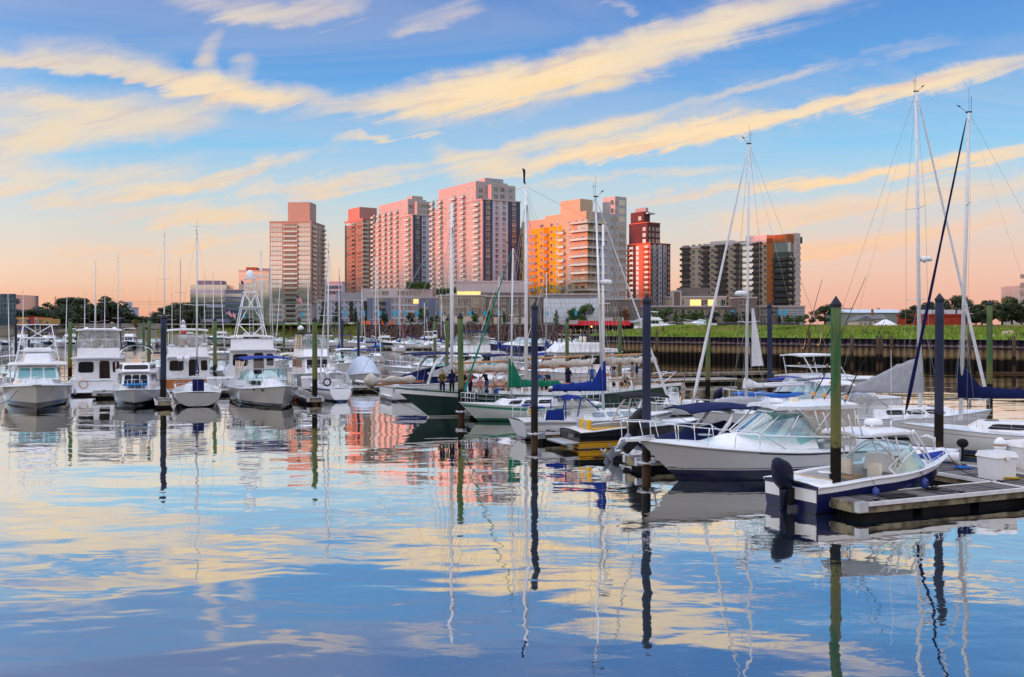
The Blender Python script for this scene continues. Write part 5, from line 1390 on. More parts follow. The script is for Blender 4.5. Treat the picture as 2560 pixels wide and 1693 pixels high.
def yacht(name, label, L, B, at, head, mastx, ztop, hullm, boom, cover, staymat, end='bow', fb=(.95, .92, 1.18), spr=((.5, .9),), house=(-1.6, 2.2, .95, .7, .42), mastr=.09, rake=1.0, trake=-.35, win_n=3, winmat_=None, coverh=1.0, radar=None, dodger=None, stayr=.07, boomz=None, rails=True, mastmat=None, lean=.15, cover_up=None, tr=.72, bimini=None, fall=.28):
    b = Boat(name, label, L, B, fb[0], fb[1], fb[2], at, head, 'sailboat', end, rake, tr, .5, 'sail', trake, pw=2.0)
    b.hull(hullm); b.rub(M_alu, .022)
    b.deck(M_white, (.06, .30), .55, .38, .08)
    x0, x1, w0, w1, h = house
    zb_ = b.zs((x0 + L / 2) / L)
    b.house(x0, x1, w0, w1, zb_ - .02, zb_ + h + .03, .7, .0, .16, M_white)
    b.wins('SP', .12, .86, .30, .78, win_n, winmat_ or M_dark, .05)
    mb = MB(); mb.box(x1 - 1.5, x1 - .95, -.28, .28, zb_ + h + .02, zb_ + h + .08); mb.build('deck_hatch', M_dark, b.root)
    b.mast(mastx, zb_ + h, ztop, mastr, mastmat, spr, boom, cover, (L / 2 - .25, 0, fb[2] + .35), staymat, stayr, radar=radar, coverh=coverh, boomz=boomz, lean=lean, cover_up=cover_up, fall=fall)
    if rails:
        b.rail(.02, .16, .60, .1, 3, .014, True, name='stern_rail'); b.rail(.90, .99, .58, .06, 2, .014, True, name='bow_rail')
        b.rail(.20, .88, .56, .08, 6, .007, True, wrap=False, name='lifelines')
    mb = MB(); pc = (-L / 2 + 1.3, 0, .55); mb.cyl(pc, (pc[0], 0, 1.25), .10, .08); mb.tube([(pc[0] - .16, .42 * math.cos(a), 1.25 + .42 * math.sin(a)) for a in [2 * PI * j / 18 for j in range(18)]], .016, 5, closed=True)
    for k in range(3): mb.tube([(pc[0] - .16, .42 * math.cos(k * PI / 3), 1.25 + .42 * math.sin(k * PI / 3)), (pc[0] - .16, -.42 * math.cos(k * PI / 3), 1.25 - .42 * math.sin(k * PI / 3))], .010, 4)
    mb.build('steering_wheel', M_chrome, b.root)
    if dodger:
        mt, xd = dodger; zd = zb_ + .1
        dg = MB(); rows_ = []
        for x, z, w in ((xd - .95, 1.05, .98), (xd - .4, 1.16, 1.0), (xd + .15, 1.08, .96)): rows_.append([Vector((x, w * math.sin(a), zd + z * math.cos(a) ** .45)) for a in [PI / 2 * (j / 6 - 1) * .96 for j in range(13)]])
        dg.sheet([r[3:10] for r in rows_], th=.02); do = dg.build('dodger', mt, b.root)
        gl = MB(); gl.sheet([[Vector((xd + .2, w, zd + 1.03)) for w in (-.85, 0, .85)], [Vector((xd + .95, w, zd + .42)) for w in (-.95, 0, .95)]]); gl.build('dodger_window', M_vinyl, do)
        for sd in (1, -1):
            gl = MB(); gl.panel([(xd - .9, sd * .98, zd + .35), (xd + .9, sd * .98, zd + .35), (xd + .15, sd * .93, zd + .95), (xd - .85, sd * .95, zd + .95)], .01); gl.build('dodger_window', M_vinyl, do)
        b.bars([[(xd - .95, .97, zd), (xd - .95, .95, zd + .9)], [(xd + .2, .93, zd + 1.0), (xd + .95, .97, zd + .38)], [(xd - .1, .96, zd + 1.0), (xd - .3, .98, zd + .1)]], .035, mt, 'dodger_frame', do)
    if bimini:
        mt, xa_, xb_, z_ = bimini
        b.canopy(xa_, xb_, 1.05, z_, .2, .03, mt, 'bimini', .08); b.bars([[(xa_ + .1, 1.0, z_ - .2), (lerp(xa_, xb_, .5), 1.15, 1.0)], [(xb_ - .1, 1.0, z_ - .2), (lerp(xa_, xb_, .5), 1.15, 1.0)]], .014, M_chrome, 'bimini_frame')
    return b
# sloop with navy dodger
b = yacht('sloop', 'white sloop with navy dodger and navy sail cover, its transom beside a dark mooring post', 8.9, 3.0, W(1306, 1098), 21, .15, 12.6, H_sail, 3.1, M_royal, M_whitecloth, 'stern', (1.0, .95, 1.2), ((.52, .9),), (-1.4, 2.6, .95, .62, .42), .085, dodger=(M_royal, -1.5), radar=.60, coverh=1.15, winmat_=pm('pale_window', (.25, .36, .44), .1), mastmat=M_alu, lean=.45, boomz=2.55)
b.stripe(pm('grey_stripe', (.06, .07, .09), .4), .10, .04); b.stripe(MAT['grey_stripe'], .17, .02)
wc = MB(); wc.panel([(-3.7, -1.2, 1.05), (-2.7, -1.35, 1.02), (-2.75, -1.30, 1.62), (-3.6, -1.16, 1.5)], .02); wc.build('weather_cloth', M_royal, b.root)
mb = MB(); mb.tube([(-4.2, -.75 + .26 * math.cos(a), 1.5 + .26 * math.sin(a)) for a in [PI * (j / 12 * 1.6 - .3) for j in range(13)]], .07, 8); mb.build('life_ring', M_yel, b.root)
b.box(-4.3, -3.6, -1.05, -.55, 1.62, 1.70, M_royal, 'rail_cushion'); b.box(-4.1, -3.4, .55, 1.05, 1.62, 1.70, M_royal, 'rail_cushion')
# green striped sloop
b = yacht('sloop', 'white sloop with green stripe, green sail cover and green furled headsail', 8.8, 2.9, W(1196, 1054), 201, 1.05, 10.6, bandmat('hull_green_line', [(.04, BLK), (.22, (.01, .16, .09)), (9, (.72, .80, .76))]), 3.5, pm('green_canvas', (.008, .16, .085), .75, var=.15, bump=.01), pm('teal_canvas', (.005, .24, .17), .7, var=.1), 'bow', (.95, .92, 1.22), ((.55, .8),), (-1.8, 2.3, .9, .55, .40), .075, 1.25, coverh=1.0, stayr=.062, boomz=2.2, cover_up=1.3)
b.stripe(pm('green_paint', (.01, .22, .12), .35), .14, .14)
# white sloop with grey bundle on deck
b = yacht('sloop', 'white sloop with rolled grey cover on its foredeck and white furled headsail', 10.6, 3.4, W(1768, 1086), 201, 1.7, 15.7, H_plain, 4.2, M_whitecloth, M_whitecloth, 'bow', (1.05, 1.02, 1.35), ((.32, 1.0), (.62, .9)), (-2.2, 2.6, 1.1, .7, .40), .095, 1.15, stayr=.085, lean=.2, radar=.43, coverh=.35, boomz=2.6)
gb = MB(); rings = []
for i in range(15):
    t = i / 14; rr = .34 * (math.sin(PI * min(1, max(.03, t * .96 + .02))) ** .35); rings.append([Vector((3.9 - t * 3.0, .2 + rr * 1.2 * math.cos(a), 1.68 + rr * (.95 + .08 * math.sin(t * 40 + a * 3)) * math.sin(a))) for a in [2 * PI * j / 14 for j in range(14)]])
gb.loft(rings); gb.build('deck_bundle', M_greyc, b.root)
mb = MB(); zz0 = 3.6; mb.sheet([[Vector((1.35, .0, zz0 + i * .35)), Vector((1.35 - (.75 - i * .07), .04, zz0 + i * .35 + .02))] for i in range(10)]); mb.build('hoisted_sail_corner', M_whitecloth, b.root)
# big sloop with grey sail cover
b = yacht('sloop', 'large white sloop with long grey sail cover and grey dodger behind the green post', 10.6, 3.5, (20.5, 52.6, 0), 8, 1.15, 18.2, H_plain, 4.6, M_greyc, M_whitecloth, 'mid', (1.1, 1.08, 1.35), ((.34, 1.05), (.63, .95)), (-2.0, 3.2, 1.15, .75, .42), .12, 1.0, dodger=(M_greyc, -2.1), stayr=.085, lean=.25, radar=.47, coverh=1.25, cover_up=1.0, fall=.95, boomz=2.45, bimini=(M_whitecloth, -4.9, -3.0, 2.9))
b.box(-4.6, -3.9, .5, 1.3, .9, 1.4, M_teak, 'teak_locker'); b.box(-4.7, -4.2, -1.2, -.4, .9, 1.3, M_teak, 'teak_locker')
# sloop at the picture edge
b = yacht('sloop', 'white sloop with navy sail cover and navy furled headsail, cut by the picture edge', 9.9, 3.3, W(2292, 1128), 158, 2.35, 15.5, bandmat('hull_blue_boot', [(.04, BLK), (.06, (.45, .33, .10)), (.26, (.02, .07, .20)), (.28, (.45, .33, .10)), (9, WHITE)]), 4.0, M_navy, M_navy, 'bow', (1.1, 1.05, 1.32), ((.37, 1.05), (.70, .8)), (-2.6, 2.3, 1.15, .7, .44), .10, .75, dodger=(M_navy, -2.0), stayr=.075, lean=.35, coverh=1.15, boomz=2.7, win_n=2, winmat_=M_dark)
b.stripe(pm('thin_red_stripe', (.35, .05, .04), .4), .22, .02)
mb = MB(); q_ = b.sec(.42); mb.sph((q_[-1].x, q_[-1].y * .985, .62), .38, .05, .10, 12, 6); mb.sph((q_[-1].x, -q_[-1].y * .985, .62), .38, .05, .10, 12, 6); mb.build('hull_port', M_dark, b.root)
mb = MB(); mb.tube([(4.6, 0, 1.45), (5.2, 0, 1.4), (5.35, 0, 1.1)], .05); mb.tube([(5.25, -.22, 1.1), (5.4, 0, 1.0), (5.25, .22, 1.1)], .04); mb.build('anchor', M_alu, b.root)

# fishing boat with half tower behind the express cruiser
def tower(b, x0, x1, w, z0, x2, x3, w2, z1, hoops=2, r=.032, top=True, ladder=True, mat=None, topmat=None, name='tuna_tower', px=False, topth=.08, ovr=.25):
    mat = mat or M_white
    segs = []
    for xa, xb in ((x0, x2), (x1, x3)): segs.append([(xa, w, z0), (xb, w2, z1)])
    for k in range(1, hoops + 1):
        t = k / (hoops + 1); za = lerp(z0, z1, t); wa = lerp(w, w2, t); xa = lerp(x0, x2, t); xb = lerp(x1, x3, t)
        segs += [[(xa, wa, za), (xb, wa, za)], [(xa, wa, za), (xa, 0, za)], [(xb, wa, za), (xb, 0, za)]]
    if px: segs += [[(x0, w, z0), (lerp(x0, x2, .5), -lerp(w, w2, .5), lerp(z0, z1, .5))], [(lerp(x0, x2, .5), lerp(w, w2, .5), lerp(z0, z1, .5)), (x2, -w2, z1)]]
    o = b.bars(segs, r, mat, name)
    if ladder:
        mb = MB(); 
        for y in (-.17, .17): mb.cyl((x0 - .05, y, z0), (x2 - .05, y, z1), .016, n=5)
        k = int((z1 - z0) / .32)
        for i in range(1, k): t = i / k; mb.cyl((lerp(x0, x2, t) - .05, -.17, lerp(z0, z1, t)), (lerp(x0, x2, t) - .05, .17, lerp(z0, z1, t)), .012, n=5)
        mb.build('ladder', mat, o)
    if top:
        mb = MB(); rows_ = [[Vector((lerp(x2 - ovr, x3 + ovr, i / 6), (w2 + .12) * k * (1 - .12 * abs(i / 3 - 1) ** 4), z1 + .06 * (1 - k * k) + .04 * math.sin(PI * i / 6))) for k in (-1, -.6, -.2, .2, .6, 1)] for i in range(7)]
        mb.sheet(rows_, th=topth); mb.build('tower_top', topmat or M_white, o)
    return o
b = Boat('fishing_boat', 'white fishing boat with pipe tower and blue kayaks, moored behind the express cruiser', 10.0, 3.5, 1.1, 1.15, 1.7, (16.2, 57.0, 0), 201, end='mid', rake=1.4, tr=.9)
b.hull(H_white); b.rub(M_white, .04); b.deck(M_white, (.05, .36), .7)
b.house(-1.2, 3.4, 1.3, .5, 1.2, 1.95, 1.8, 0, .25); b.wins('SP', .2, .7, .35, .8, 2)
b.shield(-1.6, 1.2, 1.35, 1.9, .8, .8, 5, M_teal2, M_white, 2.0)
b.canopy(-3.2, .4, 1.45, 2.95, .1, .06, M_whitecloth, 'hardtop', .06)
tower(b, -2.6, -.4, 1.3, 2.9, -2.0, .1, .95, 4.05, 1, .03, True, False, M_white, M_whitecloth)
b.bars([[(-2.6, 1.3, 1.2), (-2.6, 1.3, 2.95)], [(-.4, 1.3, 1.9), (-.4, 1.3, 2.95)]], .03, M_white, 'hardtop_frame')
b.rail(.5, .99, .65, .1, 6, .018)
for y, l1, l2 in ((-1.2, 3.0, 8.6), (1.2, 3.0, 8.6), (0, 3.2, 7.0)):
    mb = MB(); mb.tube([(-1.0, y, l1), (-3.4, y * 1.6, l2)], [.035, .012]); ro = mb.build('outrigger', M_rubber, b.root)
    mb = MB(); mb.sph((-1.25, y * 1.05, l1 + .6), .07, n=6, k=4); mb.sph((-1.6, y * 1.15, l1 + 1.5), .07, n=6, k=4); mb.tube([(-1.8 - .3, y * 1.2 - .3, l1 + 2.2), (-1.8, y * 1.2, l1 + 1.9), (-1.5, y * 1.2 + .3, l1 + 1.6)], .02); mb.build('spreader_fitting', M_spar, ro)
def kayak(label, at, head, mat, mat2=None, L=3.4, z=.5, roll=0.0, name='kayak'):
    o = thing(name, label, 'kayak', at, R(head)); mb = MB(); rings = []
    for i in range(13):
        t = i / 12; s_ = max(.02, math.sin(PI * t)) ** .6
        rings.append([Vector(((t - .5) * L, .36 * s_ * math.cos(a), .20 + .16 * s_ * math.sin(a) + .10 * (2 * t - 1) ** 2)) for a in [2 * PI * j / 12 for j in range(12)]])
    half = len(rings) // 2
    mb.loft(rings[:half + 1], 0); mb.build('hull', mat, o)
    mb = MB(); mb.loft(rings[half:], 0); mb.build('bow_half', mat2 or mat, o)
    mb = MB(); mb.tube([(.55 * math.cos(a), .22 * math.sin(a), .37) for a in [2 * PI * j / 14 for j in range(14)]], .03, 6, closed=True); mb.build('cockpit_rim', M_rubber, o)
    o.rotation_euler = (R(roll), 0, R(head))
    return o
M_kb = pm('kayak_blue', (.01, .14, .55), .4, var=.1); M_kn = pm('kayak_navy', (.01, .03, .32), .35, var=.1)
kayak('bright blue kayak lying on the boat behind the express cruiser', (15.0, 55.2, 1.75), 20, M_kb, L=3.0)
kayak('second bright blue kayak, partly hidden by the rods of the express cruiser', (13.4, 56.2, 1.75), 25, M_kb, L=2.4)
kayak('long navy blue upturned dinghy on the far white boat', (18.0, 62.0, 2.75), 6, M_kn, L=4.6, roll=180)
# small centre console with standing man
b = Boat('centre_console_boat', 'small white centre console boat carrying a standing man', 6.0, 2.2, .65, .68, .95, (10.6, 65.0, 0), 201, end='mid', rake=.8, tr=.92)
b.hull(H_plain); b.rub(M_rubber, .03); b.deck(M_white, (.04, .78), .32, .2)
b.house(-.2, .7, .45, .35, .35, 1.45, .25, 0, .06, M_white, 'console'); b.shield(.0, .5, .42, 1.42, .35, .2, 3, M_glass, M_alu)
b.outboard(-3.0, 0, .55, 0, sc=.95); b.rail(.55, .98, .4, .08, 4, .014); b.box(-1.4, -.8, -.45, .45, .35, .95, M_white, 'leaning_post')
b = Boat('cabin_cruiser', 'white cabin cruiser with navy topped flybridge between the sloop and the fishing boat', 11.0, 3.6, 1.2, 1.2, 1.7, (19.5, 63.5, 0), 201, end='mid')
b.hull(H_white); b.rub(M_alu, .03); b.deck(M_white)
b.house(-3.5, 3.0, 1.4, .8, 1.25, 2.35, 1.5, .2, .15); b.wins('SP', .08, .80, .40, .85, 3, M_teal2); b.wins('F', .08, .92, .3, .85, 2, M_dark)
b.canopy(-4.6, 1.5, 1.5, 2.45, .08, .06, M_white, 'cabin_roof', .05)
# ---------------------------------------------------------------- the green schooner
b = Boat('schooner', 'dark green three masted schooner with white boot line and people on deck', 21.5, 5.0, 1.45, 1.12, 1.95, W(1074, 1043), 212, 'ship', rake=2.6, tr=.80, draft=.6, pw=2.6, fine=.8, trake=-.8)
SCH = b
b.hull(bandmat('hull_dark_green', [(.02, BLK), (.10, (.7, .75, .74)), (9, (.006, .050, .034))], .2, .4, .06)); b.rub(pm('green_cap', (.008, .075, .045), .4), .06, 0)
b.deck(pm('pale_deck', (.50, .46, .38), .8, var=.1, scale=4, stretch=(1, 8, 1)), camber=.05)
bw_ = MB()
for sd in (1, -1): bw_.sheet([[b.sheer(lerp(.0, .70, i / 20), sd, .03) for i in range(21)], [b.sheer(lerp(.0, .70, i / 20), sd, .05, .26) for i in range(21)]])
bw_.build('bulwark', M_white, b.root)
b.rail(.0, .72, .82, .06, 14, .028, True, M_teak, wrap=False, name='cap_rail')
for x0, x1, w, h in ((-7.5, -5.2, 1.2, .75), (-3.6, .6, 1.25, .62), (2.2, 5.2, 1.1, .6)):
    zb_ = b.zs((x0 + 10.75) / 21.5)
    b.house(x0, x1, w, w, zb_, zb_ + h, .12, .1, .08, M_white, 'deckhouse')
    for f in 'SP':
        for u_ in (.2, .5, .8):
            q = b.q[f]; c = q[0].lerp(q[1], u_).lerp(q[3].lerp(q[2], u_), .5); nr = (q[1] - q[0]).cross(q[3] - q[0]).normalized()
            mb = MB(); mb.cyl(c, c + nr * .03, .16, n=14); mb.build('porthole', M_dark, b.hq)
    b.box(x0 + .05, x1 - .05, -w - .05, w + .05, zb_ + h, zb_ + h + .05, M_teak if x0 > -7 else M_cream, 'deckhouse_roof')
M_sail = pm('furled_sail', (.56, .52, .46), .9, var=.18, scale=3, bump=.05, bscale=4)
def gaff(b, x, z0, zt_, ln, zb_, r=.14):
    m = b.mast(x, z0, zt_, r, M_white, (), None, None, None, rig=False, head=False)
    mb = MB(); mb.cyl((x - .15, 0, zb_), (x - ln, 0, zb_ + .10), .09, .07, 8); mb.build('boom', M_teak, m)
    mb = MB(); mb.cyl((x - .15, .05, zb_ + .62), (x - ln * .86, .05, zb_ + .74), .075, .055, 8); mb.build('gaff', M_spar, m)
    rng = random.Random(int(x * 10)); mb = MB(); rings = []
    for i in range(25):
        t = i / 24; rr = .23 + .05 * math.sin(t * 19 + x) + rng.uniform(-.03, .05); rr *= (.4 if i in (0, 24) else 1)
        rings.append([Vector((lerp(x - .2, x - ln * .97, t), rr * .85 * math.cos(a), zb_ + .27 + rr * (1 + .2 * math.sin(3 * a + t * 30)) * math.sin(a) - .08 * math.sin(t * PI * 4) ** 2)) for a in [2 * PI * j / 10 for j in range(10)]])
    mb.loft(rings); mb.build('furled_sail', M_sail, m)
    w = MB()
    for sd in (1, -1):
        for k in (-.9, -.3, .4, 1.0): w.tube([(x + k, sd * b.bd(.45) * .97, 1.3), (x, 0, zt_ - 1.2)], .012, 4)
    for k in (.3, .55, .8): w.tube([(x - ln * k, 0, zb_ + .1), (x, 0, zt_ - .8)], .009, 4)
    w.tube([(x - ln * .9, 0, zb_ + .1), (x, 0, zt_ - .4)], .010, 4)
    w.build('standing_rigging', M_wire, m)
    sp = MB(); sp.cyl((x, -.75, lerp(z0, zt_, .52)), (x, .75, lerp(z0, zt_, .52)), .03, n=6); sp.build('spreader', M_white, m)
    return m
xm = [10.75 - 4.2, 10.75 - 9.9, 10.75 - 16.4]
m1 = gaff(b, xm[0], 1.5, 13.7, 5.2, 2.75); m2 = gaff(b, xm[1], 1.2, 15.6, 5.6, 2.95, .15); m3 = gaff(b, xm[2], 1.3, 13.0, 5.0, 3.05)
mb = MB(); mb.cyl((9.3, 0, 1.75), (13.2, 0, 2.45), .14, .08, 10); bs = mb.build('bowsprit', M_white, b.root)
mb = MB(); mb.cyl((8.6, .1, 2.3), (12.4, .1, 2.15), .07, .06, 8); mb.build('jib_boom', M_teak, bs)
mb = MB(); rings = []
for i in range(13):
    t = i / 12; rr = (.20 + .07 * math.sin(t * 17)) * (1 - .45 * t) * (.4 if i in (0, 12) else 1) + (.18 if t > .75 else 0) * (1 if i < 12 else .2)
    rings.append([Vector((lerp(9.2, 12.7, t), .1 + rr * .8 * math.cos(a), 2.45 + rr * math.sin(a) * (1.2 + .2 * math.sin(2 * a + i)))) for a in [2 * PI * j / 10 for j in range(10)]])
mb.loft(rings); mb.build('furled_jib', M_sail, bs)
w = MB()
w.tube([(13.1, 0, 2.45), (xm[0], 0, 13.3)], .013, 4); w.tube([(11.5, 0, 2.2), (xm[0], 0, 12.2)], .011, 4); w.tube([(xm[0], 0, 13.5), (xm[1], 0, 15.2)], .012, 4); w.tube([(xm[1], 0, 15.2), (xm[2], 0, 12.8)], .012, 4); w.tube([(13.0, 0, 2.3), (8.6, 0, .25)], .02, 4)
w.tube([(xm[2], 0, 12.8), (-10.6, 0, 2.0)], .011, 4); w.build('forestays', M_wire, b.root)
mb = MB(); mb.cyl((xm[1] + .05, 0, 15.2), (xm[1] + .45, .2, 16.5), .012, .008, 6); fo = mb.build('flag_pole', M_alu, b.root)
fm_ = MB(); fm_.sheet([[Vector((xm[1] + .45 - .03 * i, .2 + .05 * math.sin(i), 16.4 - .20 * i)), Vector((xm[1] + .25 - .02 * i, .22 + .06 * math.sin(i + 1), 16.3 - .20 * i))] for i in range(6)]); fm_.build('pennant', M_navy, fo)
# trail boards at the bow and stern gear
tb = MB()
for sd in (1, -1): tb.sheet([[b.sheer(lerp(.80, .995, i / 8), sd, -.03, -.02) for i in range(9)], [b.sheer(lerp(.80, .995, i / 8), sd, -.02 + .10 * (1 - i / 8), -.30) for i in range(9)]])
tb.build('trail_board', M_white, b.root)
b.box(-10.2, -9.6, -1.6, -.4, 1.5, 2.6, M_greyc, 'life_raft_rack'); b.bars([[(-10.6, .5, 1.5), (-12.0, .5, 2.4)], [(-10.6, .5, 2.3), (-12.0, .5, 2.4)]], .03, M_white, 'davit')
b.box(-6.9, -6.1, -1.6, -.9, 1.5, 2.35, M_spar, 'wooden_locker')

# ---------------------------------------------------------------- boats of the middle row
def cruiser(name, label, L, B, at, head, hullm=None, end='bow', top=None, arch=False, canvas=None, group=None, fb=(1.0, 1.05, 1.5), cockpit_cover=None, cat='motorboat', glass=None, rails=True, small=False, dark_win=False):
    b = Boat(name, label, L, B, *fb, at, head, cat, end, rake=L * .12, tr=.9, group=group, n=14 if small else 22)
    b.hull(hullm or H_white); b.rub(M_white, .04)
    b.deck(M_white, None if small else (.05, .34), .6, camber=.10)
    k = L / 11.0
    b.house(-1.2 * k, 3.9 * k, B * .38, B * .12, fb[1] + .05, fb[1] + .62 * k + .1, 2.4 * k, 0, .25 * k, M_white, 'trunk_cabin')
    if not small: b.wins('SP', .18, .62, .35, .75, 2)
    zt_ = fb[1] + .55 * k
    b.shield(-2.6 * k, 1.2 * k, B * .42, zt_ - .05, .75 * k, .9 * k, 3 if small else 5, glass or M_teal2, M_white if not dark_win else M_black, zt_ + .08, .55, zaft=.25)
    if top is not None:
        b.canopy(-3.9 * k, .3 * k, B * .42, zt_ + 1.55 * k, .14, .05, top, 'bimini', .10)
        b.bars([[(-3.7 * k, B * .40, fb[0]), (-3.4 * k, B * .40, zt_ + 1.45 * k)], [(-1.4 * k, B * .42, zt_), (-.4 * k, B * .38, zt_ + 1.45 * k)], [(-1.4 * k, B * .42, zt_), (-2.0 * k, B * .40, zt_ + 1.5 * k)]], .02, M_chrome, 'bimini_frame')
    if arch:
        b.bars([[(-2.9 * k, B * .44, fb[0] + .05), (-2.4 * k, B * .43, zt_ + .7 * k), (-2.0 * k, B * .36, zt_ + 1.25 * k), (-1.95 * k, 0, zt_ + 1.32 * k)]], .11 * k, M_white, 'radar_arch')
    if cockpit_cover is not None:
        cv = MB(); cv.sheet([[Vector((x * k, B * .44 * q_, fb[0] + h_ * k * (1 - abs(q_) ** 2.5))) for q_ in (-1, -.8, -.4, 0, .4, .8, 1)] for x, h_ in ((-5.0, .15), (-4.2, .6), (-3.0, .95), (-1.6, 1.2), (-.4, 1.25), (.3, .9))]); cv.build('cockpit_cover', cockpit_cover, b.root)
    if rails: b.rail(.45, .985, .62, .1, 5 if small else 7, .018)
    return b
def flybridge(name, label, L, B, at, head, end, top=None, hullm=None, encl=None, group=None, stern_door=True, fb=(1.2, 1.2, 1.8), hard=True, dark=False, bigwin=False, arches=False, transom=None, cat='motor yacht', topz=None, rail_n=7):
    b = Boat(name, label, L, B, *fb, at, head, cat, end, rake=L * .11, tr=.93, group=group)
    b.hull(hullm or H_white); b.rub(M_white, .04)
    b.deck(M_white, (.04, .22), .75, .22)
    k = L / 12.5; z1 = fb[1] + 1.75 * k
    b.house(-3.2 * k, 2.9 * k, B * .44, B * .30, fb[1] - .35, z1, 1.5 * k, .05, .12, M_white, 'saloon')
    b.wins('SP', .06, .72, .50, .88, 3, M_dark, .02); b.wins('F', .06, .94, .45, .90, 3, M_dark, .03)
    if stern_door:
        b.win('A', .08, .40, .42, .86); b.win('A', .52, .74, .05, .90, M_dark, 'door'); b.win('A', .80, .95, .42, .86)
        if bigwin: pass
    b.house(1.2 * k, 4.9 * k, B * .36, B * .12, fb[1] + .1, fb[1] + .75 * k, 1.6 * k, 0, .2, M_white, 'trunk_cabin')
    ov = MB(); ov.sheet([[Vector((lerp(-4.6, 1.7, i / 8) * k, B * (.46 - .06 * (i / 8) ** 3) * q_, z1 + .04 * (1 - q_ * q_))) for q_ in (-1, -.5, 0, .5, 1)] for i in range(9)], th=.10); ov.build('flybridge_deck', M_white, b.root)
    b.house(-2.9 * k, 1.6 * k, B * .40, B * .28, z1 + .10, z1 + .85 * k, .9 * k, -.05, .05, M_white, 'flybridge_coaming')
    if dark: b.wins('SPF', .05, .95, .25, .80, 1, M_dark, 0)
    zt_ = topz or z1 + 2.35 * k
    if encl is not None:
        e = [Vector((-2.9 * k, -B * .39, z1 + .85 * k)), Vector((.7 * k, -B * .29, z1 + .85 * k)), Vector((.7 * k, B * .29, z1 + .85 * k)), Vector((-2.9 * k, B * .39, z1 + .85 * k))]
        t_ = [Vector((-2.7 * k, -B * .36, zt_)), Vector((-.1 * k, -B * .27, zt_)), Vector((-.1 * k, B * .27, zt_)), Vector((-2.7 * k, B * .36, zt_))]
        for i in range(4):
            q = (e[i], e[(i + 1) % 4], t_[(i + 1) % 4], t_[i])
            for a0, a1 in ((0, .33), (.33, .66), (.66, 1)):
                b.win(q, a0 + .01, a1 - .01, .0, .98, M_vinyl, 'enclosure_panel', .006, b.root)
        b.bars([[tuple(e[i]), tuple(t_[i])] for i in (2, 3)] + [[tuple(e[2].lerp(e[3], f)), tuple(t_[2].lerp(t_[3], f))] for f in (.33, .66)] + [[tuple(e[3].lerp(e[0], f)), tuple(t_[3].lerp(t_[0], f))] for f in (.33, .5)] + [[tuple(t_[2]), tuple(t_[3]), (t_[3].x, 0, zt_)], [tuple(lerp(e[3], t_[3], .5)), (lerp(e[3], t_[3], .5).x, 0, lerp(e[3], t_[3], .5).z)]], .022, encl, 'enclosure_frame')
    if top is not None:
        b.canopy(-3.1 * k, .2 * k, B * .40, zt_ + .05, .10, .10 if hard else .04, top, 'hardtop' if hard else 'bimini', .06)
        if encl is None: b.bars([[(-2.8 * k, B * .38, z1 + .1), (-2.7 * k, B * .37, zt_)], [(.3 * k, B * .30, z1 + .8 * k), (-.2 * k, B * .32, zt_)]], .026, M_white, 'hardtop_frame')
    for y in (-.5, .45):
        st = b.box(-1.5 * k, -1.0 * k, y - .25, y + .25, z1 + .75, z1 + .95, M_seatc, 'helm_seat'); b.box(-1.62 * k, -1.48 * k, y - .25, y + .25, z1 + .95, z1 + 1.5, M_seatc, 'backrest', st)
    b.rail(.42, .985, .68, .1, rail_n, .018)
    if transom is not None:
        tm = MB(); q = b.sec(0.0); tm.panel([Vector((q[2].x - .015, -q[2].y * .98, .30)), Vector((q[2].x - .015, q[2].y * .98, .30)), Vector((q[-1].x - .015, q[-1].y * .97, b.fs - .08)), Vector((q[-1].x - .015, -q[-1].y * .97, b.fs - .08))], -.02); tm.build('transom_board', transom, b.root)
    b.box(-L / 2 - .8, -L / 2 + .02, -B * .40, B * .40, .22, .32, M_white, 'swim_platform')
    return b
# leftmost express with half tower, bow on
b = Boat('sport_fishing_boat', 'bulky white sport fishing boat with pipe tower, bow on, black bottom', 13.5, 4.9, 1.25, 1.35, 1.75, W(92, 1023), 295, rake=1.3, tr=.9, fine=.55, pw=2.7)
b.hull(bandmat('hull_cream_black', [(.44, BLK), (.47, (.25, .26, .30)), (9, (.72, .70, .66))], .18, .5, .08)); b.rub(M_white, .05); b.deck(M_white, (.05, .32), .8, camber=.15)
b.house(-2.6, 4.2, 1.75, 1.2, 1.4, 1.95, 1.9, 0, .3, M_white, 'trunk_cabin')
b.house(-2.4, 2.3, 1.65, 1.45, 1.9, 2.85, .55, .0, .15, M_white, 'pilothouse'); b.wins('F', .04, .96, .08, .86, 3, M_teal, .03); b.wins('SP', .05, .95, .08, .86, 3, M_teal, .03)
b.canopy(-3.2, 2.2, 1.95, 2.98, .06, .10, M_white, 'hardtop', .04)
b.house(-1.8, .4, 1.1, .9, 3.05, 3.75, .5, 0, .1, M_white, 'upper_station')
sb = MB(); sb.loft([[Vector((-.6 + .45 * math.cos(a), y, 3.95 + .22 * math.sin(a))) for a in [2 * PI * j / 10 for j in range(10)]] for y in (-.95, -.85, 0, .85, .95)]); sb.build('covered_helm', M_whitecloth, b.root)
tower(b, -2.4, .8, 1.5, 3.0, -1.7, -.2, .95, 5.85, 2, .035, False, True, M_white, px=True)
b.bars([[(-1.7, .95, 5.85), (-1.7, 1.45, 5.88)], [(-1.7, 1.45, 5.88), (-1.7, 0, 5.9)], [(-.2, 1.2, 5.86), (-.2, 0, 5.9)], [(-1.7, .95, 5.85), (-.2, .95, 5.85)]], .03, M_white, 'tower_hoop')
for sd in (1, -1):
    mb = MB(); mb.tube([(-1.5, sd * 1.85, 1.6), (-1.9, sd * 1.95, 4.5), (-2.4, sd * 2.05, 8.3)], [.045, .035, .012]); mb.build('outrigger', M_white, b.root)
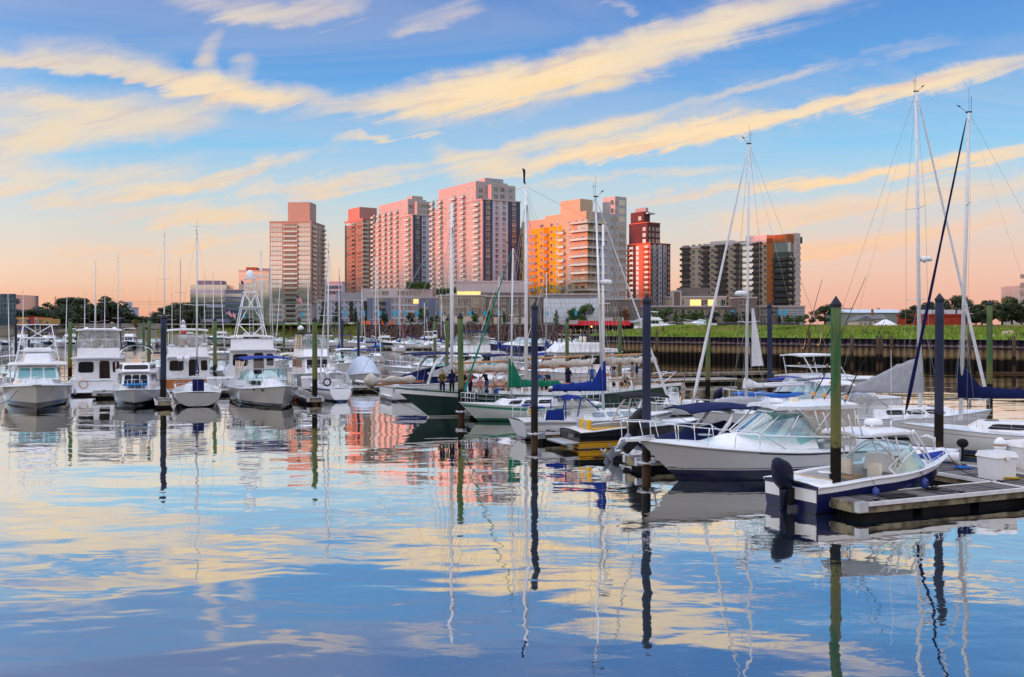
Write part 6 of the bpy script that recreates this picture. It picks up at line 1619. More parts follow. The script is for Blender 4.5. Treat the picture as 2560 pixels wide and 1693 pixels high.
b.rail(.40, .99, .55, .12, 8, .02); b.box(5.9, 6.9, -.3, .3, 1.72, 1.84, M_white, 'pulpit'); b.fenders([(.5, 1), (.4, -1)])
# flybridge yacht stern to the dock
b = flybridge('motor_yacht', 'white motor yacht with clear enclosed flybridge and two domes, stern to the dock', 12.8, 4.5, W(238, 988), 108, 'stern', M_white, encl=M_white, fb=(1.15, 1.2, 1.8))
for y in (-1.15, 1.15):
    mb = MB(); mb.lathe((-1.2, y, 5.05), [(.10, -.1), (.30, 0), (.33, .2), (.30, .42), (.18, .58), (.02, .64)], 14); mb.build('satellite_dome', M_white, b.root)
b.box(-.9, -.7, -.9, .9, 4.95, 5.25, M_white, 'radar_scanner')
hs = MB(); hs.tube([(-6.45, .9 + .34 * math.cos(a * .5), .95 + .36 * math.sin(a * .5)) for a in range(0, 26)], .03, 6); hs.build('hose_coil', M_spar, b.root)
flag(b.root, Vector((-6.3, -1.6, 1.2)), 2.0)
# small bow-on cruiser with black windows
b = flybridge('motor_yacht', 'small white flybridge cruiser with black window bands and black arch, bow on', 9.6, 3.4, W(337, 1018), 289, 'bow', None, bandmat('hull_grey_low', [(.34, BLK), (.37, WHITE), (.40, (.05, .06, .09)), (9, (.62, .66, .72))], .18, .5, .08), fb=(.95, 1.0, 1.35), dark=True)
mb = MB(); aa = [(-1.2, 1.15 * math.cos(a), 3.3 + 1.05 * math.sin(a) ** .5) for a in [PI * j / 16 for j in range(17)]]
mb.tube(aa, .05, 6); b_ar = mb.build('bimini_frame', M_chrome, b.root); b.canopy(-1.5, -.9, 1.12, 4.32, .25, .05, M_black, 'folded_bimini', .02)
bl = MB(); bl.box(1.6, 3.6, -.8, .8, 1.52, 1.60); bl.build('sun_pad', pm('blue_pad', (.02, .16, .42), .7), b.root)
# trawler with wooden transom
b = flybridge('motor_yacht', 'white trawler yacht with varnished red transom, arched windows and two globe fenders', 12.5, 4.4, W(473, 982), 110, 'stern', M_whitecloth, transom=M_teak, fb=(1.25, 1.25, 1.8), hard=True)
for y in (.15, .75):
    mb = MB(); mb.sph((-5.4, y, 2.95), .26, n=14, k=10); mb.cyl((-5.4, y, 3.18), (-5.4, y, 3.34), .06, .04, 6, 0); mb.build('globe_fender', M_white, b.root)
mb = MB(); mb.panel([(-2.9, 1.55, 3.95), (-2.9, -1.55, 3.95), (-2.75, -1.45, 5.1), (-2.75, 1.45, 5.1)], .01); mb.build('aft_curtain', M_vinyl, b.root)
flag(b.root, Vector((-6.2, 1.9, 1.3)), 2.6)
# sloop stern on
b = yacht('sloop', 'white sloop seen from its broad rounded stern with navy cover on the boom', 10.2, 3.5, W(494, 1018), 108, 1.0, 12.9, H_plain, 3.9, M_navy, M_whitecloth, 'stern', (1.05, 1.0, 1.25), ((.52, 1.0),), (-1.5, 2.6, 1.0, .7, .42), .09, 1.0, -.55, boomz=2.4, tr=.88, coverh=1.0)
b.box(-4.6, -4.0, -.45, .35, 1.0, 1.95, M_navy, 'wheel_cover'); b.fenders([(.2, 1), (.32, 1)])
# tall sport fishing tower
b = flybridge('sport_fishing_boat', 'white sport fishing yacht with very tall pipe tower and dome on top', 15.5, 4.9, W(640, 979), 109, 'stern', M_white, fb=(1.2, 1.4, 2.2), topz=4.75)
tower(b, -3.2, .8, 1.75, 3.0, -1.6, .0, .55, 8.9, 3, .045, True, True, M_white, px=True, ovr=.1)
tower(b, -1.4, -.2, .5, 9.0, -1.3, -.4, .42, 10.2, 1, .03, True, False, M_white)
mb = MB(); mb.lathe((-.8, 0, 10.3), [(.12, 0), (.34, .1), (.40, .35), (.34, .6), (.16, .78), (.02, .82)], 14); mb.build('satellite_dome', M_white, b.root)
mb = MB(); mb.sheet([[Vector((x, y, 7.55)) for y in (-1.0, 0, 1.0)] for x in (-2.6, .6)], th=.06); mb.build('tower_sunshade', M_white, b.root)
for sd in (1, -1):
    mb = MB(); mb.tube([(-1.0, sd * 2.2, 2.0), (-1.4, sd * 2.5, 6.0), (-2.0, sd * 2.8, 11.5)], [.05, .04, .012]); og = mb.build('outrigger', M_white, b.root)
    sp = MB()
    for z_, y_ in ((5.0, 2.43), (8.2, 2.63)): sp.cyl((-1.4, sd * y_ - .35, z_ - .15), (-1.4, sd * y_ + .35, z_ + .15), .015, n=4); sp.cyl((-1.4, sd * y_ - .35, z_ + .15), (-1.4, sd * y_ + .35, z_ - .15), .015, n=4)
    sp.build('spreader', M_white, og)
# pearl express with royal canvas
b = cruiser('express_cruiser', 'pearl grey express cruiser with royal blue canvas top, bow on beside a red float', 11.6, 4.2, W(703, 1019), 296, bandmat('hull_pearl', [(.24, BLK), (.28, (.1, .1, .12)), (9, (.66, .65, .64))], .14, .7, .06), 'bow', M_royal, fb=(1.05, 1.15, 1.62), glass=M_teal)
k = 11.6 / 11
for sd in (1, -1):
    for x0, x1 in ((-3.6, -2.3), (-2.2, -1.0)):
        mb = MB(); mb.panel([(x0 * k, sd * 1.72, 1.7), (x1 * k, sd * 1.74, 1.9), (x1 * k + .3, sd * 1.6, 3.15), (x0 * k, sd * 1.66, 3.1)], .01); mb.build('side_curtain', M_vinyl, b.root)
mb = MB(); mb.sheet([[Vector((.35 * k - .35 * abs(q_) ** 2, 1.6 * q_, z_)) for q_ in (-1, -.5, 0, .5, 1)] for z_ in (2.5, 3.2)]); mb.build('front_curtain', M_vinyl, b.root)
mb = MB()
for sd in (1, -1):
    for x, y in ((2.6, 1.55), (3.6, 1.15), (1.5, 1.82)): mb.sph((x, sd * y, 1.22), .18, .10, .07, 10, 6)
mb.build('hull_ports', M_dark, b.root)
# sloop with pointed stern
b = yacht('sloop', 'white sloop with dark blue waterline and rounded stern rail moored by the second green post', 9.2, 3.1, W(853, 1005), 111, .8, 11.8, bandmat('hull_blue_low', [(.16, (.012, .05, .16)), (9, WHITE)]), 3.3, M_whitecloth, M_whitecloth, 'stern', (1.0, .98, 1.2), ((.5, .9),), (-1.4, 2.4, .9, .65, .42), .085, .9, .3, tr=.52, coverh=.4, dodger=(M_whitecloth, -1.3))
b.stripe(pm('blue_sheer', (.02, .05, .20), .4), .06, .10)
mb = MB(); mb.tube([(-4.2, 1.0 + .26 * math.cos(a), 1.5 + .26 * math.sin(a)) for a in [2 * PI * j / 14 for j in range(14)]], .06, 6, closed=True); mb.build('life_ring', M_rubber, b.root)
b = flybridge('motor_yacht', 'white sedan yacht with black canvas flybridge top behind the second green post', 11.8, 4.2, W(806, 972), 290, 'bow', M_black, hard=False, encl=M_black, fb=(1.1, 1.15, 1.6))
b.box(-1.4, -.6, -1.0, 0.6, 4.0, 4.5, pm('teal_cover', (.01, .16, .16), .8), 'covered_console'); mb = MB(); mb.lathe((-.9, -1.2, 5.35), [(.05, 0), (.26, .05), (.3, .3), (.05, .5)], 12); mb.build('satellite_dome', M_white, b.root)
# fully covered boat
b = Boat('covered_motorboat', 'motorboat under a full pale blue winter cover beside the kayak float', 8.6, 3.1, 1.0, 1.0, 1.35, W(921, 966), 285, 'motorboat', 'bow', 1.1, .9)
b.hull(bandmat('hull_dark_low', [(.35, (.03, .03, .05)), (9, WHITE)])); b.rub(M_white, .04); b.deck(M_white)
cv = MB(); cv.sheet([[Vector((x, b.bd((x + 4.3) / 8.6) * (.98 if abs(k_) < 1 else 1.02) * k_, b.zs((x + 4.3) / 8.6) - .1 * (abs(k_) == 1) + h_ * (1 - abs(k_) ** 3))) for k_ in (-1, -.9, -.6, -.3, 0, .3, .6, .9, 1)] for x, h_ in ((-4.25, .9), (-3.4, 1.5), (-2.0, 1.75), (-.6, 1.7), (.5, 1.35), (1.8, .75), (3.0, .35), (4.0, .05))]); cv.build('boat_cover', pm('pale_blue_canvas', (.52, .58, .68), .8, var=.08, bump=.02, bscale=3), b.root)
flag(b.root, Vector((-4.2, .8, 1.0)), 1.9)
b = cruiser('express_cruiser', 'white express cruiser with navy cockpit cover and navy bimini behind the schooner bow', 12.0, 4.0, W(965, 1000), 24, H_white, 'stern', M_navy, True, None, fb=(1.25, 1.3, 1.8), cockpit_cover=M_navy)
b.box(-6.2, -5.4, -1.4, 1.4, .3, .42, M_white, 'swim_platform')
b = flybridge('motor_yacht', 'white flybridge cruiser with navy topped clear enclosure seen past the green posts', 12.0, 4.2, W(1052, 950), 205, 'bow', M_navy, hard=False, encl=M_black, fb=(1.1, 1.2, 1.75))
b = cruiser('express_cruiser', 'white express cruiser with navy canopy close behind the schooner foremast', 10.0, 3.5, W(1118, 968), 205, H_white, 'bow', M_navy)
b = cruiser('express_cruiser', 'white cruiser with royal blue covers behind the schooner mainmast', 10.5, 3.6, W(1232, 966), 200, H_white, 'bow', M_royal, True, cockpit_cover=M_royal)
b = flybridge('motor_yacht', 'broad white motor yacht with dark saloon windows behind the schooner deck', 13.5, 4.4, (5.2, 95.0, 0), 200, 'mid', None, fb=(1.3, 1.4, 1.9), stern_door=True)
b = cruiser('express_cruiser', 'white cruiser with tall radar arch and navy cover, deck chairs on its dock', 11.5, 3.8, W(1345, 938), 205, H_white, 'bow', None, True, cockpit_cover=M_navy)
b = cruiser('express_cruiser', 'navy hulled motor cruiser moored at the edge of the open water', 14.5, 4.2, W(1238, 884), 200, bandmat('hull_deep_navy', [(.05, WHITE), (.12, NVY), (.16, WHITE), (9, (.012, .016, .10))], .12, .6, .04), 'bow', None, False, fb=(1.5, 1.6, 2.2))
b = cruiser('express_cruiser', 'white cruiser with open transom tucked between the trawler and the tall tower boat', 10.5, 3.7, W(560, 962), 290, H_white, 'bow', M_white, True, dark_win=True)
b = cruiser('express_cruiser', 'small white cabin cruiser with cream soft top behind two green posts', 8.5, 3.1, W(742, 950), 290, H_white, 'bow', M_cream)
b = cruiser('express_cruiser', 'white cruiser with grey soft top half hidden behind the sport fishing boat', 10.5, 3.6, W(22, 985), 290, H_white, 'bow', M_greyc)
b = cruiser('express_cruiser', 'white cruiser with black bimini between the green post and the dark post', 9.0, 3.2, W(398, 952), 290, H_white, 'bow', M_black)

b = cruiser('express_cruiser', 'white cruiser with blue awning between the covered boat and the flybridge cruiser', 9.5, 3.3, W(925, 940), 286, H_white, 'bow', M_royal)
b = cruiser('express_cruiser', 'plain white express cruiser past the float with the kayak', 10.5, 3.6, W(985, 948), 200, H_plain, 'bow', None, True)
b = cruiser('express_cruiser', 'white cruiser with open cockpit behind the jib of the schooner', 10.0, 3.5, W(1010, 968), 200, H_white, 'bow', M_white, False)
b = cruiser('express_cruiser', 'low white cruiser with grey cover between the sloop and the schooner', 9.0, 3.2, W(1390, 960), 22, H_white, 'stern', M_greyc)
# ---------------------------------------------------------------- mooring posts
def postmat(name, top, mid, low, z1=2.0, wood=True):
    m = bpy.data.materials.new(name); m.use_nodes = True
    t = NT(m.node_tree); b = m.node_tree.nodes['Principled BSDF']
    tcn = t.node('ShaderNodeTexCoord'); sp = t.node('ShaderNodeSeparateXYZ'); t.l.new(tcn.outputs['Object'], sp.inputs[0])
    oi = t.node('ShaderNodeObjectInfo')
    mp = t.node('ShaderNodeMapping'); t.l.new(tcn.outputs['Object'], mp.inputs[0]); mp.inputs['Scale'].default_value = (7, 7, .5) if wood else (2, 2, .4)
    t.l.new(t.xyz(t.m('MULTIPLY', oi.outputs['Random'], 40.0), 0.0, 0.0), mp.inputs['Location'])
    n1 = t.noise(mp.outputs[0], 1.0, 5, .65, .5)
    n2 = t.noise(tcn.outputs['Object'], 3.0, 4, .6)
    z = t.m('ADD', sp.outputs[2], t.m('MULTIPLY', t.m('SUBTRACT', n2, .5), 1.1 if wood else .9))
    c = t.mix(t.mr(n1, .40, .62, 0, 1 if wood else .35), top, mid)
    c = t.mix(t.mr(t.noise(mp.outputs[0], 3.2, 4, .7), .56, .70, 0, .75 if wood else .25), c, tuple(x * .35 for x in top))
    c = t.mix(t.mr(z, z1 + .7, z1 + 1.8, .75, 0), c, mid)
    c = t.mix(t.mr(z, z1 - .10, z1 + .10, 1, 0), c, low)
    c = t.mix(t.mr(t.m('ADD', z, t.m('MULTIPLY', n1, .5)), .5, 1.1, .8, 0), c, (.10, .055, .03))
    t.l.new(c, b.inputs['Base Color']); b.inputs['Roughness'].default_value = .85 if wood else .5; b.inputs['Specular IOR Level'].default_value = .12
    bn = t.node('ShaderNodeBump'); bn.inputs['Distance'].default_value = .045 if wood else .004; t.l.new(n1, bn.inputs['Height']); t.l.new(bn.outputs[0], b.inputs['Normal'])
    return m
P_green = postmat('treated_wood_post', (.050, .165, .070), (.190, .170, .065), (.014, .012, .010), 2.0)
P_dark = postmat('sleeved_post', (.026, .034, .070), (.040, .050, .085), (.016, .013, .012), 2.0, False)
P_old = postmat('weathered_post', (.14, .11, .085), (.10, .07, .045), (.014, .012, .010), 1.8)
M_cap = pm('post_cap', (.012, .014, .028), .5, var=.1)
M_galv = pm('galvanised_steel', (.52, .55, .60), .4, .6, var=.08)
def post(label, px, ytop, ybase, kind='g', r=.165, lean=0.0, hoop=False, cap=True, group=None, Y=None):
    p = W(px, ybase) if Y is None else Vector(((px - CX) / F * Y, Y, 0))
    H_ = CH - (ytop - HY) / F * p.y
    o = thing('mooring_post', label, 'post', p, random.uniform(0, 3), group)
    lean += random.uniform(-.07, .07) if cap else 0
    mat = {'g': P_green, 'd': P_dark, 'o': P_old}[kind]
    mb = MB(); rings = []; n = 14
    rng = random.Random(int(px)); k = 9
    for i in range(k + 1):
        z = lerp(-1.2, H_ - (.30 if cap else 0), i / k); rr = r * (1.06 - .10 * i / k) * (1 + (rng.uniform(-.02, .02) if kind != 'd' else 0))
        rings.append([Vector((rr * math.cos(2 * PI * j / n) + lean * z * .1, rr * math.sin(2 * PI * j / n), z)) for j in range(n)])
    mb.loft(rings); mb.build('shaft', mat, o)
    if cap:
        mb = MB(); z = H_ - .32; lx = lean * z * .1; mb.loft([[Vector((lx + q * math.cos(2 * PI * j / n), q * math.sin(2 * PI * j / n), zz)) for j in range(n)] for q, zz in ((r * 1.07, z), (r * 1.10, z + .10), (r * .95, z + .13), (r * .45, z + .26), (.01, z + .36))], smooth=False); mb.build('cap', M_cap, o)
    if hoop:
        mb = MB(); mb.tube([((r + .16) * math.cos(a), (r + .16) * math.sin(a), .55) for a in [2 * PI * j / 20 for j in range(20)]], .04, 6, closed=True)
        for a in (0, PI / 2, PI, 3 * PI / 2): mb.box(r - .02, r + .14, -.06, .06, .48, .62, M=Matrix.Rotation(a, 4, 'Z'))
        mb.build('pile_guide', M_galv, o)
    return o
post('tall green timber post with black cap at the end of the near dock', 2089, 743, 1264, 'g', .165, .05, True)
post('dark sleeved post at the end of the finger beside the express cruiser bow', 1616, 737, 1192, 'd', .17, 0, True)
post('dark sleeved post in front of the white sloop transom', 1336, 756, 1112, 'd', .165, 0, True)
post('green timber post with black cap standing before the dark green schooner bow', 1153, 783, 1051, 'g', .18, -.05, True)
post('dark sleeved post beside the walkway in front of the navy striped sloop', 2347, 735, 1142, 'd', .19, 0)
post('dark sleeved post behind the fishing boat tower', 1925, 757, 1030, 'd', .17)
post('leaning green timber post between the schooner stern and the white furled headsail', 1769, 783, 1015, 'g', .175, -.06)
post('green timber post behind the boom of the edge sloop', 2474, 751, 1030, 'g', .19)
post('green timber post at the schooner stern', 1549, 780, 1000, 'g', .16)
post('green timber post behind the schooner mizzen boom', 1418, 795, 975, 'g', .17)
sp_ = post('green timber post carrying a small sign, left of its taller neighbour behind the schooner', 1088, 795, 955, 'g', .17)
mb = MB(); mb.box(-.22, .22, -.24, -.20, 4.6, 5.3); sg_ = mb.build('sign', M_white, sp_); sp_.rotation_euler = (0, 0, 0); mb = MB(); mb.box(-.17, .17, -.25, -.235, 4.95, 5.2); mb.build('sign_panel', M_navy, sg_)
post('green timber post close to the schooner foremast, beside the sign post', 1117, 793, 968, 'g', .17)
post('slim dark post beside the covered pale blue boat', 896, 802, 950, 'd', .14)
post('dark sleeved post behind the black topped sedan yacht', 855, 799, 930, 'd', .17)
post('green timber post beside the red float and the pearl express cruiser', 787, 793, 1012, 'g', .19, 0, True)
post('green timber post behind the white dock box', 748, 794, 962, 'g', .17)
post('slim green timber post past the tall tower boat', 710, 800, 935, 'g', .13)
post('green timber post between the trawler and the tall tower boat', 537, 794, 962, 'g', .18)
post('thick dark sleeved post between the small cruiser and the round sterned sloop', 408, 786, 1014, 'd', .21, 0, True)
post('green timber post next to the small flybridge cruiser', 372, 793, 960, 'g', .18)
post('slimmer green timber post paired behind the small flybridge cruiser', 359, 799, 935, 'g', .14)
post('green timber post between the sport fishing boat and the motor yacht', 175, 795, 970, 'g', .18)
post('slimmer green timber post just right of the sport fishing boat post', 193, 804, 930, 'g', .14)
post('dark post behind the sport fishing boat outrigger', 40, 795, 930, 'd', .16)
post('second dark post seen through the sport fishing boat tower', 72, 797, 915, 'd', .14)
far_posts = [(511, 798, 872, 'g'), (600, 806, 868, 'g'), (646, 803, 872, 'g'), (300, 790, 880, 'd'), (727, 815, 862, 'o'), (764, 817, 862, 'o'), (806, 816, 862, 'o'), (832, 817, 862, 'o'), (876, 818, 862, 'o'), (905, 819, 862, 'o'), (928, 820, 862, 'o'), (947, 819, 866, 'o'), (964, 822, 866, 'o'), (985, 820, 866, 'o'), (1006, 818, 866, 'o'), (1026, 818, 866, 'o'), (1045, 818, 864, 'o'), (1056, 819, 864, 'o'), (1066, 818, 864, 'o'),
             (1186, 819, 860, 'o'), (1199, 819, 862, 'o'), (1204, 820, 862, 'o'), (1225, 820, 862, 'o'), (1243, 820, 862, 'o'), (1252, 820, 862, 'o'), (1258, 821, 862, 'o'), (1383, 825, 885, 'o'), (1392, 828, 885, 'o'), (1404, 822, 885, 'o'), (1430, 822, 880, 'o'), (1455, 823, 880, 'o'), (1473, 824, 880, 'o')]
ORD = [str(i) for i in range(100)]
def nth(i):
    k = i + 1
    return '%d%s' % (k, 'th' if 10 <= k % 100 <= 20 else {1: 'st', 2: 'nd', 3: 'rd'}.get(k % 10, 'th'))
far_posts.sort()
for i, (px, yt, yb, k) in enumerate(far_posts):
    post('%s slip post, %s along the far docks counting from the wooded hill' % ({'g': 'green', 'd': 'dark', 'o': 'weathered grey'}[k], nth(i)), px, yt, yb, k, .17, group='posts of the far docks')
for lab, px, yt, yb, ln in (('broken rusty post leaning beside a short one off the bulkhead end', 1642, 826, 902, -.08), ('short green grey post next to the broken rusty one', 1658, 816, 893, 0), ('rusty stub standing against the middle of the bulkhead', 1901, 836, 902, 0), ('grey stub beside the tall antenna at the bulkhead', 1990, 842, 908, 0), ('rusty post rising above the bulkhead near the green post', 2023, 826, 912, 0),
                           ('thin rusty post past the green post at the bulkhead', 2130, 838, 916, 0), ('first of two rusty posts before the grey sail cover', 2194, 841, 918, 0), ('second of two rusty posts before the grey sail cover', 2203, 836, 918, 0), ('rusty stub behind the tall white mast', 2229, 838, 918, 0), ('broken black topped post leaning by the floating boom', 2424, 830, 935, .10), ('pale post at the bulkhead near the concrete blocks', 2535, 840, 926, 0)):
    post(lab, px, yt, yb, 'o', .22, ln, cap=False)
bm = MB(); a_ = W(2440, 934); bm.tube([a_ + Vector((0, 0, .05)), a_ + Vector((10, -2, .08)), a_ + Vector((26, -9, .05))], .16, 8); bm.build('floating_boom', P_old, label='long floating timber boom below the concrete blocks', cat='timber')
for i, (px, py, w, h) in enumerate(((2502, 848, 3.4, 1.0), (2516, 842, 1.8, 1.9), (2528, 846, 1.4, 1.6))):
    mb = MB(); rock(mb, (0, 0, 0), 1.0); o = mb.build('concrete_block', pm('broken_concrete', (.42, .33, .22), .9, var=.2), loc=D(px, py, 142), label=('flat', 'tall', 'small')[i] + ' broken concrete block lying on the grassy bank', cat='rubble'); o.scale = (w * .7, 1.2, h * .7)

# ---------------------------------------------------------------- floating docks
M_plank = pm('dock_plank', (.15, .135, .135), .85, var=.40, scale=5, stretch=(6, 1, 1), bump=.004, bscale=20, rand=.6)
M_fascia = pm('dock_fascia', (.22, .19, .13), .85, var=.6, scale=2.2, bump=.01)
M_edge = pm('dock_edge_white', (.78, .79, .80), .5, var=.10)
M_float = pm('dock_float', (.012, .012, .014), .7, var=.3)
def plankmat():
    m = bpy.data.materials.new('dock_deck'); m.use_nodes = True
    t = NT(m.node_tree); b = m.node_tree.nodes['Principled BSDF']
    tcn = t.node('ShaderNodeTexCoord'); wv = t.node('ShaderNodeTexWave', wave_type='BANDS', bands_direction='X'); t.l.new(tcn.outputs['Object'], wv.inputs[0]); wv.inputs['Scale'].default_value = 2.2; wv.inputs['Distortion'].default_value = .3
    t.l.new(t.mix(t.mr(wv.outputs[1], .05, .2), (.05, .045, .04), (.20, .185, .17)), b.inputs['Base Color']); b.inputs['Roughness'].default_value = .85
    return m
M_deckp = plankmat()
def dock(label, p0, ang, length, width, planks=False, edge=True, z=.50):
    """p0 is the corner at the free end; the dock runs along ang with its width to the left-hand side"""
    o = thing('floating_dock', label, 'dock', (p0[0], p0[1], 0), R(ang))
    if planks:
        mb = MB(); pw_ = .145; mb.box(.006, pw_ - .006, .04, width - .04, z - .04, z); me = mb.mesh('plank', M_plank)
        for i in range(int(length / pw_)):
            put('plank', me, o, loc=(i * pw_, 0, random.uniform(-.004, .004)))
    else:
        mb = MB(); mb.box(0, length, .04, width - .04, z - .04, z); mb.build('deck', M_deckp, o)
    for y0, y1 in ((0, .04), (width - .04, width)):
        mb = MB(); mb.box(0, length, y0, y1, z - .30, z + .012); mb.build('fascia', M_fascia, o)
    mb = MB(); mb.box(-.04, 0, 0, width, z - .30, z + .012); mb.build('end_board', M_fascia, o)
    if edge:
        for y0, y1 in ((-.07, 0), (width, width + .07)):
            mb = MB(); mb.box(.3, length, y0, y1, z - .09, z + .03); mb.build('rub_strip', M_edge, o)
        for y in (-.02, width - .10):
            mb = MB(); mb.box(-.07, .28, y - .05, y + .16, z - .26, z + .04); mb.build('corner_bracket', M_galv, o)
    k = max(2, int(length / 2.4))
    for i in range(k):
        mb = MB(); x = length * (i + .08) / k; mb.box(x, x + length / k * .84, .12, width - .12, -.25, z - .10); mb.build('float', M_float, o)
    for i in range(max(2, int(length / 3.5))):
        x = .8 + i * 3.5
        for y in (.14, width - .14):
            mb = MB(); mb.tube([(x - .14, y, z + .07), (x - .05, y, z + .05), (x + .05, y, z + .05), (x + .14, y, z + .07)], .018); mb.box(x - .05, x + .05, y - .025, y + .025, z, z + .05); mb.build('cleat', M_rubber, o)
    return o
NEAR = dock('near finger dock of grey planks with white edge strip beside the navy motorboat', (10.35, 29.65), 24, 7.3, 1.35, True)
mt_ = MB(); mt_.box(-.55, .55, -.3, .3, 0, .02); mt_.build('door_mat', M_rubber, loc=(12.0, 31.0, .505), rz=R(24), label='black rubber mat lying on the near dock', cat='mat')
dock('main walkway of grey planks running back from the near dock', (20.3, 30.6), 113, 20, 2.4, True)
dock('finger dock between the express cruiser and the covered motorboat', (5.0, 39.6), 21, 9.2, 1.1, True)
dock('finger dock between the tow boat and the navy dodger sloop', (1.35, 49.1), 21, 8.5, .9)
dock('finger dock beside the green striped sloop', (-2.6, 61.9), 21, 8, .8)
dock('long main dock behind the row of bow on boats', (-33.3, 79.1), 21, 60, 2.2)
dock('finger dock ending at the thick dark post', (-23.9, 70.2), 111, 12.5, 1.15)
dock('finger dock ending at the post with the red float', (-13.9, 73.3), 111, 13, 1.15)
dock('float carrying the red and yellow kayak', (-9.2, 89.0), 21, 8, 2.4)
dock('dark dock beside the outermost sport fishing boat', (-38.5, 70), 115, 12, 1.2)
dock('far dock of the small boat basin below the wooded hill', (-170, 292), 5, 120, 2.2, edge=False)
dock('far dock of the cruisers under the stone slope', (-70, 236), 8, 95, 2.0, edge=False)
dock('dock behind the radar arch cruiser', (12, 108), 21, 20, 2.0, edge=False)
kayak('red and yellow kayak lying on the float', (-10.6 + 3.4, 90.6, .55), 25, pm('kayak_yellow', (.75, .30, .02), .4), pm('kayak_red', (.60, .03, .02), .4), 3.6)
def dockbox(label, at, ang, s=(1.0, .6, .75), name='dock_box'):
    o = thing(name, label, 'box', at, R(ang)); x, y, z = s
    mb = MB(); mb.hexa([Vector((-x * .46, -y * .45, 0)), Vector((x * .46, -y * .45, 0)), Vector((x * .46, y * .45, 0)), Vector((-x * .46, y * .45, 0))], [Vector((-x / 2, -y / 2, z * .8)), Vector((x / 2, -y / 2, z * .8)), Vector((x / 2, y / 2, z * .8)), Vector((-x / 2, y / 2, z * .8))]); mb.build('body', M_white, o)
    mb = MB(); mb.hexa([Vector((-x * .54, -y * .55, z * .8)), Vector((x * .54, -y * .55, z * .8)), Vector((x * .54, y * .55, z * .8)), Vector((-x * .54, y * .55, z * .8))], [Vector((-x * .48, -y * .45, z)), Vector((x * .48, -y * .45, z)), Vector((x * .48, y * .45, z)), Vector((-x * .48, y * .45, z))]); mb.build('lid', M_white, o)
    mb = MB(); mb.box(-.08, .08, -y * .58, -y * .55, z * .72, z * .84); mb.build('latch', M_chrome, o)
    return o
dockbox('white fibreglass dock box where the near dock meets the walkway', W(2492, 1196, .5), 20, (.95, .85, .95))
dockbox('white dock box cut by the picture edge', W(2556, 1168, .5), 24, (1.0, .8, 1.0))
dockbox('white dock box beside the second green post', W(773, 968, .5), 21, (1.3, .7, .95))
dockbox('white dock box behind the round sterned sloop', W(536, 968, .5), 21, (1.3, .7, .9))
dockbox('small white dock box left of the pearl express cruiser', W(569, 966, .5), 21, (.8, .6, .85))
def pedestal(label, at):
    o = thing('power_pedestal', label, 'pedestal', at); mb = MB(); mb.lathe((0, 0, 0), [(.14, 0), (.13, .55), (.22, .62), (.24, .85)], 8); mb.build('column', M_white, o)
    mb = MB(); mb.lathe((0, 0, .85), [(.26, 0), (.24, .08), (.14, .22), (.04, .27)], 8); mb.build('lamp_head', M_white, o)
    mb = MB(); mb.lathe((0, 0, .80), [(.235, 0), (.25, .02), (.25, .06), (.235, .08)], 8); mb.build('amber_ring', M_spar, o)
    mb = MB(); mb.tube([(-.15, -.1, .5), (-.4, -.3, .2), (-.2, -.6, .03), (.3, -.7, .03), (.5, -.3, .03), (.1, -.5, .05)], .03); mb.build('shore_cable', M_spar, o)
pedestal('white power pedestal with amber ring behind the dock box', W(2500, 1168, .5)); pedestal('white power pedestal on the main walkway behind the hardtop', W(2105, 1110, .5)); pedestal('white power pedestal past the small console boat', W(1752, 1052, .5))
tn = thing('inflatable_tender', 'white inflatable tender with small black outboard on the walkway', 'dinghy', W(2300, 1150, .5) + Vector((.1, 0, 0)), R(150))
mb = MB(); mb.tube([(-1.4, .55, .25), (.6, .55, .25), (1.2, .3, .32), (1.4, 0, .36), (1.2, -.3, .32), (.6, -.55, .25), (-1.4, -.55, .25)], .21, 10); mb.build('tube', M_white, tn)
mb = MB(); mb.box(-1.2, .9, -.4, .4, .1, .16); mb.build('floor', M_gv, tn); mb = MB(); mb.box(-1.35, -1.28, -.45, .45, .1, .5); mb.build('transom', M_gv, tn)
mb = MB(); mb.sph((-1.45, 0, .75), .22, .15, .18); mb.box(-1.5, -1.4, -.05, .05, .1, .6); mb.build('outboard', M_rubber, tn)
mb = MB(); 
for y in (-.5, -.1): mb.tube([(-.4, y, .4), (-.4, y, .85), (-.1, y, .95), (.2, y, .85), (.2, y, .4)], .025)
mb.build('ladder_hoops', M_chrome, tn)
mb = MB(); mb.sph((0, 0, .12), .26, .26, .24); mb.build('mooring_float', pm('float_red', (.70, .05, .01), .4), loc=W(745, 1000), label='round orange red float beside the pearl express cruiser', cat='float')
for i, (lab, a, b_) in enumerate((('pale dock line from the express cruiser bow to the dark post', D(1655, 1105, 37.4), D(1616, 1172, 38.4)), ('blue dock line crossing to the walkway by the tender', W(2360, 1155, .55), W(2475, 1180, .55)), ('black dock line at the sport fishing boat bow', D(45, 975, 69), W(0, 1010, .5)), ('white dock line on the finger of the red float', D(726, 985, 70), W(765, 985, .5)))):
    mb = MB(); m_ = (a + b_) / 2 - Vector((0, 0, .25)); mb.tube([a, a.lerp(m_, .6), m_, m_.lerp(b_, .6), b_], .02, 5); mb.build('dock_line', M_rope if i in (0, 3) else (M_kb if i == 1 else M_rubber), label=lab, cat='rope')

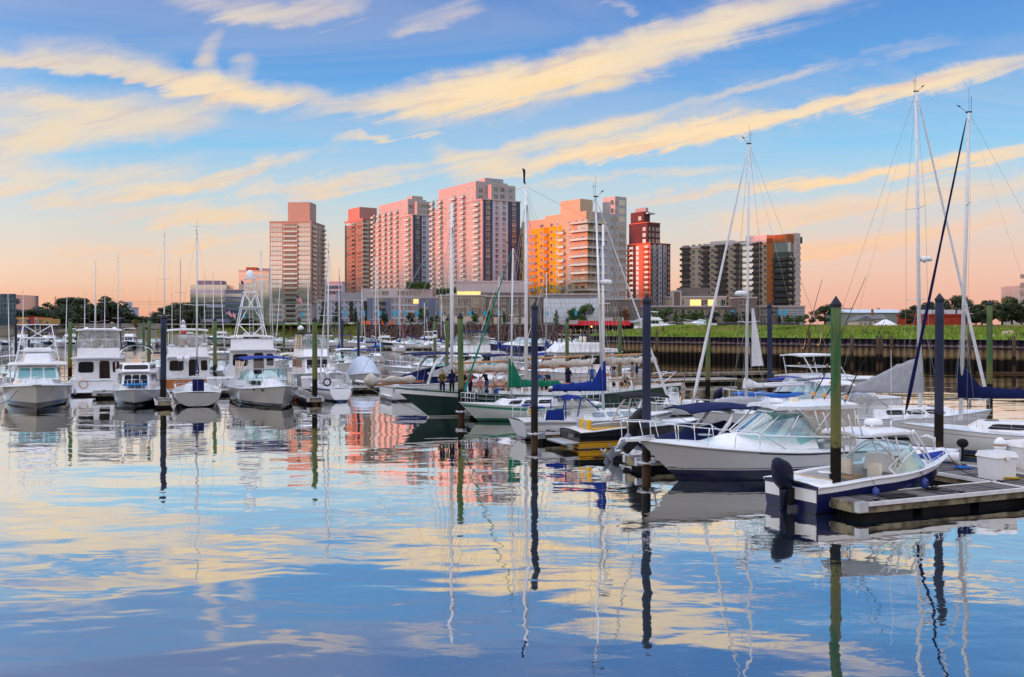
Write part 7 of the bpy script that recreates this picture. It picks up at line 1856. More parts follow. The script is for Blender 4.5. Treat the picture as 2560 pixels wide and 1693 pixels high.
def coil(label, at, mat, r=.28, turns=4, name='coiled_hose'):
    mb = MB(); pts = []
    for i in range(turns * 14):
        a = 2 * PI * i / 14; rr = r * (1 - .10 * math.sin(a * .31)); pts.append((rr * math.cos(a), rr * .9 * math.sin(a), .02 + .018 * (i / 14)))
    pts += [(r * 1.3, -.1, .02), (r * 2.0, -.35, .02), (r * 3.2, -.30, .02)]
    mb.tube(pts, .016, 5); mb.build(name, mat, loc=at, label=label, cat='hose')
coil('yellow shore power cable coiled beside the dock box', W(2522, 1198, .51), pm('cable_yellow', (.55, .36, .03), .6))
coil('blue water hose coiled on the walkway near the tender', W(2405, 1172, .51), M_kb); coil('black dock line coiled on the near dock', W(2330, 1226, .51), M_rubber, .2, 3, 'coiled_line'); coil('white line coiled on the finger by the dark post', W(1680, 1168, .51), M_rope, .22, 3, 'coiled_line')
def line(label, a, b_, mat=None, sag=.25, r=.014):
    a = Vector(a); b_ = Vector(b_); mb = MB(); mb.tube([a.lerp(b_, k / 6) - Vector((0, 0, sag * (1 - (k / 3 - 1) ** 2))) for k in range(7)], r, 5); mb.build('dock_line', mat or M_rope, label=label, cat='rope')
d24 = Vector((math.cos(R(24)), math.sin(R(24)), 0)); n24 = Vector((-d24.y, d24.x, 0)); f0 = Vector((10.35, 29.65, .56))
line('black spring line of the navy motorboat on the near dock', f0 + d24 * .9 + n24 * 1.2, f0 + d24 * 3.4 + n24 * 1.75 + Vector((0, 0, .42)), M_rubber, .08)
line('black stern line of the navy motorboat at the green post', f0 + d24 * .8 + n24 * 1.25, f0 + d24 * -.9 + n24 * 1.5 + Vector((0, 0, .35)), M_rubber, .06)
line('white bow line of the navy striped sloop to the walkway', (18.0, 47.0, 1.25), (16.4, 44.6, .55), None, .2); line('white stern line of the navy dodger sloop to the finger', (.9, 50.2, 1.0), (2.2, 49.8, .55)); line('dark line from the schooner bow to the green post', (-6.2, 63.0, 1.7), (-3.2, 61.3, .7), M_rubber, .35, .014)
line('white bow line of the pearl express to the finger', (-15.6, 70.6, 1.45), (-14.2, 74.0, .6), None, .2, .02); line('white bow line of the small flybridge cruiser to the dark post finger', (-26.2, 70.4, 1.25), (-24.4, 72.0, .6), None, .2, .02)

# ---------------------------------------------------------------- people
def body(pose):
    S = {}
    if pose == 'stand':
        J = [('pel', None, (0, 0, .95), .15), ('ch', 'pel', (0, .01, 1.28), .16), ('nk', 'ch', (0, .02, 1.47), .06), ('hd', 'nk', (0, .04, 1.60), .095), ('ht', 'hd', (0, .03, 1.70), .08)]
        arms = [((.19, 0, 1.40), .07), ((.26, -.02, 1.14), .05), ((.20, .18, 1.00), .04), ((.17, .27, 1.02), .045)]
        legs = [((.09, 0, .88), .10), ((.10, .03, .50), .075), ((.11, -.01, .10), .05), ((.12, .14, .04), .04)]
    elif pose == 'sit':
        J = [('pel', None, (0, 0, .50), .16), ('ch', 'pel', (0, .03, .84), .16), ('nk', 'ch', (0, .05, 1.03), .06), ('hd', 'nk', (0, .08, 1.16), .095), ('ht', 'hd', (0, .07, 1.26), .08)]
        arms = [((.19, .03, .96), .07), ((.26, .06, .72), .05), ((.18, .26, .62), .04), ((.15, .34, .62), .045)]
        legs = [((.10, .06, .50), .10), ((.12, .44, .50), .075), ((.12, .44, .10), .05), ((.12, .58, .05), .04)]
    else:
        J = [('pel', None, (0, -.02, .95), .15), ('ch', 'pel', (0, .12, 1.25), .16), ('nk', 'ch', (0, .22, 1.41), .06), ('hd', 'nk', (0, .29, 1.52), .095), ('ht', 'hd', (0, .30, 1.62), .08)]
        arms = [((.19, .12, 1.36), .07), ((.25, .24, 1.12), .05), ((.20, .42, 1.05), .04), ((.18, .50, 1.05), .045)]
        legs = [((.09, -.02, .88), .10), ((.10, .06, .50), .075), ((.11, -.02, .10), .05), ((.12, .13, .04), .04)]
    vs, es, rs, idx = [], [], [], {}
    for nm, par, p, r in J:
        idx[nm] = len(vs); vs.append(p); rs.append(r)
        if par: es.append((idx[par], idx[nm]))
    for sd in (1, -1):
        for chain, rt in ((arms, 'ch'), (legs, 'pel')):
            last = idx[rt]
            for (x, y, z), r in chain:
                vs.append((x * sd, y, z)); rs.append(r); es.append((last, len(vs) - 1)); last = len(vs) - 1
    me = bpy.data.meshes.new('person_skeleton'); me.from_pydata(vs, es, [])
    o = bpy.data.objects.new('person_skeleton', me); COL.objects.link(o)
    md = o.modifiers.new('skin', 'SKIN'); md.use_smooth_shade = True
    for i, d in enumerate(me.skin_vertices[0].data): d.radius = (rs[i], rs[i] * (.72 if i < 2 else 1)); d.use_root = (i == 0)
    sb_ = o.modifiers.new('sub', 'SUBSURF'); sb_.levels = 1; sb_.render_levels = 1
    dg = bpy.context.evaluated_depsgraph_get(); out = bpy.data.meshes.new_from_object(o.evaluated_get(dg))
    bpy.data.objects.remove(o); 
    hz = J[3][2][2]; hy = J[3][2][1]; pz = J[0][2][2]; nz_ = J[2][2][2]
    mi = []
    for p in out.polygons:
        c = p.center; side_arm = abs(c.x) > .155 and c.z > pz - .12
        fore = side_arm and (math.hypot(c.y - arms[1][0][1], c.z - arms[1][0][2]) > .10 and c.y > arms[1][0][1] + .05)
        if c.z > nz_ - .01 and abs(c.x) < .13: k = 1 if (c.z > hz + .045 or c.y < hy - .03) else 0
        elif fore: k = 0
        elif pose != 'sit' and c.z < .10 or pose == 'sit' and c.z < .10: k = 4
        elif c.z < pz + .02 and not side_arm or (pose == 'sit' and c.z < .62 and c.y > .12 and not side_arm): k = 3
        else: k = 2
        mi.append(k)
    for k in range(5): out.materials.append(SK)
    out.polygons.foreach_set('material_index', mi)
    for p in out.polygons: p.use_smooth = True
    return out
SK = pm('skin', (.52, .28, .18), .5, var=.05)
BODY = {k: body(k) for k in ('stand', 'sit', 'lean')}
SHOE = pm('shoe', (.03, .03, .03), .6)
HAIR = [pm('hair_dark', (.02, .013, .01), .6), pm('hair_brown', (.10, .05, .025), .6), pm('hair_grey', (.35, .33, .32), .6), pm('hair_red', (.22, .06, .02), .6)]
def cloth(nm, c): return pm('cloth_' + nm, c, .85, var=.12, scale=8)
CL = {'black': (.012, .012, .015), 'navy': (.012, .02, .07), 'blue': (.03, .12, .38), 'white': (.70, .70, .70), 'olive': (.11, .10, .03), 'red': (.40, .04, .05), 'grey': (.28, .28, .30), 'tan': (.38, .28, .18), 'khaki': (.33, .28, .20), 'denim': (.05, .08, .18), 'pink': (.55, .25, .25), 'yellow': (.55, .42, .04)}
def person(label, pose, loc, rz, hair, shirt, trousers, s=1.0, group=None):
    me = BODY[pose].copy()
    for i, m in enumerate((SK, HAIR[hair], cloth(shirt, CL[shirt]), cloth(trousers, CL[trousers]), SHOE)): me.materials[i] = m
    o = put('person', me, None, loc=loc, rz=rz, label=label, cat='person', group=group); o.scale = (s, s, s)
    return o
hs = SCH.h; ns = Vector((-hs.y, hs.x, 0))
def aboard(px, y, z):
    k = (px - CX) / F; o = SCH.o + ns * y; d = (k * o.y - o.x) / (hs.x - k * hs.y)
    p = o + hs * d; return Vector((p.x, p.y, z))
for lab, pose, px, y, z, rz, hr, sh, tr in (
    ('person in an olive jacket turned away at the schooner bow rail', 'stand', 1106, .9, 1.35, 3.0, 1, 'olive', 'navy'), ('person with dark hair in navy close to the green post', 'stand', 1130, .6, 1.35, .4, 0, 'navy', 'black'),
    ('dark haired person in black beside the foremast', 'stand', 1162, .9, 1.25, 2.5, 0, 'black', 'denim'), ('person in red behind the foremast shrouds', 'stand', 1176, .3, 1.25, 1.0, 1, 'red', 'navy'), ('seated person in pink low at the schooner rail', 'sit', 1199, 1.0, 1.30, 3.4, 3, 'pink', 'grey'),
    ('broad man in black leaning over the schooner rail', 'lean', 1217, 1.0, 1.30, 2.2, 2, 'black', 'denim'), ('man in a white shirt facing the leaning man', 'stand', 1236, 1.0, 1.1, 4.2, 2, 'white', 'grey'), ('seated person with long brown hair by the deckhouse', 'sit', 1267, .8, 1.55, 3.0, 1, 'white', 'tan'),
    ('seated person behind the green sail cover', 'sit', 1289, .6, 1.55, 2.0, 1, 'yellow', 'tan'), ('grey haired man in blue seated amidships', 'sit', 1346, .8, 1.55, 2.8, 2, 'blue', 'navy'), ('red haired person seated between two others amidships', 'sit', 1355, .9, 1.45, 3.4, 3, 'grey', 'black'),
    ('seated person with long dark hair amidships', 'sit', 1365, .8, 1.5, 3.0, 0, 'black', 'black'), ('man in a bright blue shirt seated amidships', 'sit', 1373, .6, 1.5, 2.0, 2, 'blue', 'navy'), ('man in navy standing with his back turned near the dark cabin', 'stand', 1421, -.6, 1.25, 5.6, 0, 'navy', 'navy'),
    ('man in a blue pullover standing by the grey aluminium mast', 'stand', 1480, -.4, 1.3, 3.2, 0, 'blue', 'denim'), ('man in navy at the schooner wheel', 'stand', 1534, -.3, 1.45, 3.0, 0, 'navy', 'black'), ('person in grey leaning beside the helmsman', 'lean', 1541, .8, 1.25, 1.2, 1, 'grey', 'tan'),
    ('bearded man in grey near the schooner stern', 'stand', 1581, .2, 1.5, 1.0, 0, 'grey', 'khaki'), ('man in a navy sweater and khaki trousers at the stern rail', 'stand', 1592, .8, 1.5, 1.2, 0, 'navy', 'khaki'), ('person crouched in black at the schooner stern', 'sit', 1562, 1.1, 1.2, 3.3, 0, 'black', 'tan')):
    person(lab, pose, aboard(px, y, z), rz, hr, sh, tr)
person('man in a grey shirt and tan trousers standing on the small console boat', 'stand', (11.35, 66.0, .33), 1.9, 1, 'grey', 'tan', 1.05)
# bags on the schooner deck
for lab, px, c in (('blue backpack lying on the schooner deck', 1246, (.02, .06, .28)), ('black and orange bag lying on the schooner deck', 1253, (.10, .05, .02))):
    mb = MB(); mb.sph((0, 0, .25), .30, .25, .28, 10, 8); o = mb.build('bag', pm('bag_' + str(px), c, .8, var=.3, scale=6), loc=aboard(px, 1.3, 1.25), label=lab, cat='bag')

# ---------------------------------------------------------------- trees and planting
def leafmat(name, c1, c2, c3):
    m = bpy.data.materials.new(name); m.use_nodes = True
    t = NT(m.node_tree); b = m.node_tree.nodes['Principled BSDF']
    tcn = t.node('ShaderNodeTexCoord'); oi = t.node('ShaderNodeObjectInfo')
    n1 = t.noise(tcn.outputs['Object'], 9, 3, .6)
    c = t.mix(t.mr(n1, .35, .65), c1, c2); c = t.mix(t.m('MULTIPLY', oi.outputs['Random'], .55), c, c3)
    t.l.new(c, b.inputs['Base Color']); b.inputs['Roughness'].default_value = .6; b.inputs['Specular IOR Level'].default_value = .25
    MAT[name] = m; return m
LF = leafmat('leaves', (.035, .075, .016), (.075, .13, .026), (.05, .11, .02)); LFd = leafmat('dark_leaves', (.018, .034, .012), (.034, .058, .018), (.03, .05, .014)); LFy = leafmat('autumn_leaves', (.16, .14, .02), (.09, .12, .02), (.18, .10, .02)); LFr = leafmat('red_leaves', (.22, .06, .02), (.14, .08, .02), (.2, .07, .02))
M_bark = pm('bark', (.09, .07, .055), .9, var=.2, scale=6)
def treemesh(seed, shape='round', nl=900, lw=.05):
    rng = random.Random(seed)
    tk = MB(); tk.tube([(0, 0, 0), (.01, 0, .2), (0, .01, .45), (.01, 0, .75)], [.03, .024, .016, .006], 7)
    cl = []
    for i in range(20 if shape != 'cone' else 16):
        a = rng.uniform(0, 6.28)
        if shape == 'round': z = rng.uniform(.26, .86); rad = .25 * math.sin(PI * min(1, max(.15, (z - .18) / .80))) ** .7; r = rng.uniform(.10, .16)
        elif shape == 'wide': z = rng.uniform(.22, .84); rad = .34 * math.sin(PI * min(1, max(.15, (z - .15) / .85))) ** .6; r = rng.uniform(.10, .17)
        else: z = .2 + .72 * i / 16; rad = .16 * (1 - z) ** .8 * rng.uniform(.4, 1); r = .16 * (1.08 - z)
        p = Vector((math.cos(a) * rad * rng.uniform(.5, 1.1), math.sin(a) * rad * rng.uniform(.5, 1.1), z)); cl.append((p, r))
        tk.tube([(0, 0, max(.18, z - .25)), tuple(p * .6 + Vector((0, 0, (z - .1) * .4))), tuple(p)], [.010, .007, .003], 5)
    cr = MB()
    for i in range(nl):
        p, r = rng.choice(cl)
        d = Vector((rng.gauss(0, 1), rng.gauss(0, 1), rng.gauss(0, 1))).normalized() * r * rng.uniform(.45, 1.08) ** .6
        c = p + Vector((d.x, d.y, d.z * .8)); w = lw * rng.uniform(.5, 1.2)
        n_ = (d.normalized() + Vector((rng.uniform(-.7, .7), rng.uniform(-.7, .7), rng.uniform(-.2, .9)))).normalized(); a_ = n_.orthogonal().normalized(); b_ = n_.cross(a_)
        cr.add([c - a_ * w * .5, c + b_ * w * .35 + a_ * w * .1, c + a_ * w * .6, c - b_ * w * .35], [(0, 1, 2, 3)])
    return tk, cr
TM = {}
for nm, sh, nl, lw in (('a', 'round', 2600, .055), ('b', 'wide', 3200, .055), ('c', 'cone', 2200, .05), ('d', 'round', 2400, .06), ('e', 'wide', 3000, .06)):
    tk, cr = treemesh(hash(nm) % 1000 if False else ord(nm), sh, nl, lw); TM[nm] = (tk.mesh('trunk', M_bark), {m.name: cr.mesh('crown', m) for m in (LF, LFd, LFy, LFr)})
def tree(label, px, ytop, ybase, Y, v='a', m=None, wide=1.0, group=None, name='tree'):
    p = D(px, ybase, Y); h = (ybase - ytop) / F * Y
    o = thing(name, label, 'tree', p, random.uniform(0, 6), group); o.scale = (h * wide, h * wide, h)
    put('trunk', TM[v][0], o); put('crown', TM[v][1][(m or LF).name], o)
    return o
rng = random.Random(3)
for i, (px, yt, v) in enumerate(((805, 772, 'c'), (838, 776, 'a'), (888, 766, 'c'), (963, 780, 'a'), (1026, 778, 'a'), (1059, 766, 'd'), (1080, 790, 'a'), (1092, 786, 'd'), (1121, 782, 'c'), (1187, 780, 'a'), (1219, 770, 'd'), (1260, 774, 'c'), (1391, 770, 'c'), (1431, 766, 'a'))):
    tree('young street tree on the far quay, %s along the row from the glass tower' % ('first second third fourth fifth sixth seventh eighth ninth tenth eleventh twelfth thirteenth fourteenth'.split()[i]), px, yt, 812, 421, v, LFy if i in (10,) else (LF if i > 4 else LFd), 1.0, 'street trees on the far quay')
tree('large round green tree in front of the garage screen', 1462, 756, 812, 419, 'b', LF, 1.1); tree('red leaved tree at the end of the garage screen', 1562, 768, 812, 420, 'a', LFr, 1.1)
for i, (px, yt, v, m) in enumerate(sorted(((1640, 764, 'e', LF), (1662, 764, 'b', LF), (1690, 770, 'c', LF), (1708, 768, 'c', LF), (1735, 770, 'e', LF), (1755, 768, 'c', LF), (1782, 776, 'b', LFd), (1815, 770, 'c', LF), (1835, 776, 'e', LFd), (1872, 774, 'e', LFd), (1948, 780, 'c', LFd), (1972, 784, 'e', LF), (1995, 786, 'e', LF), (2010, 784, 'b', LF), (2030, 790, 'e', LFd), (1624, 775, 'a', LFd)), key=lambda q: q[0])):
    tree('%s leafy tree in the row before the long podium, counting from the garage' % nth(i), px, yt, 811, 380 + (i % 3) * 12, v, m, 1.25, 'trees before the long podium')
for i, (px, yt, yb, Y, v, m, w) in enumerate(sorted(((2062, 757, 812, 420, 'b', LFd, 1.5), (2115, 768, 812, 470, 'b', LFd, 1.6), (2196, 767, 812, 480, 'e', LFd, 1.4), (2280, 760, 815, 372, 'e', LFd, 1.5), (2308, 752, 815, 378, 'b', LFd, 1.3), (2340, 748, 815, 385, 'e', LFd, 1.4), (2385, 733, 815, 390, 'b', LFd, 1.3), (2420, 752, 815, 380, 'e', LFd, 1.4), (2455, 758, 815, 340, 'b', LFd, 1.5), (2478, 744, 816, 335, 'e', LFd, 1.4), (2505, 736, 816, 330, 'b', LFy, 1.2), (2530, 738, 816, 322, 'e', LFd, 1.3), (2555, 752, 816, 318, 'b', LFd, 1.3), (2440, 768, 816, 300, 'e', LFd, 1.5), (2470, 770, 816, 295, 'b', LFd, 1.5), (2268, 778, 815, 350, 'b', LFd, 1.3)), key=lambda q: q[0])):
    tree('%s dark tree of the belt around the red brick building, counting from the warehouse side' % nth(i), px, yt, yb, Y, v, m, w, 'trees behind the red building')
for i in range(64):
    px = rng.uniform(36, 475) if i < 56 else rng.uniform(560, 640)
    prof = 752 if px < 120 else (730 + 30 * abs(math.sin(px * .05)) if px < 285 else (782 if px < 360 else 786)); 
    if 400 < px < 475: prof = 766 - (px - 400) * .22
    if px >= 560: prof = 790
    Yd = rng.uniform(640, 820)
    tree('tree of the dark wood on the far hill', px, prof + rng.uniform(0, 22), 820, Yd, rng.choice('abde'), LFd, rng.uniform(1.5, 2.1) if px < 300 else 1.8, 'wood on the far hill')
tree('small yellow green tree at the water below the wooded hill', 338, 797, 822, 590, 'b', LFy, 1.2)
tree('dark tree filling the gap in front of the tilted mirror office', 448, 752, 818, 700, 'b', LFd, 1.6); tree('dark round tree below the tilted mirror office', 430, 764, 818, 690, 'e', LFd, 1.5)
for lab, px0, px1, yt, yb, Y in (('clipped green hedge on the roof terrace between the white towers', 1015, 1075, 704, 722, 466), ('green hedge on the terrace below the tallest tower', 1090, 1140, 720, 738, 440)):
    mb = MB(); a = D(px0, yb, Y); c = D(px1, yt, Y); r2 = random.Random(px0)
    for i in range(1400):
        p = Vector((r2.uniform(a.x, c.x), Y + r2.uniform(0, 2), r2.uniform(a.z, c.z * .75 + a.z * .25 + r2.uniform(0, (c.z - a.z) * .25)))); w = .35; d = Vector((r2.gauss(0, 1), r2.gauss(0, 1), r2.gauss(0, 1))).normalized(); e = d.orthogonal()
        mb.add([p - d * w, p + e * w * .5, p + d * w, p - e * w * .5], [(0, 1, 2, 3)])
    mb.build('hedge', LF, label=lab, cat='hedge')

# ---------------------------------------------------------------- far quay: cars, lamps, restaurant
def carmesh():
    mb = MB(); rings = []
    for x, zl, zh, w in ((-2.2, .45, .85, .70), (-2.1, .30, .95, .82), (-1.3, .25, 1.0, .88), (.9, .25, .98, .88), (1.9, .28, .85, .84), (2.25, .40, .70, .72)):
        rings.append([Vector((x, w * c, lerp(zl, zh, t))) for c, t in ((-1, .15), (-1, .6), (-.9, 1), (.9, 1), (1, .6), (1, .15), (.9, 0), (-.9, 0))])
    mb.loft(rings); bod = mb
    gb_ = MB(); rings = []
    for z, x0, x1, w in ((.96, -1.75, 1.05, .80), (1.30, -1.30, .50, .70), (1.46, -.95, .15, .60)): rings.append([Vector((x0, -w, z)), Vector((x1, -w, z)), Vector((x1, w, z)), Vector((x0, w, z))])
    gb_.loft(rings, smooth=False)
    wh = MB(); wh.cyl((0, -.11, 0), (0, .11, 0), .32, n=12)
    return bod, gb_, wh
cb_, cg_, cw_ = carmesh(); cgm = cg_.mesh('cabin', M_dark); cwm = cw_.mesh('wheel', M_rubber)
PAINT = {n: cb_.mesh('body', pm('paint_' + n, c, .25, var=.03, coat=.6)) for n, c in (('white', (.72, .72, .72)), ('silver', (.45, .47, .5)), ('red', (.45, .02, .02)), ('black', (.02, .02, .022)), ('blue', (.03, .07, .25)), ('grey', (.15, .16, .17)))}
def car(label, px, colr, Y=418, py=812, rz=0.0):
    p = D(px, py, Y); p.z = 6.25
    o = thing('parked_car', label, 'car', p, rz, 'cars parked along the far quay'); put('body', PAINT[colr], o); put('cabin', cgm, o)
    for x in (-1.35, 1.35):
        for y in (-.78, .78): put('wheel', cwm, o, loc=(x, y, .32))
ordw = 'first second third fourth fifth sixth seventh eighth ninth tenth eleventh twelfth thirteenth fourteenth fifteenth sixteenth seventeenth eighteenth nineteenth twentieth'.split()
cnt = {}
for px, c in ((700, 'blue'), (722, 'silver'), (742, 'white'), (766, 'white'), (800, 'black'), (826, 'white'), (842, 'silver'), (862, 'grey'), (880, 'white'), (894, 'silver'), (1020, 'silver'), (1036, 'white'), (1054, 'silver'), (1070, 'black'), (1082, 'red'), (1100, 'white'), (1112, 'black'), (1124, 'blue'), (1176, 'grey'), (1270, 'silver')):
    cnt[c] = cnt.get(c, 0) + 1
    Yc = 470 if px < 760 else (445 if px < 830 else 424)
    car('%s %s car parked along the far quay counting from the glass tower' % (ordw[cnt[c] - 1], c), px, c, Yc)
for i, px in enumerate((903, 909, 917, 923, 938, 946, 957, 975, 981)):
    mb = MB(); mb.lathe((0, 0, 0), [(.38, 0), (.36, .12), (.28, .14), (.24, .9), (.15, 1.0)], 10); o = mb.build('traffic_barrel', pm('barrel_orange', (.75, .13, .02), .5), loc=(D(px, 812, 421).x, 421, 6.3), label='%s orange traffic barrel on the far quay above the stone slope' % nth(i), cat='barrel', group='orange traffic barrels'); o.scale = (1.7, 1.7, 1.7)
M_ban = pm('banner_blue', (.03, .45, .75), .7, var=.1); M_lp = pm('lamp_post', (.06, .065, .07), .5)
for i, px in enumerate((608, 691, 753, 800, 820, 860, 901, 906, 946, 980, 989, 1008, 1038, 1098, 1172, 1208, 1244, 1364, 1436, 1620, 1828, 1945, 1958)):
    Yl = 560 if px < 700 else (470 if px < 830 else (419 if px < 1600 else 400))
    o = thing('street_lamp', '%s slim street lamp with a blue banner along the far quay, counting from the offices' % nth(i), 'street lamp', (D(px, 812, Yl).x, Yl, 6.2), 0, 'banner lamps on the far quay')
    mb = MB(); mb.cyl((0, 0, 0), (0, 0, 7.6), .09, .06, 8); mb.build('pole', M_lp, o); mb = MB(); mb.tube([(0, 0, 7.5), (.25, 0, 7.9), (.7, 0, 7.8)], .05); mb.lathe((.75, 0, 7.4), [(.05, .35), (.22, .1), (.25, 0)], 8); mb.build('lamp_arm', M_lp, o)
    mb = MB(); mb.box(.12, 1.15, -.03, .03, 3.9, 6.0); mb.build('banner', M_ban, o)
for i, (px, py, Y, h) in enumerate(((603, 700, 620, 28), (566, 770, 620, 10), (577, 775, 620, 9), (741, 735, 560, 24))):
    p = D(px, py, Y); o = thing('flagpole', ('tall flagpole with a striped flag rising beside the cream office', 'flagpole with a striped flag before the white wall', 'flagpole with a striped flag, second before the white wall', 'flagpole with a striped flag in front of the glass tower')[i], 'flagpole', (p.x, Y, p.z - h))
    flag(o, Vector((0, 0, 0)), h, 5.2, 3.2, droop=.7, seed=i)
rs = thing('restaurant', 'waterside restaurant with long red awning on a timber deck', 'restaurant', (D(1405, 812, 292).x, 292, 0), R(2))
Wr = (1660 - 1405) / F * 292
M_aw = pm('red_awning', (.42, .012, .02), .8, var=.1, bump=.01)
mb = MB(); mb.box(0, Wr, -1, 12, 3.0, 3.35); mb.build('deck', C_conc, rs)
mb = MB(); mb.box(1.5, Wr * .72, 4, 11, 3.36, 6.6); mb.build('wall', pm('dark_interior', (.04, .03, .028), .8), rs)
mb = MB(); mb.box(.2, Wr * .99, 3.6, 12, 6.6, 7.4); mb.build('roof', C_w, rs)
aw = MB(); aw.sheet([[Vector((Wr * t, y, z)) for t in (.06, .12, .3, .5, .68)] for y, z in ((3.5, 7.2), (1.5, 6.6), (.2, 5.9))], th=.08); aw.build('awning', M_aw, rs)
mb = MB(); mb.box(-.2, Wr * .16, .8, 3.2, 6.2, 7.5); mb.build('sign_board', C_w, rs)
for k in range(22): mb = MB(); mb.box(Wr * k / 22, Wr * k / 22 + .22, -.8, -.6, -1.5, 4.4 if k % 2 else 3.0); mb.build('deck_post', P_old, rs)
mb = MB(); mb.box(0, Wr * .72, -.75, -.65, 4.35, 4.45); mb.build('hand_rail', M_spar, rs)
mb = MB(); mb.sph((Wr * .30, 2.5, 5.6), .25, n=8, k=6); mb.build('lit_lantern', lit('lantern_glow', (1.0, .45, .08), 3.0), rs)
for i, x in enumerate((.28, .34, .44, .47, .58)): mb = MB(); mb.box(Wr * x, Wr * x + 1.6, 5, 7, 7.4, 8.3); mb.build('roof_unit', C_w, rs)
gw = MB(); gw.box(Wr * .72, Wr, 1, 10, 3.4, 6.8); gw.build('annex_wall', C_w, rs); gw = MB(); gw.add([(Wr * .70, .6, 6.8), (Wr * .86, .6, 8.4), (Wr * 1.02, .6, 6.8), (Wr * .70, 10, 6.8), (Wr * .86, 10, 8.4), (Wr * 1.02, 10, 6.8)], [(0, 1, 4, 3), (1, 2, 5, 4), (0, 2, 1), (3, 4, 5)]); gw.build('annex_roof', C_lg, rs)
for k in range(14):
    o = person('%s diner along the restaurant deck under the red awning' % nth(k), 'stand', (D(1415 + k * 13 + random.uniform(-3, 3), 812, 292).x, 292.6, 3.36), random.uniform(0, 6), k % 3, random.choice(list(CL)), random.choice(list(CL)), 1.0, 'people on the restaurant deck')
for k in range(7):
    person('%s distant person on foot on the far quay lawn' % nth(k), 'stand', (D((1188, 1196, 1212, 1278, 1290, 1296, 1316)[k], 812, 420).x, 420 - k * .2, 6.25), k, k % 3, random.choice(list(CL)), random.choice(list(CL)), 1.05, 'people on the far quay')
b = cruiser('motorboat', 'white motorboat on the grass beside the restaurant annex', 8.0, 2.8, (D(1748, 812, 235).x, 235, 0), 185, H_plain, 'mid', None, small=True); b.root.location.z = 5.3
b = flybridge('motor_yacht', 'white work boat hauled out beside the restaurant', 11, 3.6, (D(1640, 812, 262).x, 262, 0), 10, 'mid', M_white, fb=(1.2, 1.2, 1.7), rail_n=4); b.root.location.z = 4.6
lw_ = MB(); a = D(1680, 812, 360); c = D(2000, 812, 360); lw_.box(a.x, c.x, 360, 361, 3, 6.9); lw_.build('retaining_wall', pm('dark_stone_wall', (.07, .07, .085), .9, var=.4, scale=1.2), label='dark stone retaining wall behind the grassy bank', cat='wall')
# power line over the wooded hill
pl = thing('utility_pole', 'tall wooden utility pole with cross arms on the wooded hill', 'utility pole', D(139, 790, 640)); hgt = (790 - 741) / F * 640
mb = MB(); mb.cyl((0, 0, 0), (0, 0, hgt), .25, .16, 8); mb.build('pole', P_old, pl); mb = MB(); mb.box(-1.5, 1.5, -.1, .1, hgt - 1.2, hgt - 1.0); mb.box(-1.2, 1.2, -.1, .1, hgt - 2.6, hgt - 2.4); mb.build('cross_arms', P_old, pl)
mb = MB()
for k, x in ((0, -1.3), (1, 1.3), (2, 0)): mb.tube([(x, 0, hgt - 1 - k * .9), (x + 30, 0, hgt - 2.5 - k), (x + 62, 0, hgt - 3.2 - k), (x + 110, 10, hgt - 4 - k)], .05, 4)
mb.build('wires', M_rubber, pl)

# ---------------------------------------------------------------- boats of the far docks
far = [(12, 868, 290, 'c'), (50, 872, 290, 'f'), (88, 870, 288, 'c'), (118, 866, 250, 'f'), (148, 868, 290, 'c'), (172, 866, 200, 'f'), (205, 868, 290, 'c'), (228, 866, 290, 'c'), (268, 866, 285, 'c'), (323, 868, 290, 'f'), (350, 868, 285, 'c'), (385, 866, 290, 'c'), (404, 866, 290, 'c'),
       (470, 848, 200, 'f'), (505, 850, 190, 'c'), (548, 852, 195, 'f'), (588, 853, 185, 'c'), (610, 854, 200, 'c'), (668, 858, 190, 'c'), (700, 860, 200, 'c'), (742, 864, 200, 'c'), (772, 864, 195, 'f'), (800, 865, 200, 'c'), (842, 866, 200, 'c'), (884, 868, 198, 'c'), (912, 868, 200, 'c'), (955, 866, 205, 'f'), (1000, 868, 200, 'c'), (1026, 870, 200, 'c'), (1062, 868, 198, 'f'), (1088, 870, 200, 'c'),
       (1160, 872, 195, 'c'), (1186, 872, 200, 'c'), (1206, 873, 205, 'c'), (1225, 872, 200, 'c'), (1316, 866, 190, 'c'), (1352, 868, 200, 'c'), (1400, 870, 195, 'c'), (1440, 868, 200, 'c'), (1478, 872, 20, 'c')]
hulls = [H_white, H_plain, H_white, bandmat('hull_far_navy', [(.04, BLK), (.5, WHITE), (9, (.012, .016, .05))]), H_plain, bandmat('hull_far_teal', [(.05, BLK), (.45, WHITE), (9, (.02, .09, .13))])]
tops = [None, M_navy, M_white, M_royal, M_black, None, M_whitecloth]
words_t = ['open cockpit', 'navy top', 'white top', 'blue top', 'black top', 'low windscreen', 'pale canvas top']
words_h = ['white', 'plain white', 'white', 'navy topped', 'plain white', 'teal topped']
rng = random.Random(9); made = {}
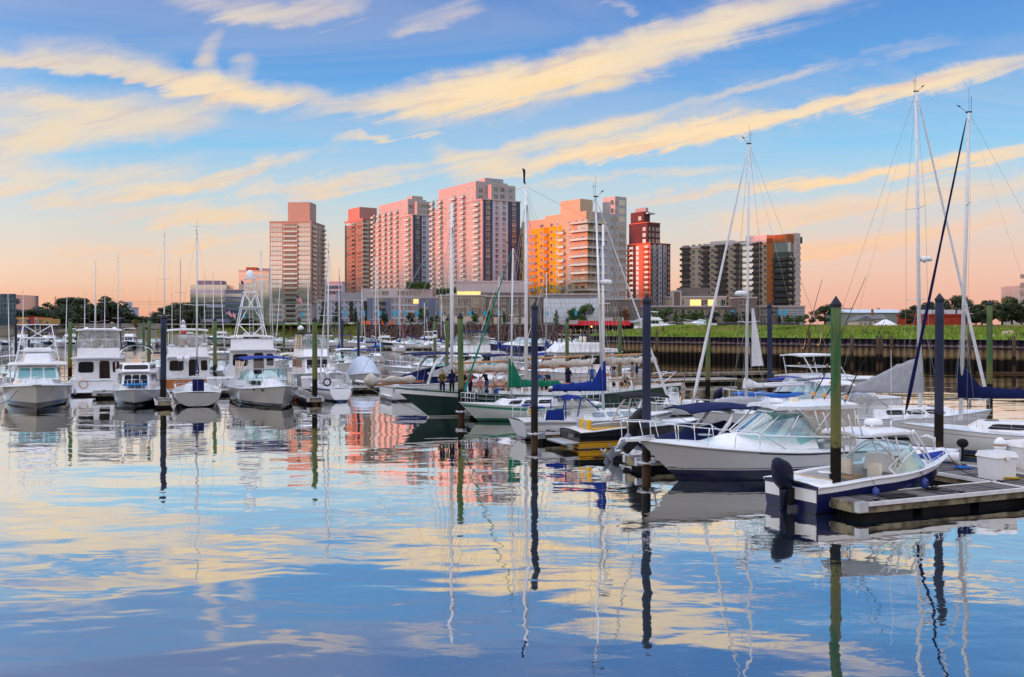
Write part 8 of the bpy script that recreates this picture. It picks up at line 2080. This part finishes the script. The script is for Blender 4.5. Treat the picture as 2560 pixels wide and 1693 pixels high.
for i, (px, py, hd, k) in enumerate(far):
    hi, ti = rng.randrange(6), rng.randrange(7)
    where = 'below the wooded hill' if px < 420 else ('before the marsh' if px < 900 else 'under the stone slope')
    key = (hi % 6, ti, where, k); 
    lab = 'small %s hulled %s with %s moored %s' % (words_h[hi], 'cruiser' if k == 'c' else 'flybridge boat', words_t[ti] if k == 'c' else 'upper helm', where)
    made[lab] = made.get(lab, 0) + 1
    if made[lab] > 1: lab = lab.replace('small', {2: 'second small', 3: 'third small', 4: 'fourth small', 5: 'fifth small'}.get(made[lab], 'further small'))
    L_ = rng.uniform(8.5, 12)
    if k == 'c': cruiser('motorboat', lab, L_, L_ * .32, W(px, py), hd + rng.uniform(-5, 5), hulls[hi], 'mid', tops[ti], rng.random() < .3, None, 'boats of the far docks', small=True, cockpit_cover=M_navy if rng.random() < .25 else None)
    else: flybridge('motor_yacht', lab, L_, L_ * .34, W(px, py), hd + rng.uniform(-5, 5), 'mid', tops[ti] or M_white, hulls[hi], group='boats of the far docks', rail_n=4)
ib = thing('inflatable_tender', 'bright blue inflatable tender moored among the far cruisers', 'dinghy', W(958, 868), R(190)); mb = MB(); mb.tube([(-2.2, .9, .3), (1, .9, .3), (2, .5, .4), (2.4, 0, .45), (2, -.5, .4), (1, -.9, .3), (-2.2, -.9, .3)], .36, 10); mb.build('tube', pm('tender_blue', (.02, .25, .60), .5), ib); mb = MB(); mb.box(-2, 1.5, -.6, .6, .1, .25); mb.build('floor', M_gv, ib); mb = MB(); mb.box(-.3, .4, -.3, .3, .25, 1.1); mb.build('console', M_rubber, ib)
lh = thing('striped_tower', 'little white and red striped lighthouse on a float behind the trawler', 'lighthouse', W(458, 880)); mb = MB()
for k in range(5): mb = MB(); mb.lathe((0, 0, .5 + k * 1.1), [(1.1 - k * .1, 0), (1.0 - k * .1, 1.1)], 12); mb.build('band', M_white if k % 2 == 0 else M_red, lh)
mb = MB(); mb.lathe((0, 0, 6.0), [(.45, 0), (.45, .7), (.5, .75), (.05, 1.2)], 10); mb.build('lantern', M_white, lh); mb = MB(); mb.box(-2, 2, -2, 2, -.2, .5); mb.build('float', C_conc, lh)
# sailing boats whose masts rise over the docks: column, mast-head row, waterline row, mast colour
def far_sloop(label, px, ytop, ywl, head, mat=None, cover=None, L_=9.5, stay=None, stayr=.06):
    p = W(px, ywl); zt_ = CH - (ytop - HY) / F * p.y
    b = Boat('sloop', label, L_, L_ * .31, .95, .92, 1.15, p, head, 'sailboat', 'mid', .9, .75, .5, 'sail', -.2, pw=2.0, n=14)
    b.hull(H_sail); b.rub(M_alu, .02); b.deck(M_white); b.house(-1.4, 2.2, .9, .6, .92, 1.4, .6, 0, .15); b.wins('SP', .15, .85, .3, .8, 2)
    b.mast(0, 1.35, zt_, .10 if p.y > 120 else .085, mat, ((.5, 1.0),) if zt_ < 16 else ((.35, 1.0), (.65, .9)), 3.4, cover or M_royal, (L_ / 2 - .2, 0, 1.4), stay or M_whitecloth, stayr, lean=.1)
far_sloop('far sloop with white mast left of its twin, behind the motor yacht', 239, 665, 900, 290); far_sloop('far sloop with white mast nearest the paired green posts', 295, 645, 896, 292); far_sloop('sloop whose mast rises just behind the thick dark post', 411, 592, 920, 288)
far_sloop('far sloop with a navy blue mast', 451, 656, 890, 288, pm('navy_spar', (.02, .03, .14), .4)); far_sloop('far sloop with thin mast behind the tall pipe tower', 653, 638, 905, 290); far_sloop('far sloop with tall thin mast beside the glass tower', 677, 640, 880, 290)
far_sloop('sloop with a blue mast cover beside the dark post', 848, 682, 905, 285, None, M_royal, stay=M_royal, stayr=.10); far_sloop('sloop with royal blue sail cover behind the covered boat', 939, 642, 905, 288, None, M_royal); far_sloop('far sloop with a red and white furled headsail', 1000, 725, 880, 290, None, None, 8.5, M_red, .08)
far_sloop('far sloop with a bare white mast by the stone slope', 1061, 756, 872, 290); far_sloop('far sloop with slim mast left of the utility pole line', 212, 735, 872, 290, None, None, 8.0); far_sloop('far sloop with slim mast near the hilltop building', 374, 752, 874, 290, M_wire, None, 8.0); far_sloop('far sloop moored outermost in the small boat basin', 58, 734, 872, 292, None, None, 8.5); far_sloop('far sloop with slim mast before the mirror office', 511, 702, 872, 290, None, None, 8.5); far_sloop('far sloop with slim mast before the dark blue office', 533, 690, 880, 290, None, None, 8.5)

for lab, px, yt, yw, hd in (('far sloop with thin mast above the white dock box', 770, 700, 885, 288), ('far sloop with thin mast left of the kayak float', 905, 716, 880, 290), ('far sloop with thin mast before the tan building', 1103, 735, 880, 290), ('sloop with thin mast behind the green striped sloop', 1246, 690, 905, 200), ('sloop with thin mast behind the radar arch cruiser', 1365, 680, 900, 200), ('far sloop with thin mast over the motor yacht domes', 262, 742, 876, 290), ('far sloop with short thin mast past the thick dark post', 430, 738, 876, 290)):
    far_sloop(lab, px, yt, yw, hd, None, None, 8.5)
cruiser('express_cruiser', 'white cruiser with pale canvas moored behind the pointed stern sloop', 9.5, 3.3, W(880, 936), 288, H_plain, 'bow', M_whitecloth, True)
cruiser('express_cruiser', 'white cruiser with navy top between the sedan yacht and the tall tower boat', 9.0, 3.2, W(700, 930), 288, H_white, 'bow', M_navy)
cruiser('express_cruiser', 'white cruiser with black cover on the open water side of the kayak float', 10.0, 3.4, W(1065, 925), 200, H_white, 'bow', M_black, True, cockpit_cover=M_black)
cruiser('express_cruiser', 'white cruiser with royal blue cover under the schooner main boom', 10.0, 3.4, W(1300, 935), 200, H_plain, 'bow', M_royal, False, cockpit_cover=M_royal)
cruiser('express_cruiser', 'white cruiser with teal windows beside the grey masted sloop boom', 9.5, 3.3, W(1445, 930), 22, H_white, 'stern', M_white, True)
